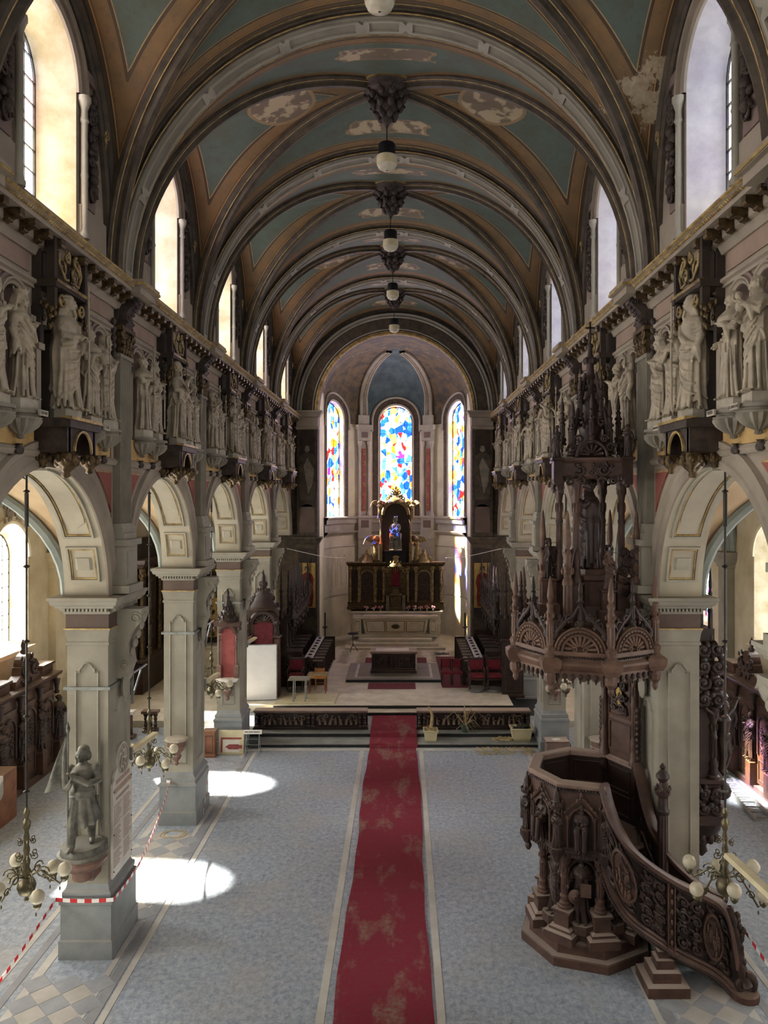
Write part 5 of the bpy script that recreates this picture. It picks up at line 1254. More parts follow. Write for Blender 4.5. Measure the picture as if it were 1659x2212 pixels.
o_ = ornament(71, LI[-1]*.8, .9, .05, 26, .045); warp(o_, lambda u, d, v: atI(LI[-1]*.5+u, .12+.78*v, -.035+d)); o_.build('openwork_scroll', 'wooddark', st, True)
for i in range(10):
    t0, t1 = i/10, (i+1)/10; z = 1.70-.165*i
    a, b = atO(LO[-1]*t0, 0, -.03), atO(LO[-1]*t1, 0, -.03); c, e = atI(LI[-1]*t1, 0, -.03), atI(LI[-1]*t0, 0, -.03)
    k = MB(); q = [a[:2], b[:2], c[:2], e[:2]]; k.add([(x, y, z-.14) for x, y in q]+[(x, y, z) for x, y in q], [(3, 2, 1, 0), (4, 5, 6, 7), (0, 1, 5, 4), (1, 2, 6, 5), (2, 3, 7, 6), (3, 0, 4, 7)]); k.build('tread', 'woodstep', st)
x, y = 4.24-PX, 11.55-PYC
k = MB(); k.stack(x-.16, x+.16, y-.16, y+.16, [(0, .15), (.16, .15), (.17, .05), (.32, .05), (.33, -.03), (.46, -.03), (.47, -.08), (.58, -.06), (.6, -.1), (.74, -.1)]); k.build('stair_support', 'woodstep', st)
x, y = 4.42-PX, 12.06-PYC
k = MB(); k.lathe([(.08, 1.2), (.08, 2.35), (.07, 2.4)], 20, (x, y, 0), lobes=10, amp=.08); k.lathe([(.1, 2.4), (.11, 2.46), (.08, 2.5), (.07, 2.66), (.12, 2.72), (.12, 2.78), (.06, 2.82), (.05, 2.9), (.11, 2.98), (.1, 3.02), (.03, 3.1), (.05, 3.14), (.01, 3.2)], 12, (x, y, 0))
for q in range(6): k.ell((x+.11*cos(q*1.05), y+.11*sin(q*1.05), 2.8), .03, .03, .05, 6, 4)
k.build('newel_column', 'wooddark', st, 40)
# end newel: carved scroll foot
x, y = 5.24-PX, 11.38-PYC
k = MB(); k.tube([(x-.06, y+.06, 1.26), (x, y+.02, 1.08), (x+.04, y, .8), (x+.06, y-.03, .5), (x+.12, y-.08, .3), (x+.16, y-.1, .18)], [.06, .08, .08, .085, .09, .09], 10)
k.tube([(x+.12+a, y-.1, .2+b) for a, b in spiral(0, 0, .16, .03, pi/2, -1.6, 22)], [.07-.002*i for i in range(23)], 8)
R = random.Random(8)
for i in range(16): t = i/16; k.ell((x+.06*t+.08+R.uniform(-.02, .04), y-.05*t+R.uniform(-.05, .03), 1.15-1.0*t), .045, .05, .06, 7, 5)
k.build('newel_scroll', 'wooddark', st, True)
k = MB(); k.lathe([(.2, 0), (.2, .1), (.18, .12)], 14, (x+.13, y-.1, 0)); k.build('newel_base', 'woodred', st)
# sounding board
sb = sub('sounding_board'); RT = 1.2
k = MB(); oct_(k, [(.2, 4.66), (1.05, 4.66), (1.12, 4.6), (1.16, 4.66), (1.22, 4.72), (1.27, 4.78), (1.27, 4.82), (1.2, 4.86), (1.2, 4.94), (1.14, 4.96), (1.0, 5.0), (.6, 5.25), (.55, 5.35)]); mat('woodtest', (112, 86, 70), (80, 58, 48), 4, .5, dust=.35, dustc=(160, 140, 120), bump=.12, bscale=70); k.build('cornice', 'woodtest', sb)
def pinn(h, r):
    k = MB(); k.lathe([(r*1.7, 0), (r*1.7, h*.03), (r*1.2, h*.06), (r*1.4, h*.1), (r*1.45, h*.14), (r*.9, h*.17), (r*.95, h*.2)], 10); k.lathe([(r*.95, h*.2), (r*.9, h*.42)], 20, lobes=10, amp=.1)
    k.lathe([(r*1.15, h*.42), (r*1.2, h*.45), (r*.8, h*.48), (r*1.1, h*.55), (r*.7, h*.6), (r*1.0, h*.66), (r*.5, h*.7), (r*.8, h*.74), (r*.75, h*.8), (r*.6, h*.86), (r*.45, h*.92), (r*.3, h*.97), (r*.08, h)], 10)
    for q in range(6): k.ell((r*1.1*cos(q*1.05), r*1.1*sin(q*1.05), h*.53), r*.35, r*.35, h*.03, 6, 4); k.ell((r*1.2*cos(q*1.05), r*1.2*sin(q*1.05), h*.12), r*.35, r*.35, h*.03, 6, 4)
    return k
PIN = pinn(1.3, .065).mesh('pinnacle', 'woodtest', 40); PIN2 = pinn(.9, .05).mesh('pinnacle', 'wooddark', 40)
for j in range(8):
    f = ff(j, RT); hs = RT*sin(pi/8)
    k = MB(); arch_mold(k, f, 0, 4.98, .26, [(0, -.06), (0, .03), (.03, .05), (.045, .02), (.06, .05), (.085, .05), (.1, .02), (.12, .05), (.14, .04), (.14, -.06)], n=20, a0=0, a1=pi); fbox(k, f, -.4, .4, 4.94, 5.0, -.06, .05); k.build('lunette_arch', 'woodtest', sb, 30)
    k = MB(); k.add([f(.26*cos(t*pi/14), 4.99+.26*sin(t*pi/14), -.05) for t in range(15)], [tuple(range(15))])
    for t in range(9): a = pi*(t+.5)/9; k.tube([f(.05*cos(a), 5.03+.05*sin(a), .01), f(.16*cos(a), 5.01+.16*sin(a), -.0), f(.24*cos(a), 5.0+.24*sin(a), -.03)], [.014, .026, .034], 6)
    for q in (-1, 1): k.tube([f(q*a+q*.08, 5.03+b, .03) for a, b in spiral(0, 0, .05, .01, 0, 1.3, 10)], .014, 5)
    k.build('lunette_shell', 'woodtest', sb, True)
    k = MB()
    for t in range(16): k.ell(f(-.36+.72*(t+.5)/16, 4.9, .02), .018, .018, .02, 6, 4)
    for t in range(16): a = pi*(t+.5)/16; k.ell(f(.325*cos(a), 4.98+.325*sin(a), .055), .014, .014, .014, 5, 3)
    k.build('egg_moulding', 'wooddark', sb, True)
    k = MB(); R = random.Random(j)
    for q in (-1, 1):
        k.tube([f(q*.4, 5.12, -.02), f(q*.36, 5.3, .0), f(q*.22, 5.46, .0), f(q*.1, 5.56, 0), f(q*.02, 5.7, 0)], [.035, .045, .04, .035, .02], 6)
        for (cu, cv, r) in ((.3, 5.42, .09), (.16, 5.52, .07), (.38, 5.24, .06)): k.tube([f(q*cu+q*a, cv+b, .01) for a, b in spiral(0, 0, r, .015, pi/2*q, 1.3, 12)], [.026-.001*i for i in range(13)], 5)
        for t in range(5): k.ell(f(q*R.uniform(.05, .4), R.uniform(5.3, 5.55), 0), .035, .03, .05, 6, 4)
    k.build('crest_scroll', 'wooddark', sb, True)
    inst('pinnacle', PIN2, sb, f(0, 5.36, -.02), 0, .85)
    k = MB()
    for t in range(7):
        u = -hs*.9+2*hs*.9*(t+.5)/7; k.ell(f(u, 4.6, -.01), .04, .03, .05, 7, 5); k.ell(f(u, 4.53, -.02), .018, .02, .04, 6, 4)
    k.build('fringe', 'wooddark', sb, True)
    k = MB(); flat_poly(k, lambda u, v, d: f(u, v, d-.03), [(-hs*.92, 4.68)]+[(-hs*.92+2*hs*.92*t/36, 4.60-.075*abs(sin(4.5*pi*t/36))) for t in range(37)]+[(hs*.92, 4.68)], -.012, .012); k.build('fringe_board', 'woodtest', sb)
    x, y, _ = V(1.2, j, 0)
    k = MB(); k.stack(x-.1, x+.1, y-.1, y+.1, [(4.66, 0), (4.74, .04), (4.8, .05), (4.86, .05), (4.9, 0)]); k.lathe([(.02, 4.34), (.05, 4.4), (.04, 4.45), (.09, 4.52), (.1, 4.6), (.08, 4.66)], 8, (x, y, 0)); k.build('corner_block', 'woodtest', sb)
    inst('pinnacle', PIN, sb, (x, y, 4.86))
# upper stage
us_ = sub('spire')
cx0, cy0 = .08, 0.0
k = MB(); k.lathe([(.62, 5.2), (.62, 5.34), (.5, 5.38), (.4, 5.45), (.36, 5.6), (.36, 6.0), (.42, 6.04), (.42, 6.1), (.3, 6.12), (.3, 6.2)], 8, (cx0, cy0, 0), rot=.3); k.build('figure_pedestal', 'woodred', us_)
CC = [(-.50, .10), (-.32, -.36), (.30, .36), (.50, -.10)]
for (x, y) in CC:
    k = MB(); k.stack(cx0+x-.09, cx0+x+.09, cy0+y-.09, cy0+y+.09, [(5.2, .06), (5.5, .05), (5.52, 0), (5.95, 0), (6.0, .03)]); k.build('column_pedestal', 'woodred', us_)
    k = MB(); k.merge(fluted(1.7, .062), T(cx0+x, cy0+y, 6.0)); k.build('column', 'woodred', us_, 40)
wfig(us_, 'ap_book', (cx0, cy0-.05, 6.2), -pi/2-.35, 1.48, 'wooddark', label='tall robed man carved in dark wood, facing the nave')
k = MB(); k.stack(-.62, -.38, -.12, .12, [(5.2, .05), (5.6, .05), (5.62, 0), (5.98, 0), (6.0, .03), (6.03, .03)]); k.xf(T(cx0-.2, .05, 0)); k.build('figure_pedestal', 'woodred', us_)
wfig(us_, 'matron', (cx0-.7, .05, 6.03), -pi/2, .66, 'wooddark')
k = MB(); k.stack(-.1, .1, -.1, .1, [(5.2, .05), (5.55, .05), (5.57, 0), (5.85, 0), (5.88, .03), (5.9, .03)]); k.xf(T(cx0+.16, -.52, 0)); k.build('figure_pedestal', 'woodred', us_)
wfig(us_, 'crosser', (cx0+.16, -.52, 5.9), .2, .62, 'woodred')
for (x, y, a) in ((-.78, .1, pi), (.72, -.2, -.3), (.5, .6, 1.0), (-.5, -.55, -2.2)):
    inst('pinnacle', PIN, us_, (cx0+x, cy0+y, 5.1), 0, (1.15, 1.15, 1.6))
    o_ = ornament(int(x*50)+90, .3, .8, .06, 14, .045); o_.xf(T(cx0+x*.85, cy0+y*.85, 5.75) @ RZ(a)); o_.build('raking_scroll', 'wooddark', us_, True)
    k = MB(); k.tube([(cx0+x*1.05, cy0+y*1.05, 5.95), (cx0+x*.75, cy0+y*.75, 6.55)], .035, 6); k.tube([(cx0+x*1.25, cy0+y*1.25, 5.3), (cx0+x*.7, cy0+y*.7, 5.75)], .035, 6); k.build('raking_brace', 'woodred', us_)
k = MB(); k.lathe([(.62, 7.7), (.68, 7.74), (.68, 7.95), (.74, 8.0), (.74, 8.04), (.3, 8.06)], 4, (cx0, cy0, 0), rot=.6); k.build('canopy_frame', 'woodred', us_)
R = random.Random(5)
for j in range(4):
    a = .6+j*pi/2; x, y = cx0+.78*cos(a), cy0+.78*sin(a)
    k = MB(); k.stack(x-.07, x+.07, y-.07, y+.07, [(7.6, 0), (7.98, 0), (8.0, .03), (8.04, .03)])
    for q in range(7): k.ell((x*.93+R.uniform(-.08, .08), y*.93+R.uniform(-.08, .08), 7.62+R.uniform(-.1, .15)), .05, .05, .06, 6, 4)
    k.build('canopy_corner', 'wooddark', us_, 40)
    wfig(us_, ['nun', 'abbot', 'preacher', 'monkbook'][j], (x, y, 8.04), a+pi/2, .52, 'wooddark')
    a2 = a+pi/4; f = lambda u, v, d: (cx0+(.46+d)*cos(a2)-u*sin(a2), cy0+(.46+d)*sin(a2)+u*cos(a2), v)
    k = MB(); arch_mold(k, f, 0, 8.06, .22, [(0, 0), (0, .05), (.05, .05), (.05, 0)], n=12)
    for t in range(7): aa = pi*(t+.5)/7; k.tube([f(.04*cos(aa), 8.08+.04*sin(aa), .03), f(.19*cos(aa), 8.07+.19*sin(aa), .01)], [.012, .03], 5)
    for q in (-1, 1):
        for (cu, cv, r) in ((.3, 8.2, .08), (.2, 8.34, .07), (.34, 7.66, .09), (.16, 7.66, .08)): k.tube([f(q*cu+q*aa, cv+b, .02) for aa, b in spiral(0, 0, r, .015, 0, 1.3, 12)], [.026-.001*i for i in range(13)], 5)
    k.build('canopy_crest', 'wooddark', us_, True)['kind'] = 'stuff'
    o_ = ornament(120+j, .8, .22, .05, 12, .032); warp(o_, lambda u, d, v: f(u, 7.73+v, .025-d)); o_.build('canopy_carving', 'wooddark', us_, True)
    inst('pinnacle', PIN2, us_, f(0, 8.28, 0), 0, .9)
    for rr, zz, hh in ((.42, 8.1, 1.0), (.24, 8.7, .8)):
        inst('pinnacle', PIN2, us_, (cx0+rr*cos(a), cy0+rr*sin(a), zz), 0, hh)
        k = MB(); k.tube([(cx0+(rr*.95-.05*i*.5)*cos(a), cy0+(rr*.95-.05*i*.5)*sin(a), zz+.3+.12*i) for i in range(5)], [.04, .045, .04, .035, .02], 6)
        k.tube([(cx0+(rr*.6)*cos(a)+p*cos(a), cy0+rr*.6*sin(a)+p*sin(a), zz+.55+b) for p, b in spiral(0, 0, .1, .02, 0, 1.4, 14)], .026, 5); k.build('flying_scroll', 'wooddark', us_, True)
k = MB(); k.lathe([(.3, 8.04), (.26, 8.1), (.2, 8.2), (.22, 8.3), (.16, 8.4), (.2, 8.55), (.22, 8.6), (.14, 8.66), (.12, 8.85), (.16, 8.95), (.18, 9.0), (.1, 9.06), (.09, 9.25), (.14, 9.34), (.08, 9.42), (.06, 9.62), (.1, 9.7), (.05, 9.76), (.035, 9.9), (.06, 9.95), (.02, 10.0), (.02, 10.16)], 12, (cx0, cy0, 0))
for (z, r, n) in ((8.6, .2, 8), (9.0, .17, 7), (9.34, .13, 6), (9.7, .09, 5)):
    for q in range(n): k.ell((cx0+r*cos(q*2*pi/n), cy0+r*sin(q*2*pi/n), z), .04, .04, .06, 6, 4)
k.build('spire_shaft', 'wooddark', us_, True)
k = MB(); k.box(cx0-.015, cx0+.015, -.015, .015, 10.1, 10.36); k.box(cx0-.08, cx0+.08, -.015, .015, 10.24, 10.27); k.build('spire_cross', 'wooddark', us_)
# ---------------------------------------------------------------- carpets and nave furnishings
def sheet(pts_rows, th=.012):                   # thin cloth: grid rows -> closed slab
    k = MB(); k.grid(pts_rows); k.grid([[(x, y, z-th) for x, y, z in r] for r in pts_rows])
    for e in (pts_rows[0], pts_rows[-1], [r[0] for r in pts_rows], [r[-1] for r in pts_rows]): k.grid([e, [(x, y, z-th) for x, y, z in e]])
    return k
R = random.Random(3); rows = []
wr = [(R.uniform(6, 22), R.choice((-1, 1)), R.uniform(.012, .03)) for _ in range(26)]
for i in range(331):
    y = 5.0+17.5*i/330; wl = -.67+.025*sin(y*.9)+.01*sin(y*3.1); wr_ = .745+.03*sin(y*.7+1)+.01*sin(y*2.7); row = []
    for j in range(9):
        t = j/8; z = .022
        for (yc, sd, am) in wr: z += am*math.exp(-((y-yc-.05*t)/.035)**2)*max(0, (t if sd > 0 else 1-t)-.35)*1.5
        row.append((wl+(wr_-wl)*t, y, z))
    rows.append(row)
sheet(rows, .014).build('carpet_runner', 'carpet', None, 60, label='long worn crimson carpet runner lying down the nave aisle', cat='carpet')
prof = [(22.52, .03), (22.565, .125), (23.2, .128), (23.23, .25), (25.06, .25)]
sheet([[(-.66+1.42*j/6, y, z) for j in range(7)] for y, z in prof], .012).build('stair_carpet', 'carpet', None, label='crimson carpet piece climbing the two chancel steps', cat='carpet')
for (x0, x1, y0, y1, z, lb) in ((-.94, .80, 27.6, 28.5, .484, 'small red carpet on the floor in front of the dark altar platform'), (1.77, 2.72, 27.8, 33.2, .484, 'dark red carpet strip under the two small red chairs'), (-1.25, -.95, 31.55, 33.0, .484, 'faded red carpet scrap beyond the dark altar, board side'), (.95, 1.35, 31.55, 33.0, .484, 'faded red carpet scrap beyond the dark altar, pulpit side')):
    sheet([[(x0+(x1-x0)*j/4, y0+(y1-y0)*i/8, z) for j in range(5)] for i in range(9)], .01).build('small_carpet', 'redcarpet', None, label=lb, cat='carpet')
# communion rails
def reliefpanel(w, h, seed):
    k = MB(); R = random.Random(seed); n = max(3, int(w/.16))
    for i in range(n):
        x = -w/2+w*(i+.5)/n+R.uniform(-.03, .03); hh = h*R.uniform(.6, .85); ln = R.uniform(-.06, .06)
        k.tube([(x, -.02, .02), (x+ln*.5, -.03, hh*.5), (x+ln, -.03, hh*.78)], [.05, .045, .03], 7); k.ell((x+ln*1.2, -.04, hh*.92), .028, .03, .034, 7, 5)
        k.tube([(x+ln, -.04, hh*.7), (x+ln+R.choice((-1, 1))*.09, -.05, hh*R.uniform(.5, .8))], .015, 5)
    for q in (-1, 1):
        for (a, b, r) in ((w*.42, h*.5, h*.35), (w*.3, h*.75, h*.2)): k.tube([(q*a+q*u, -.02, b+v) for u, v in spiral(0, 0, r, .02, 0, 1.3, 14)], [.022-.0008*i for i in range(15)], 5)
    return k
def balu(h, r):
    k = MB(); k.lathe([(r*1.3, 0), (r*1.3, h*.08), (r*.7, h*.12), (r*1.1, h*.25), (r*.6, h*.38), (r*.9, h*.44), (r*.6, h*.5), (r*1.0, h*.62), (r*.7, h*.76), (r*1.2, h*.84), (r*1.3, h*.92), (r*1.3, h)], 10); return k.mesh('baluster', 'wooddark', 40)
mat('woodrelief', (118, 98, 84), (82, 64, 54), 6, .5, dust=.35); BAL = balu(.42, .06)  # relief highlights put into a lighter wood tone, with dust on top
for s, nm in SIDES:
    x0, x1 = sorted((s*.76, s*4.28)); r = thing('communion_rail', 'low carved dark wood communion rail '+('before the white board' if s < 0 else 'behind the potted dead plants'), 'rail', ((x0+x1)/2, 23.76, .225)); L = (x1-x0)/2
    k = MB(); k.stack(-L, L, -.16, .16, [(0, .02), (.05, .02), (.06, 0), (.09, 0)]); k.build('rail_plinth', 'woodblack', r)
    k = MB(); k.stack(-L, L, -.18, .18, [(.5, -.04), (.53, 0), (.57, .01), (.585, 0)]); k.build('rail_top', 'woodrim', r)
    k = MB(); k.box(-L, L, -.04, .04, .09, .5); k.build('rail_board', 'woodblack', r)
    for u in (-L+.1, -L+.24, -.07, .07, L-.24, L-.1): inst('baluster', BAL, r, (u, -.12, .08))
    for q in (-1, 1):
        o = reliefpanel(L-.45, .36, 11+q+s*3); o.build('carved_panel', 'woodrelief', r, True, loc=(q*(L/2-.02), -.045, .11))
        k = MB(); frame_bars(k, lambda u, v, d: (q*(L/2-.02)+u, -.04-d, v), [(-(L-.4)/2, .1), ((L-.4)/2, .1), ((L-.4)/2, .49), (-(L-.4)/2, .49)], .025, 0, .03); k.build('panel_frame', 'woodred', r)
for (xa, xb, w_) in ((-8.75, -8.35, 'beside the aisle step, outer piece'), (-7.85, -7.4, 'beside the aisle step, inner piece')):
    r = thing('aisle_balustrade', 'short dark baluster rail '+w_, 'rail', ((xa+xb)/2, 24.1, 0)); L = (xb-xa)/2
    k = MB(); k.box(-L, L, -.12, .12, 0, .1); k.box(-L-.03, L+.03, -.15, .15, .6, .68); k.build('rail_frame', 'woodred', r)
    for u in (-L+.07, 0, L-.07): inst('baluster', BAL, r, (u, 0, .1), None, (1, 1, 1.2))
r = thing('wooden_stand', 'narrow wooden stand with pale top in the aisle past the flag statue pillar', 'stand', (-8.1, 23.5, 0))
k = MB(); k.stack(-.12, .12, -.12, .12, [(0, .06), (.08, .06), (.1, -.03), (.7, -.03), (.75, .04)]); k.build('stand_body', 'woodred', r); k = MB(); k.stack(-.18, .18, -.16, .16, [(.75, 0), (.84, 0)]); k.build('stand_top', 'white', r)
# potted plants
def pot(loc, kind, label):
    r = thing('potted_plant', label, 'plant', loc); R = random.Random(kind)
    if kind == 0:
        k = MB(); k.stack(-.17, .17, -.17, .17, [(0, -.02), (.04, 0), (.28, .03), (.30, .05), (.33, .05), (.33, .02), (.28, .02)]); k.build('pot', 'cream', r)
        k = MB(); k.tube([(0, 0, .25), (.03, 0, .5), (.05, -.02, .72), (.01, -.03, .9), (-.06, -.03, 1.0), (-.1, -.04, .98)], [.05, .045, .04, .034, .03, .02], 8); k.build('stem', 'leaf_dry', r, True)
        for i in range(14):
            a = R.uniform(0, 6.28); l = R.uniform(.15, .34); k = MB(); k.grid([[(.05*cos(a)+l*t*cos(a)-.02*sin(a)*(1-t), .05*sin(a)+l*t*sin(a)+.02*cos(a)*(1-t), .33+.12*sin(pi*t)-.16*t*t), (.05*cos(a)+l*t*cos(a)+.02*sin(a)*(1-t), .05*sin(a)+l*t*sin(a)-.02*cos(a)*(1-t), .33+.12*sin(pi*t)-.16*t*t)] for t in (0, .33, .66, 1)]); k.build('dry_leaf', 'leaf_dry', r)
    elif kind == 1:
        k = MB(); k.lathe([(.10, 0), (.14, .2), (.15, .22), (.15, .26), (.13, .26), (.12, .2)], 16); k.build('pot', 'clay', r, 40)
        for i in range(15):
            a = R.uniform(0, 6.28); l = R.uniform(.3, .75); h = R.uniform(.2, .6) if i % 2 else R.uniform(-.1, .2)
            k = MB(); k.tube([(.03*cos(a), .03*sin(a), .22), (l*.5*cos(a), -l*.4*abs(sin(a)), .3+h), (l*cos(a), -l*abs(sin(a))*.5, .26+h*.6-.14)], [.012, .01, .003], 4); k.build('dry_leaf', 'leaf_dry', r)
    else:
        k = MB(); k.stack(-.26, .26, -.18, .18, [(0, -.04), (.08, 0), (.34, .04), (.37, .07), (.40, .07), (.40, .02), (.34, .02)]); k.build('pot', 'cream', r)
        for i in range(16): k = MB(); k.ell((R.uniform(-.22, .22), R.uniform(-.15, .15), .40), .07, .06, .05, 7, 5); k.build('rubble_lump', 'iron', r, True)
pot((1.16, 22.95, .106), 0, 'cream square pot with bare bent plant stem on the chancel step')
pot((2.24, 23.36, .226), 1, 'small dark pot with thin dead leaves against the communion rail')
pot((3.88, 22.95, .106), 2, 'big cream planter filled with dark rubble at the pulpit-side step end')
def scatter(name, label, cat, n, x0, x1, y0, y1, z, m_, ln, seed, r_=.008):
    k = MB(); R = random.Random(seed)
    for i in range(n):
        x, y, a, l = R.uniform(x0, x1), R.uniform(y0, y1), R.uniform(0, 3.14), ln*R.uniform(.4, 1)
        k.tube([(x, y, z+r_), (x+l*cos(a), y+l*sin(a), z+r_*R.uniform(1, 3))], r_, 3)
    k.build(name, m_, None, label=label, cat=cat, kind='stuff')
scatter('straw', 'dry straw and plant litter strewn near the pulpit-side step', 'straw', 160, 2.6, 4.2, 21.9, 22.55, .001, 'straw', .25, 4)
scatter('wood_shavings', 'pale shavings heaped on the step beside the cream planter', 'shavings', 70, 3.1, 3.62, 22.8, 23.15, .106, 'straw', .2, 5, .012)
def chunks(name, label, n, cx, cy, rx, ry, z, m_, sz, seed):
    k = MB(); R = random.Random(seed)
    for i in range(n):
        a, q = R.uniform(0, 6.28), sqrt(R.random()); x, y = cx+rx*q*cos(a), cy+ry*q*sin(a); s_ = sz*R.uniform(.4, 1)
        b = MB(); b.box(-s_, s_, -s_*.7, s_*.7, -s_*.5, s_*.5); k.merge(b, T(x, y, z+s_*.6+max(0, (1-q))*sz*2) @ RZ(a) @ RX(R.uniform(-.5, .5)))
    k.build(name, m_, None, label=label, cat='rubble', kind='stuff')
chunks('rubble', 'fallen plaster rubble beside the confessional past the flag statue', 120, -9.2, 22.4, .6, .6, 0, 'aislewall', .07, 6)
r = thing('wooden_crate', 'plain wooden box with dusty top standing before the pulpit-side chancel pillar', 'box', (4.72, 21.85, 0)); k = MB(); k.box(-.3, .3, -.2, .2, 0, .44); k.build('crate_body', 'mauve', r); k = MB(); k.box(-.33, .33, -.23, .23, .44, .48); k.build('crate_lid', 'pillarwood', r)
k = MB(); k.box(-.14, .1, -.1, .06, .481, .495); k.xf(RZ(.4)); k.build('paper', 'white', r)
r = thing('wooden_pedestal', 'narrow panelled wooden pedestal beside the red and white sign board', 'pedestal', (-5.18, 21.85, 0)); k = MB(); k.stack(-.15, .15, -.13, .13, [(0, .03), (.06, .03), (.08, 0), (.7, 0), (.72, .03), (.76, .03)]); k.build('pedestal_body', 'woodorange', r)
k = MB(); frame_bars(k, lambda u, v, d: (u, -.13-d, v), [(-.1, .14), (.1, .14), (.1, .62), (-.1, .62)], .02, 0, .015); k.build('pedestal_moulding', 'woodred', r)
r = thing('sign_board', 'pale board painted with red arrow and stripes leaning at chancel pillar', 'sign', (-4.62, 22.0, 0), 0); r.rotation_euler = (-.12, 0, 0)
k = MB(); k.box(-.36, .36, -.012, .012, 0, .68); k.build('board', 'cream', r)
for (a, b, c, e) in ((-.30, .3, .42, .47), (-.30, -.25, .05, .42), (-.02, .32, .16, .26)): k = MB(); k.box(a, b, -.018, -.012, c, e); k.build('red_stripe', 'redniche', r)
k = MB(); k.box(-.24, .24, -.016, -.012, .06, .40); k.build('white_field', 'white', r)
k = MB(); flat_poly(k, lambda u, v, d: (u, -.018-d, v), [(-.17, .21), (-.06, .28), (.22, .28), (.22, .14), (-.06, .14)], 0, .006); k.build('red_arrow', 'redniche', r)
r = thing('wire_rack', 'folding metal rack with small pale header sign by the chancel step', 'rack', (-3.98, 21.95, 0))
k = MB()
for x in (-.2, .2): k.tube([(x, -.18, 0), (x*.9, 0, .62)], .01, 5); k.tube([(x, .18, 0), (x*.9, 0, .62)], .01, 5)
for z in (.15, .32, .48): k.tube([(-.19, -.1, z), (.19, -.1, z)], .008, 5)
k.build('rack_frame', 'steel', r); k = MB(); k.box(-.26, .26, -.02, .0, .60, .72); k.build('header', 'white', r); k = MB(); k.box(-.1, .16, -.06, -.05, .2, .5); k.build('rack_pocket', 'black', r)
k = MB(); R = random.Random(2); x = -.23
while x < .2: w_ = R.uniform(.012, .03); k.box(x, x+w_, -.023, -.02, .645, .68); x += w_+.012
k.build('header_print', 'iron', r)
# consoles on pillars
def console(loc, label):
    r = thing('wall_console', label, 'console', loc); k = MB(); k.lathe([(.02, -.58), (.05, -.54), (.03, -.5), (.09, -.42), (.11, -.36), (.08, -.33), (.2, -.2), (.22, -.16), (.2, -.15), (.2, -.03)], 8, rot=pi/8); k.build('console_body', 'pillarwood', r)
    k = MB(); k.lathe([(.2, -.03), (.26, 0), (.26, .03), (.2, .04)], 8, rot=pi/8); k.build('console_top', 'plinth', r)
console((-4.72, 17.03, 2.0), 'empty octagonal wooden console on pillar behind the flag statue'); console((4.72, 17.03, 2.0), 'empty octagonal wooden console on pillar glimpsed past the pulpit tub')
def shrine(s, label):
    r = thing('pillar_shrine', label, 'shrine', (s*4.76, 22.24, 0))
    k = MB(); k.lathe([(.03, 1.5), (.06, 1.55), (.04, 1.6), (.12, 1.72), (.15, 1.8), (.1, 1.84), (.26, 2.0), (.3, 2.06)], 8, (0, -.05, 0), rot=pi/8); k.build('shrine_console', 'pillarwood', r)
    k = MB(); k.lathe([(.3, 2.06), (.34, 2.1), (.34, 2.15), (.2, 2.16)], 8, (0, -.05, 0), rot=pi/8); k.build('shrine_shelf', 'white', r)
    k = MB(); flat_poly(k, lambda u, v, d: (u, .03-d, v), [(-.2, 2.1), (.2, 2.1), (.2, 3.45)] + arc(0, 3.45, .2, 0, pi, 10) + [(-.2, 3.45)], 0, .04); k.build('shrine_back', 'redniche', r)
    for q in (-1, 1):
        k = MB(); k.stack(q*.25-.05, q*.25+.05, -.08, .02, [(2.15, .02), (2.5, .02), (2.52, 0), (2.54, 0)]); k.lathe([(.035, 2.54), (.03, 3.2), (.05, 3.26), (.03, 3.3), (.05, 3.4)], 10, (q*.25, -.04, 0)); k.build('shrine_column', 'pillarwood', r, 40)
    k = MB(); f = lambda u, v, d: (u, -.02-d, v); arch_mold(k, f, 0, 3.45, .19, [(0, 0), (0, .08), (.05, .1), (.1, .08), (.1, 0)], n=14); fbox(k, f, -.38, .38, 3.66, 3.78, -.1, .14)
    for q in (-1, 1): k.ell(f(q*.36, 3.6, .08), .06, .06, .07, 7, 5)
    for t in range(7): a = pi*(t+.5)/7; k.ell(f(.17*cos(a), 3.45+.17*sin(a), .06), .025, .025, .03, 6, 4)
    k.build('shrine_arch', 'woodred', r, 40)
    k = MB(); k.lathe([(.3, 3.78), (.28, 3.84), (.2, 3.95), (.15, 4.1), (.1, 4.25), (.08, 4.3), (.1, 4.34), (.05, 4.42), (.07, 4.48), (.03, 4.56), (.045, 4.62), (.01, 4.74)], 12, (0, -.03, 0), lobes=6, amp=.06)
    for q in range(10):
        a = q*.628
        for (rr, zz) in ((.26, 3.88), (.19, 4.02), (.13, 4.18)): k.ell((rr*cos(a), -.03+rr*.85*sin(a), zz), .04, .04, .06, 6, 4)
        k.tube([(.31*cos(a), -.03+.2*sin(a), 3.78), (.31*cos(a), -.03+.2*sin(a), 4.02)], .012, 5)
    k.build('shrine_spire', 'wooddark', r, True)
shrine(-1, 'tall wooden shrine with red back hanging on chancel pillar by the white board'); shrine(1, 'wooden shrine with red back on chancel pillar half hidden behind the pulpit canopy')
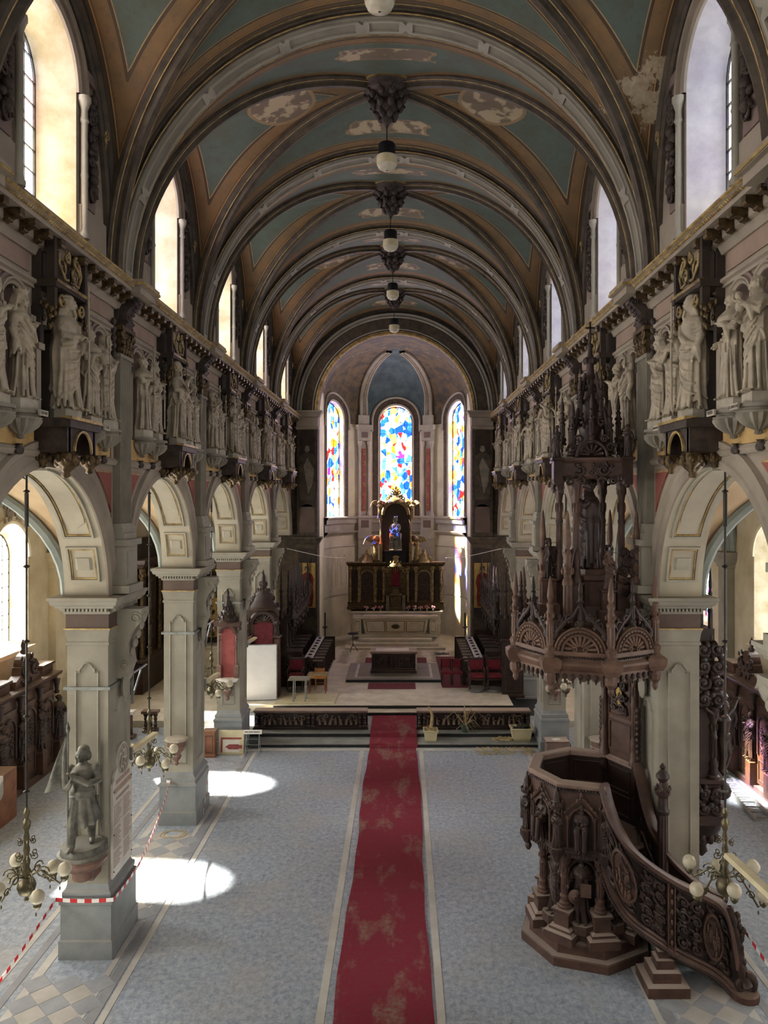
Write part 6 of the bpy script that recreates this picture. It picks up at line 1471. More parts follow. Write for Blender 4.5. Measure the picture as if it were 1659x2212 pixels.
# flag-bearing statue
r = thing('flag_bearer_statue', 'dark grey statue of armoured woman holding a flag, on first pillar bracket', 'statue', (-4.70, 11.98, 1.62))
k = MB(); k.lathe([(.1, -.22), (.16, -.18), (.16, -.04), (.28, .0), (.36, .1), (.38, .14), (.36, .18)], 20); k.box(-.16, .16, 0, .32, -.24, -.02); k.build('bracket', 'pillarwood', r, 40)
k = MB(); k.lathe([(.36, .18), (.38, .2), (.38, .23), (.34, .24), (.33, .33), (.31, .35)], 24); k.build('statue_base', 'bronze', r, 40)
mb = MB()
def legs(mb):
    for q, fy in ((-1, -.17), (1, .06)): mb.tube([(q*.06, fy*.3, .5), (q*.075, fy*.7, .3), (q*.07, fy, .1), (q*.07, fy, .03)], [.07, .055, .042, .035], 10); mb.tube([(q*.07, fy+.02, .03), (q*.09, fy-.1, .015)], [.035, .018], 8); mb.ell((q*.075, fy*.72, .3), .05, .05, .05, 8, 6)
legs(mb); rows = []
for i in range(18):
    z = .24+.36*i/17; row = []
    for j in range(48):
        t = 2*pi*j/48; rr = .17-.08*(i/17)**.8; fo = 1+.13*(1-i/17)*(sin(9*t+z*6)+.5*sin(14*t)); row.append((rr*fo*cos(t)+.01, rr*.85*fo*sin(t)-.02, z+.04*sin(t+.6)*(1-i/17)))
    rows.append(row)
mb.grid(rows, True, True, True)
mb.lathe([(.125, .5), (.118, .56), (.092, .6), (.095, .64), (.115, .7), (.12, .75), (.1, .79), (.05, .82), (.034, .86)], 20)
mb.tube([(.11, 0, .765), (.16, -.03, .66), (.08, -.14, .66), (-.05, -.16, .74)], [.048, .042, .035, .026], 10); hand(mb, (-.065, -.16, .755), (-.6, 0, .5), 1.2)
mb.tube([(-.11, 0, .765), (-.17, -.06, .65), (-.12, -.15, .62), (-.08, -.16, .68)], [.048, .042, .035, .026], 10); hand(mb, (-.075, -.165, .69), (.2, 0, .8), 1.2)
mb.ell((.125, 0, .77), .055, .055, .05, 9, 6); mb.ell((-.125, 0, .77), .055, .055, .05, 9, 6); mb.ell((0, -.06, .70), .08, .05, .07, 10, 6)
h_ = MB(); head(h_, (0, -.01, .925), 1.12, -.35, .05, 0, 'none'); h_.ell((0, .03, .95), .062, .062, .06, 12, 8)
for q in (-1, 1): h_.ell((q*.055, .012, .90), .028, .045, .05, 8, 6)
mb.merge(h_)
inst('figure', remesh(mb, .0075, 'figure', 'bronze'), r, (0, 0, .35), .15, 1.52)
k = MB(); k.tube([(-.13, -.26, .36), (-.13, -.25, 1.3), (-.13, -.24, 2.16)], .014, 7); k.lathe([(.02, 2.16), (.035, 2.22), (.0, 2.34)], 8, (-.13, -.24, 0)); k.build('flagpole', 'bronze', r, True)
rows = []
for i in range(15):
    t = i/14; z = 2.08-.75*t; w_ = .04+.34*t; rows.append([(-.14-w_*j/8, -.24+.05*sin(j*1.3+t*4)*t, z-.12*(j/8)**2*t) for j in range(9)])
sheet(rows, .012).build('flag', 'bronze', r, True)
k = MB(); k.tube([(.2, .02, 1.1), (.25, .05, .8), (.28, .06, .5)], [.012, .016, .006], 6); k.box(.16, .25, .0, .03, 1.08, 1.1); k.build('sword', 'bronze', r)
# memorial plaque
r = thing('memorial_plaque', 'pale marble memorial slab with round relief and two text columns on pillar', 'plaque', (-4.425, 12.82, 0)); f = lambda u, v, d: (d, u, v)
k = MB(); flat_poly(k, f, [(-.44, 1.2), (.44, 1.2), (.44, 2.72), (.36, 2.78), (.36, 2.86), (.26, 2.95)] + arc(0, 3.02, .27, -.2, pi+.2, 14) + [(-.26, 2.95), (-.36, 2.86), (-.36, 2.78), (-.44, 2.72)], 0, .04); k.build('slab', 'plaque', r)
k = MB(); k.grid([[f(.24*cos(t*pi/12)*q, 3.02+.24*sin(t*pi/12)*q, d) for q, d in ((1, .04), (.97, .07), (.88, .06), (.86, .045))] for t in range(25)]); R = random.Random(4)
for t in range(18): a, q = R.uniform(0, 6.28), .2*sqrt(R.random()); k.ell(f(q*cos(a), 3.02+q*sin(a), .05), .02, .035, .04, 6, 4)
k.build('relief_medallion', 'plinth', r, True)
k = MB(); R = random.Random(9)
for v, hh, u0, u1 in ((2.68, .07, -.3, .3), (2.54, .09, -.38, .38), (2.42, .05, -.3, .3)):
    u = u0
    while u < u1: w_ = R.uniform(.02, .05); fbox(k, f, u, u+w_, v, v+hh, .04, .042); u += w_+.015
for cu in (-.22, .22):
    for j in range(30):
        v = 2.34-.034*j
        if j % 11 == 10: continue
        u = cu-.18; e = cu+R.uniform(.05, .18)
        while u < e: w_ = min(R.uniform(.02, .06), e-u); fbox(k, f, u, u+w_, v, v+.016, .04, .042); u += w_+.012
k.build('inscription', 'plaquetext', r)
for (u, v) in ((-.4, 2.6), (.4, 2.6), (-.4, 1.9), (.4, 1.9), (-.4, 1.3), (.4, 1.3)): k = MB(); k.ell(f(u, v, .045), .01, .014, .014, 6, 4); k.build('bolt', 'iron', r)
# chandeliers
def chandelier(loc, ztop, label, sd):
    r = thing('chandelier', label, 'chandelier', loc); h = ztop-loc[2]
    k = MB(); k.tube([(0, 0, 1.05), (0, 0, h)], .014, 6); 
    for t in range(5): k.lathe([(.014, 0), (.045, .02), (.045, .03), (.014, .05)], 8, (0, 0, 1.25+(h-1.6)*t/4))
    k.tube([(0, 0, h-.8), (0, 0, h-.35)], .028, 7); k.build('rod', 'iron', r)
    k = MB(); k.lathe([(.005, -.22), (.03, -.18), (.02, -.14), (.1, -.08), (.125, 0), (.1, .08), (.05, .12), (.06, .2), (.035, .26), (.05, .34), (.03, .4), (.045, .5), (.03, .56), (.04, .66), (.025, .74), (.05, .8), (.055, .86), (.02, .92), (.04, .97), (.045, 1.0), (.015, 1.06)], 12)
    k.build('stem', 'brass', r, 40)
    k = MB()
    for q in range(6):
        a = q*pi/3
        for zz, rr in ((.42, .1), (.62, .07)): k.tube([((.05+u)*cos(a), (.05+u)*sin(a), zz+v) for u, v in spiral(rr*.6, 0, rr*.6, .01, pi, 1.3, 10)], .008, 4)
    k.build('scroll_crown', 'brass', r)
    for q in range(6):
        a = q*pi/3+sd; ar = MB(); ln = .42; z1 = -.02 if q % 2 else .12
        ar.tube([(.05*cos(a), .05*sin(a), .14), (.18*cos(a), .18*sin(a), .20), (.3*cos(a), .3*sin(a), .05+z1*.4), (ln*cos(a), ln*sin(a), -.12+z1), ((ln+.06)*cos(a), (ln+.06)*sin(a), -.04+z1)], .013, 6)
        ar.tube([((.2+u)*cos(a), (.2+u)*sin(a), .17+v) for u, v in spiral(0, 0, .09, .015, 0, 1.4, 14)], .01, 5); ar.tube([((.33+u)*cos(a), (.33+u)*sin(a), .0+z1*.6+v) for u, v in spiral(0, 0, .06, .012, pi, -1.3, 12)], .009, 5)
        gx, gy, gz = (ln+.06)*cos(a), (ln+.06)*sin(a), -.04+z1
        ar.lathe([(.02, -.06), (.05, -.02), (.055, .0), (.045, .02)], 10, (gx, gy, gz)); ar.ell((ln*cos(a), ln*sin(a), -.19+z1), .012, .012, .03, 6, 4)
        o = ar.build('arm', 'brass', r, 40); g = MB(); g.ell((gx, gy, gz+.105), .092, .092, .095, 14, 10); g.build('globe', 'opal', o, True)
ZC = 7.8
chandelier((-4.76, BY(0), 2.15), ZC, 'brass globe chandelier hanging in front of the flag statue pillar', .2)
chandelier((-4.76, BY(1), 2.1), ZC, 'brass globe chandelier hanging between flag statue pillar and console pillar', .5)
chandelier((-4.76, BY(2), 2.25), ZC, 'brass globe chandelier hanging beside the red-backed pillar shrine', .1)
chandelier((4.66, BY(0), 2.15), ZC, 'brass globe chandelier hanging over the foot of the pulpit stair', .35)
chandelier((4.66, BY(2), 2.3), ZC, 'brass globe chandelier hanging near the shrine beyond the pulpit', .2)
# batten lamps on pillars and steel brackets
def batten(s, k_, label):
    r = thing('batten_lamp', label, 'lamp', (s*4.43, PY(k_)+.5, 2.95))
    for i, (dx, dy, dz) in enumerate(((0, 1.35, -.1), (s*.45, .85, .08))):
        k = MB(); v = Vector((dx, dy, dz)); n = v.normalized(); sd = n.cross(Vector((0, 0, 1))).normalized(); u_ = sd.cross(n)
        rows = [[tuple(n*t+sd*a+u_*b) for a, b in ((-.07, 0), (-.05, .05), (.05, .05), (.07, 0), (.03, -.02), (-.03, -.02))] for t in (.02, v.length)]
        k.grid(rows, True, True, True); o = k.build('batten_housing', 'cream', r)
        k = MB(); k.tube([tuple(n*.1-u_*.035), tuple(n*(v.length-.08)-u_*.035)], .018, 6); k.build('tube', 'opal', o)
    k = MB(); k.box(-.04, .04, -.04, .02, -.12, .1); k.build('mount', 'steel', r)
for s, k_, lb in ((-1, 1, 'pair of cream batten lamps on pillar behind the flag statue'), (-1, 2, 'pair of cream batten lamps on the console pillar'), (-1, 3, 'pair of cream batten lamps on the pillar beside the white board'), (1, 0, 'cream batten lamps jutting in above the foot of the pulpit stair'), (1, 2, 'pair of cream batten lamps under the pulpit canopy')): batten(s, k_, lb)
def strap(s, k_, z, label):
    r = thing('steel_bracket', label, 'bracket', (0, 0, 0)); c = PY(k_); x0, x1 = sorted((s*4.41, s*5.11)); y0, y1 = c-.52, c+.52; t = .025
    k = MB(); rows = [[(x0, y0, zz), (x1, y0, zz), (x1, y1, zz), (x0, y1, zz)] for zz in (z, z+.05)]; 
    for (a, b, cc, e) in ((x0-t, x1+t, y0-t, y0), (x0-t, x1+t, y1, y1+t), (x0-t, x0, y0, y1), (x1, x1+t, y0, y1)): k.box(a, b, cc, e, z, z+.05)
    k.build('strap', 'steel', r)
    k = MB(); xi = s*4.40; k.tube([(xi, y1, z+.02), (xi, y1+.75, z+.02)], .02, 4); k.tube([(xi, y1, z-.4), (xi, y1+.45, z)], .018, 4); k.box(xi-.02, xi+.02, y1-.02, y1+.02, z-.5, z+.25); k.build('bracket_arm', 'steel', r)
strap(-1, 1, 4.3, 'galvanised strap and bracket arm clamped round the flag statue pillar'); strap(-1, 2, 4.3, 'galvanised strap and bracket arm clamped round the console pillar'); strap(-1, 3, 4.3, 'galvanised strap and bracket arm clamped round the red shrine pillar')
# barrier tape
def tape(pts, label, w_=.06):
    r = thing('barrier_tape', label, 'tape'); P = [Vector(p) for p in pts]; seg = .11
    wm, rm = MB(), MB(); c = 0
    for a, b in zip(P, P[1:]):
        l = (b-a).length; n = max(1, int(l/seg))
        for i in range(n):
            p, q = a.lerp(b, i/n), a.lerp(b, (i+1)/n); sag = lambda t: -.10*min(1, l/4)*sin(pi*t)
            p = p+Vector((0, 0, sag(i/n))); q = q+Vector((0, 0, sag((i+1)/n))); m = (wm, rm)[c % 2]; c += 1
            d = (q-p).normalized(); sd = d.cross(Vector((0, 0, 1))).normalized()*.002; h_ = Vector((0, 0, w_/2))
            v = [p-h_-sd, q-h_-sd, q+h_-sd, p+h_-sd, p-h_+sd, q-h_+sd, q+h_+sd, p+h_+sd]; m.add([tuple(x) for x in v], [(0, 1, 2, 3), (7, 6, 5, 4), (0, 4, 5, 1), (3, 2, 6, 7)])
    wm.build('white_stripe', 'white_tape', r)['kind'] = 'stuff'; rm.build('red_stripe', 'red_tape', r)['kind'] = 'stuff'
y1_ = PY(1)
tape([(-5.2, 9.0, .72), (-5.22, y1_-.62, .98), (-4.30, y1_-.62, .98), (-4.30, y1_+.62, .98), (-4.9, PY(2)-.62, 1.0), (-5.0, PY(2)-.6, 1.0)], 'red and white barrier tape tied round the flag statue pillar base')
tape([(-4.31, PY(2)+.5, 1.02), (-4.3, PY(2)+.2, .6), (-4.3, PY(2)-.1, .05)], 'red and white tape end hanging down the console pillar base')
tape([(5.45, 11.6, .9), (5.5, 10.2, .75), (5.6, 8.6, .7)], 'red and white barrier tape running from the pulpit stair foot')
k = MB(); R = random.Random(1); k.tube([(-4.7+.25*cos(t*.7)*(1+.2*sin(t)), 16.75+.2*sin(t*.7)+.03*sin(t*2.1), .012) for t in range(30)], .01, 5); k.build('cable_coil', 'straw', None, label='thin loose cable loop on floor before the console pillar', cat='cable')
# pendant lamps
for b in range(0, 5):
    z = 14.5-.55; r = thing('pendant_lamp', 'cylindrical glass and steel pendant lamp hanging from the %s vault boss' % ORD[b], 'lamp', (0, BY(b), z), 0, 'pendant lamps under the vault bosses')
    k = MB(); k.tube([(0, 0, .55), (0, 0, 15.0-z)], .012, 6); k.build('cord', 'black', r)
    k = MB(); k.lathe([(.17, .27), (.17, .5), (.15, .53), (.03, .56)], 20); k.build('lamp_cap', 'black', r, 40)
    k = MB(); k.lathe([(.20, .10), (.205, .13), (.205, .27), (.18, .28)], 20); k.build('lamp_body', 'cream', r, 40)
    k = MB(); k.lathe([(.19, .10), (.17, .04), (.1, .0), (.02, -.01)], 20); k.build('lamp_glass', 'opal', r, True)
# figures for the altar
mat('greystatue', (128, 124, 112), (92, 90, 82), 6, .55, dust=.4)
mb = MB(); robe(70, mb, 1.1, 1.1, mantle=True, short=.4); mb.xf(T(0, 0, -.0))
for q in (-1, 1): mb.tube([(q*.08, 0, .44), (q*.11, -.2, .47), (q*.1, -.23, .25), (q*.1, -.25, .05)], [.09, .085, .07, .085], 12)
for t in range(7): mb.tube([(-.16+.05*t, -.28, .44), (-.17+.055*t, -.31, .22), (-.19+.06*t, -.3, .02)], [.012, .02, .024], 6)
mb.tube([(-.17, -.2, .5), (0, -.29, .36), (.17, -.2, .5)], .03, 8)
arm(mb, 1, POSE['book']); arm(mb, -1, POSE['hip']); head(mb, (0, -.012, .93), 1.1, .1, .12, 0, 'hood', 'crown')
mb.ell((.07, -.2, .62), .055, .05, .09, 9, 6); mb.ell((.07, -.22, .74), .04, .042, .046, 9, 6)
KMW = {'madonna': remesh(mb, .009, 'figure', 'greystatue'), 'angel': statue_mesh(80, 'pray', 'pray', 0, 'long', None, 0, 0, .010, 'gold', 1.1, .95, False, 0, True)}
# ---------------------------------------------------------------- sanctuary
FZ = .472
r = thing('wooden_altar', 'carved dark wooden altar table on the grey platform', 'altar', (-.02, 30.1, .578))
k = MB(); k.stack(-.84, .84, -.36, .36, [(0, .06), (.07, .06), (.09, .03), (.16, .03), (.18, 0), (.7, 0), (.72, .03), (.74, .03)]); k.build('altar_body', 'wooddark', r)
k = MB(); k.stack(-.9, .9, -.42, .42, [(.74, 0), (.78, .02), (.82, .02), (.83, 0)]); k.build('altar_top', 'woodrim', r)
k = MB(); k.box(-.7, .6, -.3, .25, .831, .838); k.build('altar_cloth', 'white', r)
for q in (-1, 1):
    k = MB(); frame_bars(k, lambda u, v, d: (q*.42+u, -.36-d, v), [(-.28, .22), (.28, .22), (.28, .66), (-.28, .66)], .03, 0, .03); k.build('panel_frame', 'woodblack', r)
    o_ = ornament(30+q, .5, .4, .05, 12, .035); o_.xf(T(q*.42, -.36, .24)); o_.build('carved_panel', 'wooddark', r, True)
    k = MB(); k.stack(q*.8-.05, q*.8+.05, -.4, -.3, [(.18, 0), (.7, 0)]); k.build('corner_post', 'woodblack', r)
k = MB(); k.box(-.06, .06, -.38, -.35, .18, .7); k.build('centre_post', 'woodblack', r)
# high altar
r = thing('high_altar', 'pale marble high altar with inlaid panels on three steps', 'altar', (0, 35.3, FZ))
for (w_, y0, y1, z0, z1) in ((2.28, -.6, 1.9, 0, .1), (1.98, -.3, 1.9, .1, .24), (1.7, 0, 1.9, .24, .38)): k = MB(); k.stack(-w_, w_, y0, y1, [(z0, 0), (z1-.03, 0), (z1-.025, .02), (z1, .02)]); k.build('altar_step', 'marble', r)
g = lambda u, v, d: (u, .42-d+(1.3-v)*.10, v)
k = MB(); k.stack(-1.55, 1.55, .6, 1.2, [(.38, .02), (.5, .02), (.52, -.12), (1.2, .0), (1.22, .04), (1.28, .06), (1.36, .06)]); k.build('mensa', 'marble', r)
f = lambda u, v, d: (u, .6-d+.12*(1-(v-.52)/.68), v)
for (a, e) in ((-1.4, -.5), (-.46, .46), (.5, 1.4)):
    k = MB(); frame_bars(k, f, [(a*.96, .58), (e*.96, .58), (e, 1.12), (a, 1.12)], .05, 0, .02); k.build('inlay_border', 'marbleline', r)
k = MB(); k.add([f(.2*cos(t*pi/8), .85+.11*sin(t*pi/8), .025) for t in range(16)], [tuple(range(16))]); k.build('oval_inlay', 'giltdark', r)
for q in (-1, 1):
    k = MB(); k.stack(q*1.78-.17, q*1.78+.17, .62, 1.2, [(.38, .04), (.5, .04), (.52, 0), (1.2, 0), (1.24, .05), (1.36, .05)]); k.build('altar_wing', 'marble', r)
    k = MB(); frame_bars(k, lambda u, v, d: (q*1.78+u, .62-d, v), [(-.11, .6), (.11, .6), (.11, 1.12), (-.11, 1.12)], .03, 0, .015); k.build('inlay_border', 'marbleline', r)
    k = MB(); k.tube([(q*2.0+a*q, .66, 1.05+b) for a, b in spiral(0, 0, .12, .03, pi/2, -1.3, 14)], .04, 6); k.tube([(q*2.02, .66, .95), (q*1.98, .66, .6), (q*2.05, .66, .42)], .04, 6); k.build('altar_volute', 'marble', r, True)
k = MB(); k.box(-2.15, 2.15, 1.2, 1.75, .38, 1.5); k.box(-2.25, 2.25, 1.12, 1.75, 1.42, 1.5); k.build('gradine', 'marble', r)
k = MB()
for i in range(60): k.bc(-1.5+3.0*(i+.5)/60, .56, 1.2, .03, .03, .03)
k.build('dentils', 'marbleline', r)
# flowers on the gradine
R = random.Random(12)
for gi, x in enumerate((-1.4, -1.05, -.72, .6, .9, 1.2, 1.5, 1.8)):
    r = thing('flower_bunch', ('pink' if gi % 3 else 'white and pink')+' artificial flowers on the altar ledge, %s from the board side' % (['first', 'second', 'third', 'fourth', 'fifth', 'sixth', 'seventh', 'eighth'][gi]), 'flowers', (x, 36.62, FZ+1.5), 0, 'flowers on the high altar ledge')
    k = MB(); k.lathe([(.03, 0), (.045, .05), (.03, .08)], 8); k.build('holder', 'white', r)
    for i in range(7):
        k = MB(); a = R.uniform(0, 6.28); rr = R.uniform(.02, .11); k.ell((rr*cos(a), rr*sin(a)-.02, .1+R.uniform(0, .12)), .045, .045, .04, 7, 5); k.build('flower', 'flower_pink' if (i+gi) % 3 else 'flower_white', r, True)
# reredos
r = thing('gilded_reredos', 'dark gilded altarpiece with columns and arched panels above the marble altar', 'altarpiece', (0, 37.1, FZ+1.5))
k = MB(); k.box(-2.3, 2.3, 0, .4, 0, 2.1); k.build('reredos_body', 'giltdark', r)
k = MB(); k.stack(-2.3, 2.3, -.06, .4, [(2.1, 0), (2.14, .04), (2.2, .08), (2.26, .1), (2.28, .1)]); k.stack(-2.32, 2.32, -.1, .4, [(0, .03), (.12, .03), (.16, 0), (.3, 0), (.32, .03), (.36, 0)]); k.build('reredos_cornice', 'giltdark', r)
cl = MB(); cl.lathe([(.09, 0), (.09, .06), (.06, .1), (.07, .3), (.085, .34), (.06, .38), (.055, .8), (.075, .84), (.055, .88), (.05, 1.3), (.08, 1.36), (.06, 1.4), (.1, 1.55), (.11, 1.6)], 12)
for q in range(7): cl.ell((.085*cos(q*.9), .085*sin(q*.9), 1.48), .03, .03, .05, 6, 4); cl.ell((.07*cos(q*.9), .07*sin(q*.9), .6), .02, .02, .06, 6, 4)
GC = cl.mesh('gilded_column', 'gold', 40)
for x in (-2.2, -1.78, -.98, -.58, .58, .98, 1.78, 2.2): inst('gilded_column', GC, r, (x, -.1, .36), None, (1, 1, 1.08))
for q in (-1, 1):
    f = lambda u, v, d: (q*1.38+u, -.0-d, v)
    k = MB(); flat_poly(k, f, [(-.3, .45), (.3, .45), (.3, 1.55)] + arc(0, 1.55, .3, 0, pi, 10) + [(-.3, 1.55)], 0, .02); k.build('arched_panel', 'woodorange' if False else 'wooddark', r)
    k = MB(); arch_mold(k, f, 0, 1.55, .3, [(0, 0), (0, .06), (.06, .07), (.06, 0)], vs=.45, n=16); k.build('panel_arch', 'gold', r, 40)
    o_ = ornament(50+q, .5, 1.2, .02, 10, .02); o_.xf(T(q*1.38, -.02, .5)); o_.build('panel_tracery', 'giltdark', r, True)
    k = MB(); k.lathe([(.02, .62), (.1, .55), (.08, .48), (.2, .36), (.24, .2), (.36, .1), (.4, 0)], 6, (q*1.38, .1, 2.28))
    for t in range(2):
        for s2 in (-1, 1): k.tube([(q*1.38+s2*(.2+.12*t)+s2*a, -.02, 2.46-.1*t+b) for a, b in spiral(0, 0, .12, .02, 0, 1.4, 14)], .03, 5)
    for t in range(8): k.ell((q*1.38+.3*cos(t*.785), -.02, 2.5+.2*sin(t*.785)), .05, .05, .06, 6, 4)
    k.ell((q*1.38, -.03, 2.42), .1, .06, .12, 8, 6); k.build('gilded_crest', 'gold', r, True)
    for x in (.77, 1.99): k = MB(); k.box(q*x-.13, q*x+.13, -.02, 0, .45, 1.9); k.build('dark_field', 'browndark', r)
# tabernacle
k = MB(); k.stack(-.22, .22, -.5, -.05, [(0, .1), (.15, .1), (.18, .04), (.7, .04), (.74, .1), (.78, .1)]); k.stack(-.16, .16, -.42, -.05, [(.78, .04), (1.05, .0), (1.08, .04), (1.1, .04)]); k.build('tabernacle', 'giltdark', r)
for q in (-1, 1): k = MB(); k.stack(q*.38-.07, q*.38+.07, -.4, -.1, [(0, .03), (.5, .0), (.66, 0), (.7, .04)]); k.build('tabernacle_wing', 'corbel', r)
k = MB(); k.box(-.2, .2, -.16, -.02, 1.12, 2.0); k.build('red_curtain', 'redvelvet', r)
k = MB()
for t in range(3):
    for q in (-1, 1): k.tube([(q*(.18+.14*t)+q*a, -.2, 2.15-.12*t+b) for a, b in spiral(0, 0, .13, .02, pi/2, 1.4, 14)], .03, 5)
for t in range(9): k.tube([(-.4+.1*t, -.24, 2.1), (-.4+.1*t, -.25, 1.9+.2*abs(t-4)/4-.1)], [.03, .012], 5)
k.lathe([(.3, 2.1), (.34, 2.16), (.2, 2.3), (.16, 2.5), (.22, 2.56), (.08, 2.66), (.03, 2.84)], 10, (0, -.14, 0))
for t in range(10): k.ell((.28*cos(t*.628), -.14+.2*sin(t*.628), 2.3), .05, .05, .07, 6, 4)
k.build('gilded_canopy', 'gold', r, True)
# upper niche with enthroned figure
r2 = thing('throne_niche', 'gilded canopied niche rising above the altarpiece', 'niche', (0, 37.2, FZ+3.78))
k = MB(); k.box(-.78, .78, .1, .34, 0, 2.9); k.build('niche_back', 'browndark', r2)
f = lambda u, v, d: (u, .1-d, v)
k = MB(); arch_mold(k, f, 0, 2.3, .55, [(0, 0), (0, .1), (.08, .14), (.16, .1), (.16, 0)], n=18); k.lathe([(.4, 2.9), (.5, 2.98), (.3, 3.1), (.12, 3.3), (.16, 3.36), (.05, 3.5)], 8, (0, .1, 0))
for q in (-1, 1):
    for (a, b, rr) in ((.35, 3.1, .18), (.16, 3.4, .14), (.6, 2.8, .14)): k.tube([(q*a+q*u, 0, b+v) for u, v in spiral(0, 0, rr, .02, pi/2, 1.4, 16)], .035, 5)
    for t in range(9): k.ell((q*(.2+.06*t), 0, 3.2-.06*t+.1*sin(t)), .06, .06, .07, 6, 4)
k.ell((0, 0, 3.62), .07, .06, .1, 7, 5); k.build('gilded_crown_work', 'gold', r2, True)
for q in (-1, 1):
    k = MB(); k.lathe([(.09, .9), (.05, 1.0), (.045, 1.9), (.09, 2.05), (.1, 2.1)], 10, (q*.72, -.12, 0)); k.lathe([(.1, 0), (.1, .9)], 4, (q*.72, 0, 0), rot=pi/4); k.build('niche_column', 'gold', r2, 40)
    o = inst('gilded_angel', wood(KMW['angel'], 'gold'), r2, (q*.8, -.15, 2.12), -q*.5, .85) if 'KMW' in globals() else None
k = MB(); k.box(-.5, .5, -.35, .1, .0, .5); k.box(-.56, .56, -.42, .1, .5, .58); k.build('niche_base', 'black', r2)
r = thing('enthroned_statue', 'grey statue of seated crowned woman with child in the gilded niche', 'statue', (0, 37.02, FZ+4.36))
k = MB(); k.box(-.26, .26, -.06, .2, 0, .75); k.box(-.3, .3, -.36, .2, -.0, .05); k.build('throne', 'greystatue', r); inst('figure', KMW['madonna'], r, (0, 0, .05), None, 1.55)
for q in (-1, 1):
    r = thing('angel_statue', 'gilded standing angel with raised wings on the altarpiece, '+('board' if q < 0 else 'pulpit')+' side', 'statue', (q*1.0, 37.15, FZ+3.79), -q*.5)
    k = MB(); k.stack(-.14, .14, -.12, .12, [(0, .02), (.08, .02), (.1, 0)]); k.build('plinth', 'giltdark', r); inst('figure', KMW['angel'], r, (0, 0, .1), None, 1.12)
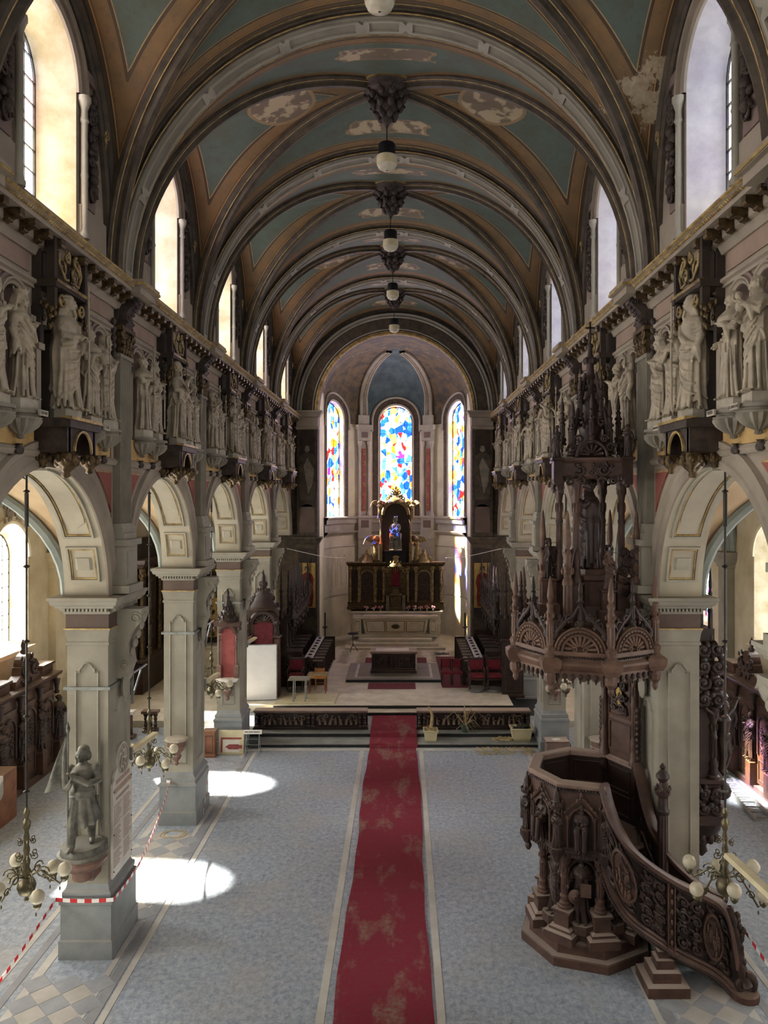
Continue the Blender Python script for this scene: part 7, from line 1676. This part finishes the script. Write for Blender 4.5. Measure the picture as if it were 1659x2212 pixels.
# choir stalls
mat('stallwood', (56, 41, 34), (33, 25, 21), 5, .45, dust=.18, dustc=(120, 106, 94))
PIN3 = pinn(1.5, .045).mesh('pinnacle', 'stallwood', 40)
_st = MB(); _st.box(-.03, .03, -.3, .3, 0, .95); _st.tube([(0, -.3, .92), (0, -.36, .8), (0, -.3, .6)], .05, 6); _st.ell((0, -.33, .98), .06, .09, .06, 8, 6); ARMR = _st.mesh('stall_divider', 'stallwood', 40)
for s, nm in SIDES:
    side = 'by the white board' if s < 0 else 'on the pulpit side'
    r = thing('choir_stalls', 'tall dark carved choir stalls with pinnacled canopies '+side, 'stalls', (s*4.0, 30.2, FZ)); f = lambda u, v, d: (-s*d, u, v)
    k = MB(); fbox(k, f, -2.25, 2.25, 0, 2.5, -.25, -.17); fbox(k, f, -2.25, 2.25, 0, .16, -.25, .65); fbox(k, f, -2.25, 2.25, 2.45, 2.6, -.25, .4); k.build('stall_back', 'stallwood', r)
    for e in (-2.25, 2.25):
        k = MB(); fbox(k, f, e-.06, e+.06, 0, 1.3, -.25, .66); fbox(k, f, e-.05, e+.05, 1.3, 2.5, -.25, .1); k.build('stall_end', 'stallwood', r)
        for dd in (-.1, .3): inst('pinnacle', PIN3, r, f(e, 2.5, dd), 0, 1.25)
        o_ = ornament(int(e*10)+s, .5, .8, .06, 14, .045); o_.xf(T(*f(e-.07, .35, .2))); o_.build('end_carving', 'stallwood', r, True)
    for i in range(6):
        u = -1.83+.73*i
        o = inst('stall_divider', ARMR, r, f(u-.36, .16, .2), -s*pi/2 if False else (pi/2 if s > 0 else -pi/2))
        k = MB(); fbox(k, f, u-.3, u+.3, .52, .58, -.1, .36); k.build('stall_seat', 'woodblack', r)
        k = MB(); fbox(k, f, u-.26, u+.26, 1.1, 1.14, -.1, .5); k.build('arm_ledge', 'woodrim' if False else 'stallwood', r)
        k = MB(); arch_mold(k, lambda a, b, d: f(a, b, .28+d), u, 2.1, .28, [(0, 0), (0, .06), (.06, .06), (.06, 0)], vs=1.9, n=10); frame_bars(k, lambda a, b, d: f(a, b, -.17+d), [(u-.28, 1.15), (u+.28, 1.15), (u+.28, 2.0), (u-.28, 2.0)], .03, 0, .03); k.build('canopy_arch', 'stallwood', r, 40)
        inst('pinnacle', PIN3, r, f(u-.36, 2.2, .34), 0, 1.0); inst('pinnacle', PIN3, r, f(u, 2.55, .1), 0, 1.15)
        k = MB(); R = random.Random(i)
        for q in (-1, 1): k.tube([f(u+q*.16+q*a, 2.75+b, .3) for a, b in spiral(0, 0, .12, .02, 0, 1.3, 12)], .025, 5)
        for t in range(26): k.ell(f(u+R.uniform(-.36, .36), 1.95+R.uniform(0, 1.2), R.uniform(.1, .38)), .05, .05, .09, 6, 4)
        for t in range(4): k.tube([f(u-.3+.2*t, 2.5, .33), f(u-.3+.2*t, 3.3+.15*(t % 2), .33)], [.028, .008], 5)
        k.build('canopy_crest', 'stallwood', r, True)
    # lower row with desk
    r = thing('choir_desk', 'low row of dark carved choir seats with pale desk tops '+side, 'stalls', (s*2.95, 30.4, FZ)); f = lambda u, v, d: (-s*d, u, v)
    k = MB(); fbox(k, f, -2.2, 2.2, 0, .12, -.35, .35); fbox(k, f, -2.2, 2.2, .12, .95, -.3, -.24); k.build('desk_front', 'stallwood', r)
    k = MB(); fbox(k, f, -2.2, 2.2, .95, 1.0, -.36, -.06); k.build('desk_top', 'linestone', r)
    for i in range(8):
        u = -1.96+.56*i
        inst('stall_divider', ARMR, r, f(u-.25, .12, .1), pi/2 if s > 0 else -pi/2, .9)
        k = MB(); fbox(k, f, u-.22, u+.22, .44, .5, -.15, .25); k.build('stall_seat', 'woodblack', r)
        k = MB(); fbox(k, f, u-.36, u-.2, .9, .94, -.02, .34); k.build('arm_ledge', 'woodrim', r)
    for e in (-2.2, 2.2):
        k = MB(); fbox(k, f, e-.05, e+.05, 0, 1.0, -.36, .4); k.build('stall_end', 'stallwood', r); o_ = ornament(int(e)+7, .5, .7, .07, 12, .05); o_.xf(T(*f(e-.06, .15, .02))); o_.build('end_carving', 'stallwood', r, True)
# throne by the board
r = thing('canopied_throne', 'dark canopied wooden throne with shell arch behind the white board', 'throne', (-4.55, 26.75, FZ)); f = lambda u, v, d: (u, -d, v)
k = MB(); k.box(-.5, .5, .1, .25, 0, 3.0); k.build('throne_back', 'woodred', r); k = MB(); flat_poly(k, f, [(-.32, 1.0), (.32, 1.0), (.32, 2.5)]+arc(0, 2.5, .32, 0, pi, 10)+[(-.32, 2.5)], -.1, -.07); k.build('throne_panel', 'redcarpet', r)
k = MB(); arch_mold(k, f, 0, 2.5, .34, [(0, -.1), (0, .06), (.1, .08), (.16, .04), (.16, -.1)], n=16)
for t in range(9): a = pi*(t+.5)/9; k.tube([f(.06*cos(a), 2.54+.06*sin(a), 0), f(.3*cos(a), 2.52+.3*sin(a), -.04)], [.015, .045], 6)
k.build('shell_arch', 'wooddark', r, 40)
for q in (-1, 1):
    k = MB(); k.stack(q*.5-.08, q*.5+.08, -.2, .1, [(0, .03), (2.0, 0), (2.05, .05), (2.1, .05)]); k.build('throne_post', 'woodred', r); wfig(r, 'nun', (q*.5, -.05, 2.1), 0, .62, 'wooddark')
k = MB(); k.lathe([(.6, 3.0), (.55, 3.12), (.4, 3.3), (.3, 3.5), (.34, 3.56), (.12, 3.7), (.05, 4.2), (.01, 4.4)], 8, (0, 0, 0)); 
for t in range(12):
    for (rr, zz) in ((.52, 3.16), (.36, 3.4), (.2, 3.66), (.1, 3.9)): k.ell((rr*cos(t*.52), rr*.6*sin(t*.52), zz), .06, .05, .09, 6, 4)
k.xf(Matrix.Diagonal((1, .45, 1, 1))); k.build('throne_spire', 'wooddark', r, True); k = MB(); k.box(-.42, .42, -.45, .1, 0, .5); k.build('throne_seat', 'wooddark', r)
# chairs
def armchair(loc, rot, label, dais=True):
    r = thing('armchair', label, 'chair', loc, rot, 'red upholstered sanctuary armchairs'); z0 = 0
    if dais: k = MB(); k.lathe([(.315, 0), (.315, .05), (.3, .06), (.3, .1)], 20); k.build('dais', 'marbledark', r); z0 = .1
    for x in (-.26, .26):
        for y in (-.24, .22):
            k = MB(); k.lathe([(.03, 0), (.035, .08), (.02, .12), (.03, .25), (.02, .3), (.03, .42)], 8, (x, y, z0)); k.build('leg', 'wooddark', r)
        k = MB(); k.tube([(x, -.26, z0+.66), (x, 0, z0+.7), (x, .22, z0+.7)], .03, 6); k.tube([(x, -.24, z0+.42), (x, -.24, z0+.66)], .022, 6); k.build('armrest', 'wooddark', r); k = MB(); k.lathe([(.03, z0+.42), (.03, z0+1.04), (.04, z0+1.08), (.01, z0+1.14)], 8, (x, .24, 0)); k.build('back_post', 'wooddark', r)
    k = MB(); k.stack(-.25, .25, -.24, .22, [(z0+.4, .02), (z0+.44, .02), (z0+.5, -.01), (z0+.52, -.04)]); k.build('seat', 'redvelvet', r)
    k = MB(); k.box(-.24, .24, .21, .27, z0+.6, z0+1.0); k.build('backrest', 'redvelvet', r)
    k = MB(); k.box(-.28, .28, .2, .26, z0+.98, z0+1.05); k.box(-.26, .26, -.26, -.22, z0+.34, z0+.42); k.build('rail', 'wooddark', r)
armchair((2.98, 27.35, FZ), 0, 'red armchair on round dais, next to the small red chairs'); armchair((3.62, 27.35, FZ), 0, 'red armchair on round dais, next to the pulpit-side stalls end'); armchair((-3.5, 27.35, FZ), 0, 'dark red armchair on round dais between white board and small wooden table')
def smallchair(loc, label):
    r = thing('side_chair', label, 'chair', loc, 0, 'small red chairs on the carpet strip')
    for x in (-.17, .17):
        for y, h in ((-.18, .44), (.18, .92)): k = MB(); k.box(x-.02, x+.02, y-.02, y+.02, 0, h); k.build('leg', 'wooddark', r)
    k = MB(); k.stack(-.19, .19, -.2, .2, [(.42, 0), (.48, .01), (.5, -.02)]); k.build('seat', 'redvelvet', r); k = MB(); k.box(-.17, .17, .16, .2, .58, .9); k.build('backrest', 'redvelvet', r)
smallchair((1.94, 28.25, FZ+.015), 'small red chair beside the dark altar platform'); smallchair((2.34, 28.25, FZ+.015), 'small red chair beside the armchair on round dais')
# tables
r = thing('wooden_table', 'small wooden table with turned legs on the sanctuary floor', 'table', (-2.68, 27.1, FZ)); k = MB(); k.stack(-.35, .35, -.25, .25, [(.66, 0), (.69, 0)]); k.build('tabletop', 'leaf_dry', r); k = MB(); k.box(-.31, .31, -.21, .21, .55, .66); k.build('apron', 'woodlight', r)
for x in (-.29, .29):
    for y in (-.19, .19): k = MB(); k.lathe([(.02, 0), (.025, .05), (.015, .08)]+[(.018+.008*(i % 2), .1+.035*i) for i in range(13)]+[(.03, .56)], 8, (x, y, 0)); k.build('leg', 'woodorange', r)
r = thing('rush_chair', 'plain light wooden chair tucked behind the small table', 'chair', (-2.64, 27.55, FZ), pi)
for x in (-.17, .17):
    for y, h in ((-.16, .42), (.16, .42)): k = MB(); k.tube([(x, y, 0), (x*.95, y, h)], .016, 6); k.build('leg', 'woodlight', r)
    k = MB(); k.tube([(x*.95, .17, .42), (x*.98, .2, .82)], .016, 6); k.build('back_post', 'woodlight', r)
k = MB(); k.box(-.19, .19, -.18, .18, .41, .44); k.build('seat', 'woodlight', r); k = MB(); k.grid([[(x, .2+.02*cos(x*6), z) for x in (-.18, -.06, .06, .18)] for z in (.7, .82)]); k.grid([[(x, .22+.02*cos(x*6), z) for x in (-.18, -.06, .06, .18)] for z in (.7, .82)]); k.build('backrest', 'woodlight', r)
k = MB(); k.tube([(-.17, -.16, .2), (.17, -.16, .2)], .01, 5); k.tube([(-.17, .16, .2), (.17, .16, .2)], .01, 5); k.build('stretcher', 'woodlight', r)
r = thing('folding_table', 'grey trestle table with thin steel legs on the pale floor panel', 'table', (-3.18, 26.0, FZ+.03)); k = MB(); k.box(-.36, .36, -.28, .28, .72, .755); k.build('tabletop', 'greypanel', r)
for x in (-.18, .22):
    for y in (-.2, .2): k = MB(); k.tube([(x, y, 0), (x, y, .72)], .016, 6); k.tube([(x, y, 0), (x, y, .05)], .026, 6); k.build('leg', 'steel', r)
k = MB(); k.box(-1.0, 1.0, -.7, .7, 0, .025); k.build('floor_panel', 'cream', None, loc=(-2.95, 26.28, FZ), rot=(0, 0, -.02), label='large pale flat board lying on the sanctuary floor edge', cat='board')
k = MB(); k.box(-5.15, -3.98, 25.5, 30, .2, .465); k.build('paving', 'sanct', SAN)
r = thing('projection_board', 'tall blank white board standing against the chancel pillar', 'board', (-4.5, 26.05, FZ), .12); r.rotation_euler = (-.05, 0, .12)
k = MB(); k.box(-.52, .52, -.015, .015, .02, 1.88); k.build('panel', 'whiteboard', r); k = MB()
for (a, b, c, e) in ((-.54, .54, 0, .03), (-.54, .54, 1.87, 1.9), (-.54, -.51, 0, 1.9), (.51, .54, 0, 1.9)): k.box(a, b, -.02, .02, c, e)
k.build('board_frame', 'steel', r)
# cloth heap, candle stands, wires
R = random.Random(6); k = MB(); rows = []
for i in range(12): rows.append([(1.75+i*.06, 33.6+j*.05, FZ+.01+.07*R.random()*sin(pi*i/11)*sin(pi*j/9)) for j in range(10)])
k.grid(rows); k.grid([[(x, y, FZ) for x, y, z in rr] for rr in rows]); k.build('cloth_heap', 'iron', None, True, label='crumpled dark cloth left on the tiles beside the altar steps', cat='cloth')
for s, w_ in ((-1, 'board'), (1, 'pulpit')):
    r = thing('candle_stand', 'tall dark candle stand at the %s-side chancel pier' % w_, 'candlestick', (s*3.05, 33.3, FZ)); k = MB(); k.lathe([(.16, 0), (.14, .05), (.04, .1), (.03, .5), (.06, .55), (.025, .6), (.025, 1.2), (.12, 1.28), (.13, 1.3)], 12); k.build('stand', 'stallwood', r, 40); k = MB(); k.tube([(0, 0, 1.3), (0, 0, 1.9)], .03, 8); k.build('candle', 'stallwood', r)
r = thing('round_table', 'small round-topped iron table against the apse wall', 'table', (-1.9, 34.4, FZ)); k = MB(); k.lathe([(.24, .78), (.25, .8), (.24, .82)], 20); k.build('tabletop', 'iron', r); k = MB(); k.tube([(0, 0, .25), (0, 0, .78)], .018, 6)
for t in range(3): k.tube([(0, 0, .3), (.15*cos(t*2.1), .15*sin(t*2.1), .15), (.22*cos(t*2.1), .22*sin(t*2.1), 0)], .014, 5)
k.build('tripod', 'iron', r)
for s, w_ in ((-1, 'board'), (1, 'pulpit')):
    pts = [(s*4.3, 30.6, 5.35), (s*3.0, 32.3, 4.9), (s*2.4, 36.6, 4.5)]; P = smooth_path(pts, 16); k = MB(); k.tube([tuple(p) for p in P], .012, 4); k.build('hanging_wire', 'white', None, label='thin pale wire strung from %s-side pillar to the altarpiece' % w_, cat='wire')
# ---------------------------------------------------------------- aisles
def confessional(s, cy, label):
    r = thing('confessional', label, 'confessional', (s*9.62, cy, 0)); f = lambda u, v, d: (-s*d, u, v)
    k = MB(); fbox(k, f, -1.5, 1.5, 0, 2.45, -.45, .3); k.build('cabinet', 'woodconf', r)
    k = MB(); fbox(k, f, -1.6, 1.6, 0, .14, -.45, .45); k.build('plinth', 'woodconf', r)
    k = MB(); run_mold(k, f, -1.62, 1.62, [(2.4, -.45), (2.4, .34), (2.46, .38), (2.5, .46), (2.56, .5), (2.6, .5), (2.62, -.45)]); k.build('cornice', 'woodconf', r)
    for u, w_ in ((-1.0, .38), (0, .42), (1.0, .38)):
        dr = MB(); fbox(dr, f, u-w_, u+w_, .2, 2.15, .3, .36); o = dr.build('door', 'woodconf', r)
        k = MB(); arch_mold(k, f, u, 1.7, w_*.62, [(0, .36), (0, .4), (.06, .41), (.06, .36)], vs=.95, n=12); frame_bars(k, lambda a, b, d: f(a, b, .36+d), [(u-w_*.7, .3), (u+w_*.7, .3), (u+w_*.7, .82), (u-w_*.7, .82)], .04, 0, .03); k.build('door_moulding', 'wooddark', o, 40)
        o_ = ornament(int(u*3)+20+s, w_*1.0, .7, .04, 14, .03); warp(o_, lambda a, d, v: f(u+a, 1.0+v, .365-d)); o_.build('door_carving', 'wooddark', o, True)
    for u in (-1.48, -.5, .5, 1.48):
        k = MB(); k.stack(-.09, .09, -.1, .1, [(.14, .03), (.7, .03), (.72, .0), (.8, 0)]); k.xf(T(*f(u, 0, .42))); k.build('post_base', 'woodconf', r); k = MB(); k.lathe([(.06, 2.0), (.08, 2.06), (.05, 2.1), (.1, 2.4)], 10, f(u, 0, .4)); k.build('post_capital', 'wooddark', r, 40)
        wfig(r, ['matron', 'monkbook', 'preacher', 'nun'][int(u*2+3) % 4], f(u, .8, .44), pi/2 if s < 0 else -pi/2, 1.15, 'wooddark')
    k = MB(); rows = []
    flat_poly(k, f, [(-.7, 2.6), (.7, 2.6), (.62, 2.8), (.4, 2.9), (.34, 3.1)]+arc(0, 3.1, .3, 0, pi, 10)+[(-.34, 3.1), (-.4, 2.9), (-.62, 2.8)], .1, .34); k.build('pediment', 'woodconf', r)
    o_ = ornament(33+s, .9, .7, .08, 18, .05); warp(o_, lambda a, d, v: f(a, 2.66+v, .34-d)); o_.build('pediment_carving', 'wooddark', r, True)
    k = MB(); k.lathe([(.05, 3.38), (.1, 3.44), (.05, 3.5), (.07, 3.6), (.01, 3.75)], 10, f(0, 0, .2)); k.build('finial', 'wooddark', r, True)
    for q in (-1, 1): k = MB(); k.stack(-.3, .3, -.3, .3, [(2.62, 0), (2.8, 0), (2.85, .05), (2.9, .05)]); k.xf(T(*f(q*1.15, 0, 0))); k.build('attic_block', 'woodconf', r)
confessional(-1, 19.6, 'carved oak confessional below the bright aisle window, flag statue side'); confessional(1, 19.9, 'carved oak confessional against the aisle wall behind the pulpit')
r = thing('covered_chest', 'orange wooden chest half covered by a white cloth before the confessional', 'chest', (-9.25, 16.95, 0)); k = MB(); k.box(-.6, .6, -.8, .8, 0, 1.15); k.build('chest_body', 'woodorange', r)
rows = []
for i in range(13): rows.append([(-.62+1.25*j/12, -.81+.95*i/12, 1.165) for j in range(13)]+[(.635+.01*sin(i*1.3), -.81+.95*i/12, 1.165-(.4+.1*sin(i*.8))*t/4) for t in range(1, 5)])
sheet(rows, .008).build('white_cloth', 'white', r, 50)
for (x, y, a, lb, m_) in ((-9.75, 23.9, .1, 'narrow pale board leaning on the aisle wall past the flag statue', 'aislewall'),):
    k = MB(); k.box(-.2, .2, -.02, .02, 0, 1.0); k.build('leaning_board', m_, None, loc=(x, 22.9, 1.0), rot=(-.08, 0, .5), label=lb, cat='board')
# calvary carving on the aisle side of the pulpit pillar
r = thing('calvary_shrine', 'dark carved wood shrine with crucified figure hung behind the pulpit pillar', 'shrine', (5.42, 13.0, 0))
k = MB(); k.box(-.28, .1, -.25, .35, 1.9, 5.2); k.build('backing', 'stallwood', r)
k = MB(); k.lathe([(.02, 1.3), (.1, 1.4), (.08, 1.5), (.2, 1.65), (.3, 1.8), (.34, 1.95)], 10, (-.02, 0, 0))
for t in range(10): k.ell((-.02+.22*cos(t*.628), .22*sin(t*.628), 1.68), .07, .07, .1, 6, 4)
k.build('corbel', 'stallwood', r, True); k = MB(); k.stack(-.22, .18, -.3, .3, [(1.95, .04), (2.1, .04), (2.12, 0), (2.6, 0), (2.64, .04), (2.7, .04)]); k.build('base_block', 'wooddark', r)
for y in (-.24, .24): k = MB(); k.merge(fluted(1.2, .07), T(.08, y, 2.7)); k.build('column', 'wooddark', r, 40)
o_ = ornament(44, .5, 1.1, .1, 24, .06); o_.xf(T(.0, -.27, 3.9)); o_.build('carving', 'stallwood', r, True)
o_ = ornament(45, .4, .5, .1, 12, .05); o_.xf(T(-.02, -.3, 2.1)); o_.build('carving', 'stallwood', r, True)
for y in (-.2, .2): inst('pinnacle', PIN3, r, (.05, y, 4.9), 0, .9)
mb = MB(); mb.lathe([(.02, -.0), (.075, .42), (.09, .5), (.085, .56), (.1, .66), (.115, .74), (.09, .79), (.035, .82), (.03, .86)], 16)
for q in (-1, 1): mb.tube([(q*.05, 0, .5), (q*.055, -.05, .27), (q*.035, .0, .06), (q*.03, -.05, .0)], [.07, .055, .038, .03], 10); mb.tube([(q*.1, 0, .76), (q*.24, -.02, .84), (q*.38, 0, .93)], [.04, .032, .022], 8); hand(mb, (q*.4, 0, .945), (q, 0, .4), 1.1)
head(mb, (0, -.02, .92), 1.1, .2, .3, 1, 'long'); mb.lathe([(.1, .46), (.105, .5), (.1, .56)], 16)
inst('crucified_figure', remesh(mb, .009, 'crucified_figure', 'stallwood'), r, (.3, -.08, 2.72), pi/2-.9, 1.25)
k = MB(); k.lathe([(.05, 2.3), (.12, 2.36), (.14, 2.46), (.1, 2.56), (.02, 2.6)], 12, (.3, -.1, 0)); k.build('figure_ball', 'stallwood', r, True)
# ladder
r = thing('aluminium_ladder', 'long aluminium ladder lying on the aisle floor behind the pulpit', 'ladder', (8.72, 19.6, .04), -.07)
for x in (-.2, .2): k = MB(); k.box(x-.03, x+.03, -2.2, 2.2, -.035, .045); k.build('ladder_rail', 'steel', r)
k = MB(); k.tube([(-.2, 0, .01), (.2, 0, .01)], .018, 6); RG = k.mesh('rung', 'steel')
for i in range(15): inst('rung', RG, r, (0, -2.05+i*.292, 0))
# side altar in the far aisle, board side
r = thing('side_altar', 'dark side altar with gilded columns at the end of the aisle', 'altar', (-7.6, 32.2, .2)); k = MB(); k.box(-1.8, 1.8, .2, .5, 0, 5.0); k.build('altar_back', 'browndark', r)
k = MB(); k.stack(-1.1, 1.1, -.5, .2, [(0, .05), (.9, .0), (.95, .08), (1.05, .08)]); k.build('altar_table', 'marble', r)
for x in (-1.5, -.9, .9, 1.5): inst('gilded_column', GC, r, (x, .05, 1.1), None, (1.3, 1.3, 1.7))
k = MB(); k.stack(-1.9, 1.9, -.1, .5, [(4.0, 0), (4.1, .08), (4.25, .12), (4.3, .12)]); k.build('entablature', 'giltdark', r)
k = MB(); k.box(-.7, .7, .1, .2, 1.3, 3.8); k.build('altar_picture', 'goldground', r); o_ = ornament(91, 1.2, 2.2, .05, 26, .07); o_.xf(T(0, .1, 1.4)); o_.build('picture_relief', 'giltdark', r, True)
r = thing('dark_retable', 'tall dark wooden retable against the unlit aisle wall beyond the flag pillar', 'altarpiece', (-9.7, 29.8, .2)); k = MB(); k.box(-.3, .25, -1.9, 1.9, 0, 5.6); k.build('retable_back', 'browndark', r)
for y in (-1.5, -.6, .6, 1.5): inst('retable_column', wood(GC, 'giltdark'), r, (.35, y, 1.2), None, (1.6, 1.6, 2.1))
k = MB(); k.stack(-.3, .55, -1.95, 1.95, [(0, 0), (1.1, 0), (1.15, .06), (1.2, .06)]); k.build('retable_base', 'wooddark', r); k = MB(); k.stack(-.3, .55, -1.95, 1.95, [(4.6, 0), (4.75, .1), (4.9, .14)]); k.build('retable_entablature', 'wooddark', r)

r = thing('panelled_screen', 'plain dark panelled wood screen closing the pulpit-side stalls', 'screen', (4.2, 26.9, .35)); k = MB(); k.stack(-.38, .38, -.05, .05, [(0, .03), (.1, .03), (.12, 0), (1.95, 0), (1.98, .03), (2.05, .03)]); k.build('screen_board', 'stallwood', r)
for (a, b) in ((.2, .85), (1.0, 1.8)): k = MB(); frame_bars(k, lambda u, v, d: (u, -.05-d, v), [(-.28, a), (.28, a), (.28, b), (-.28, b)], .05, 0, .03); k.build('screen_panel', 'stallwood', r)
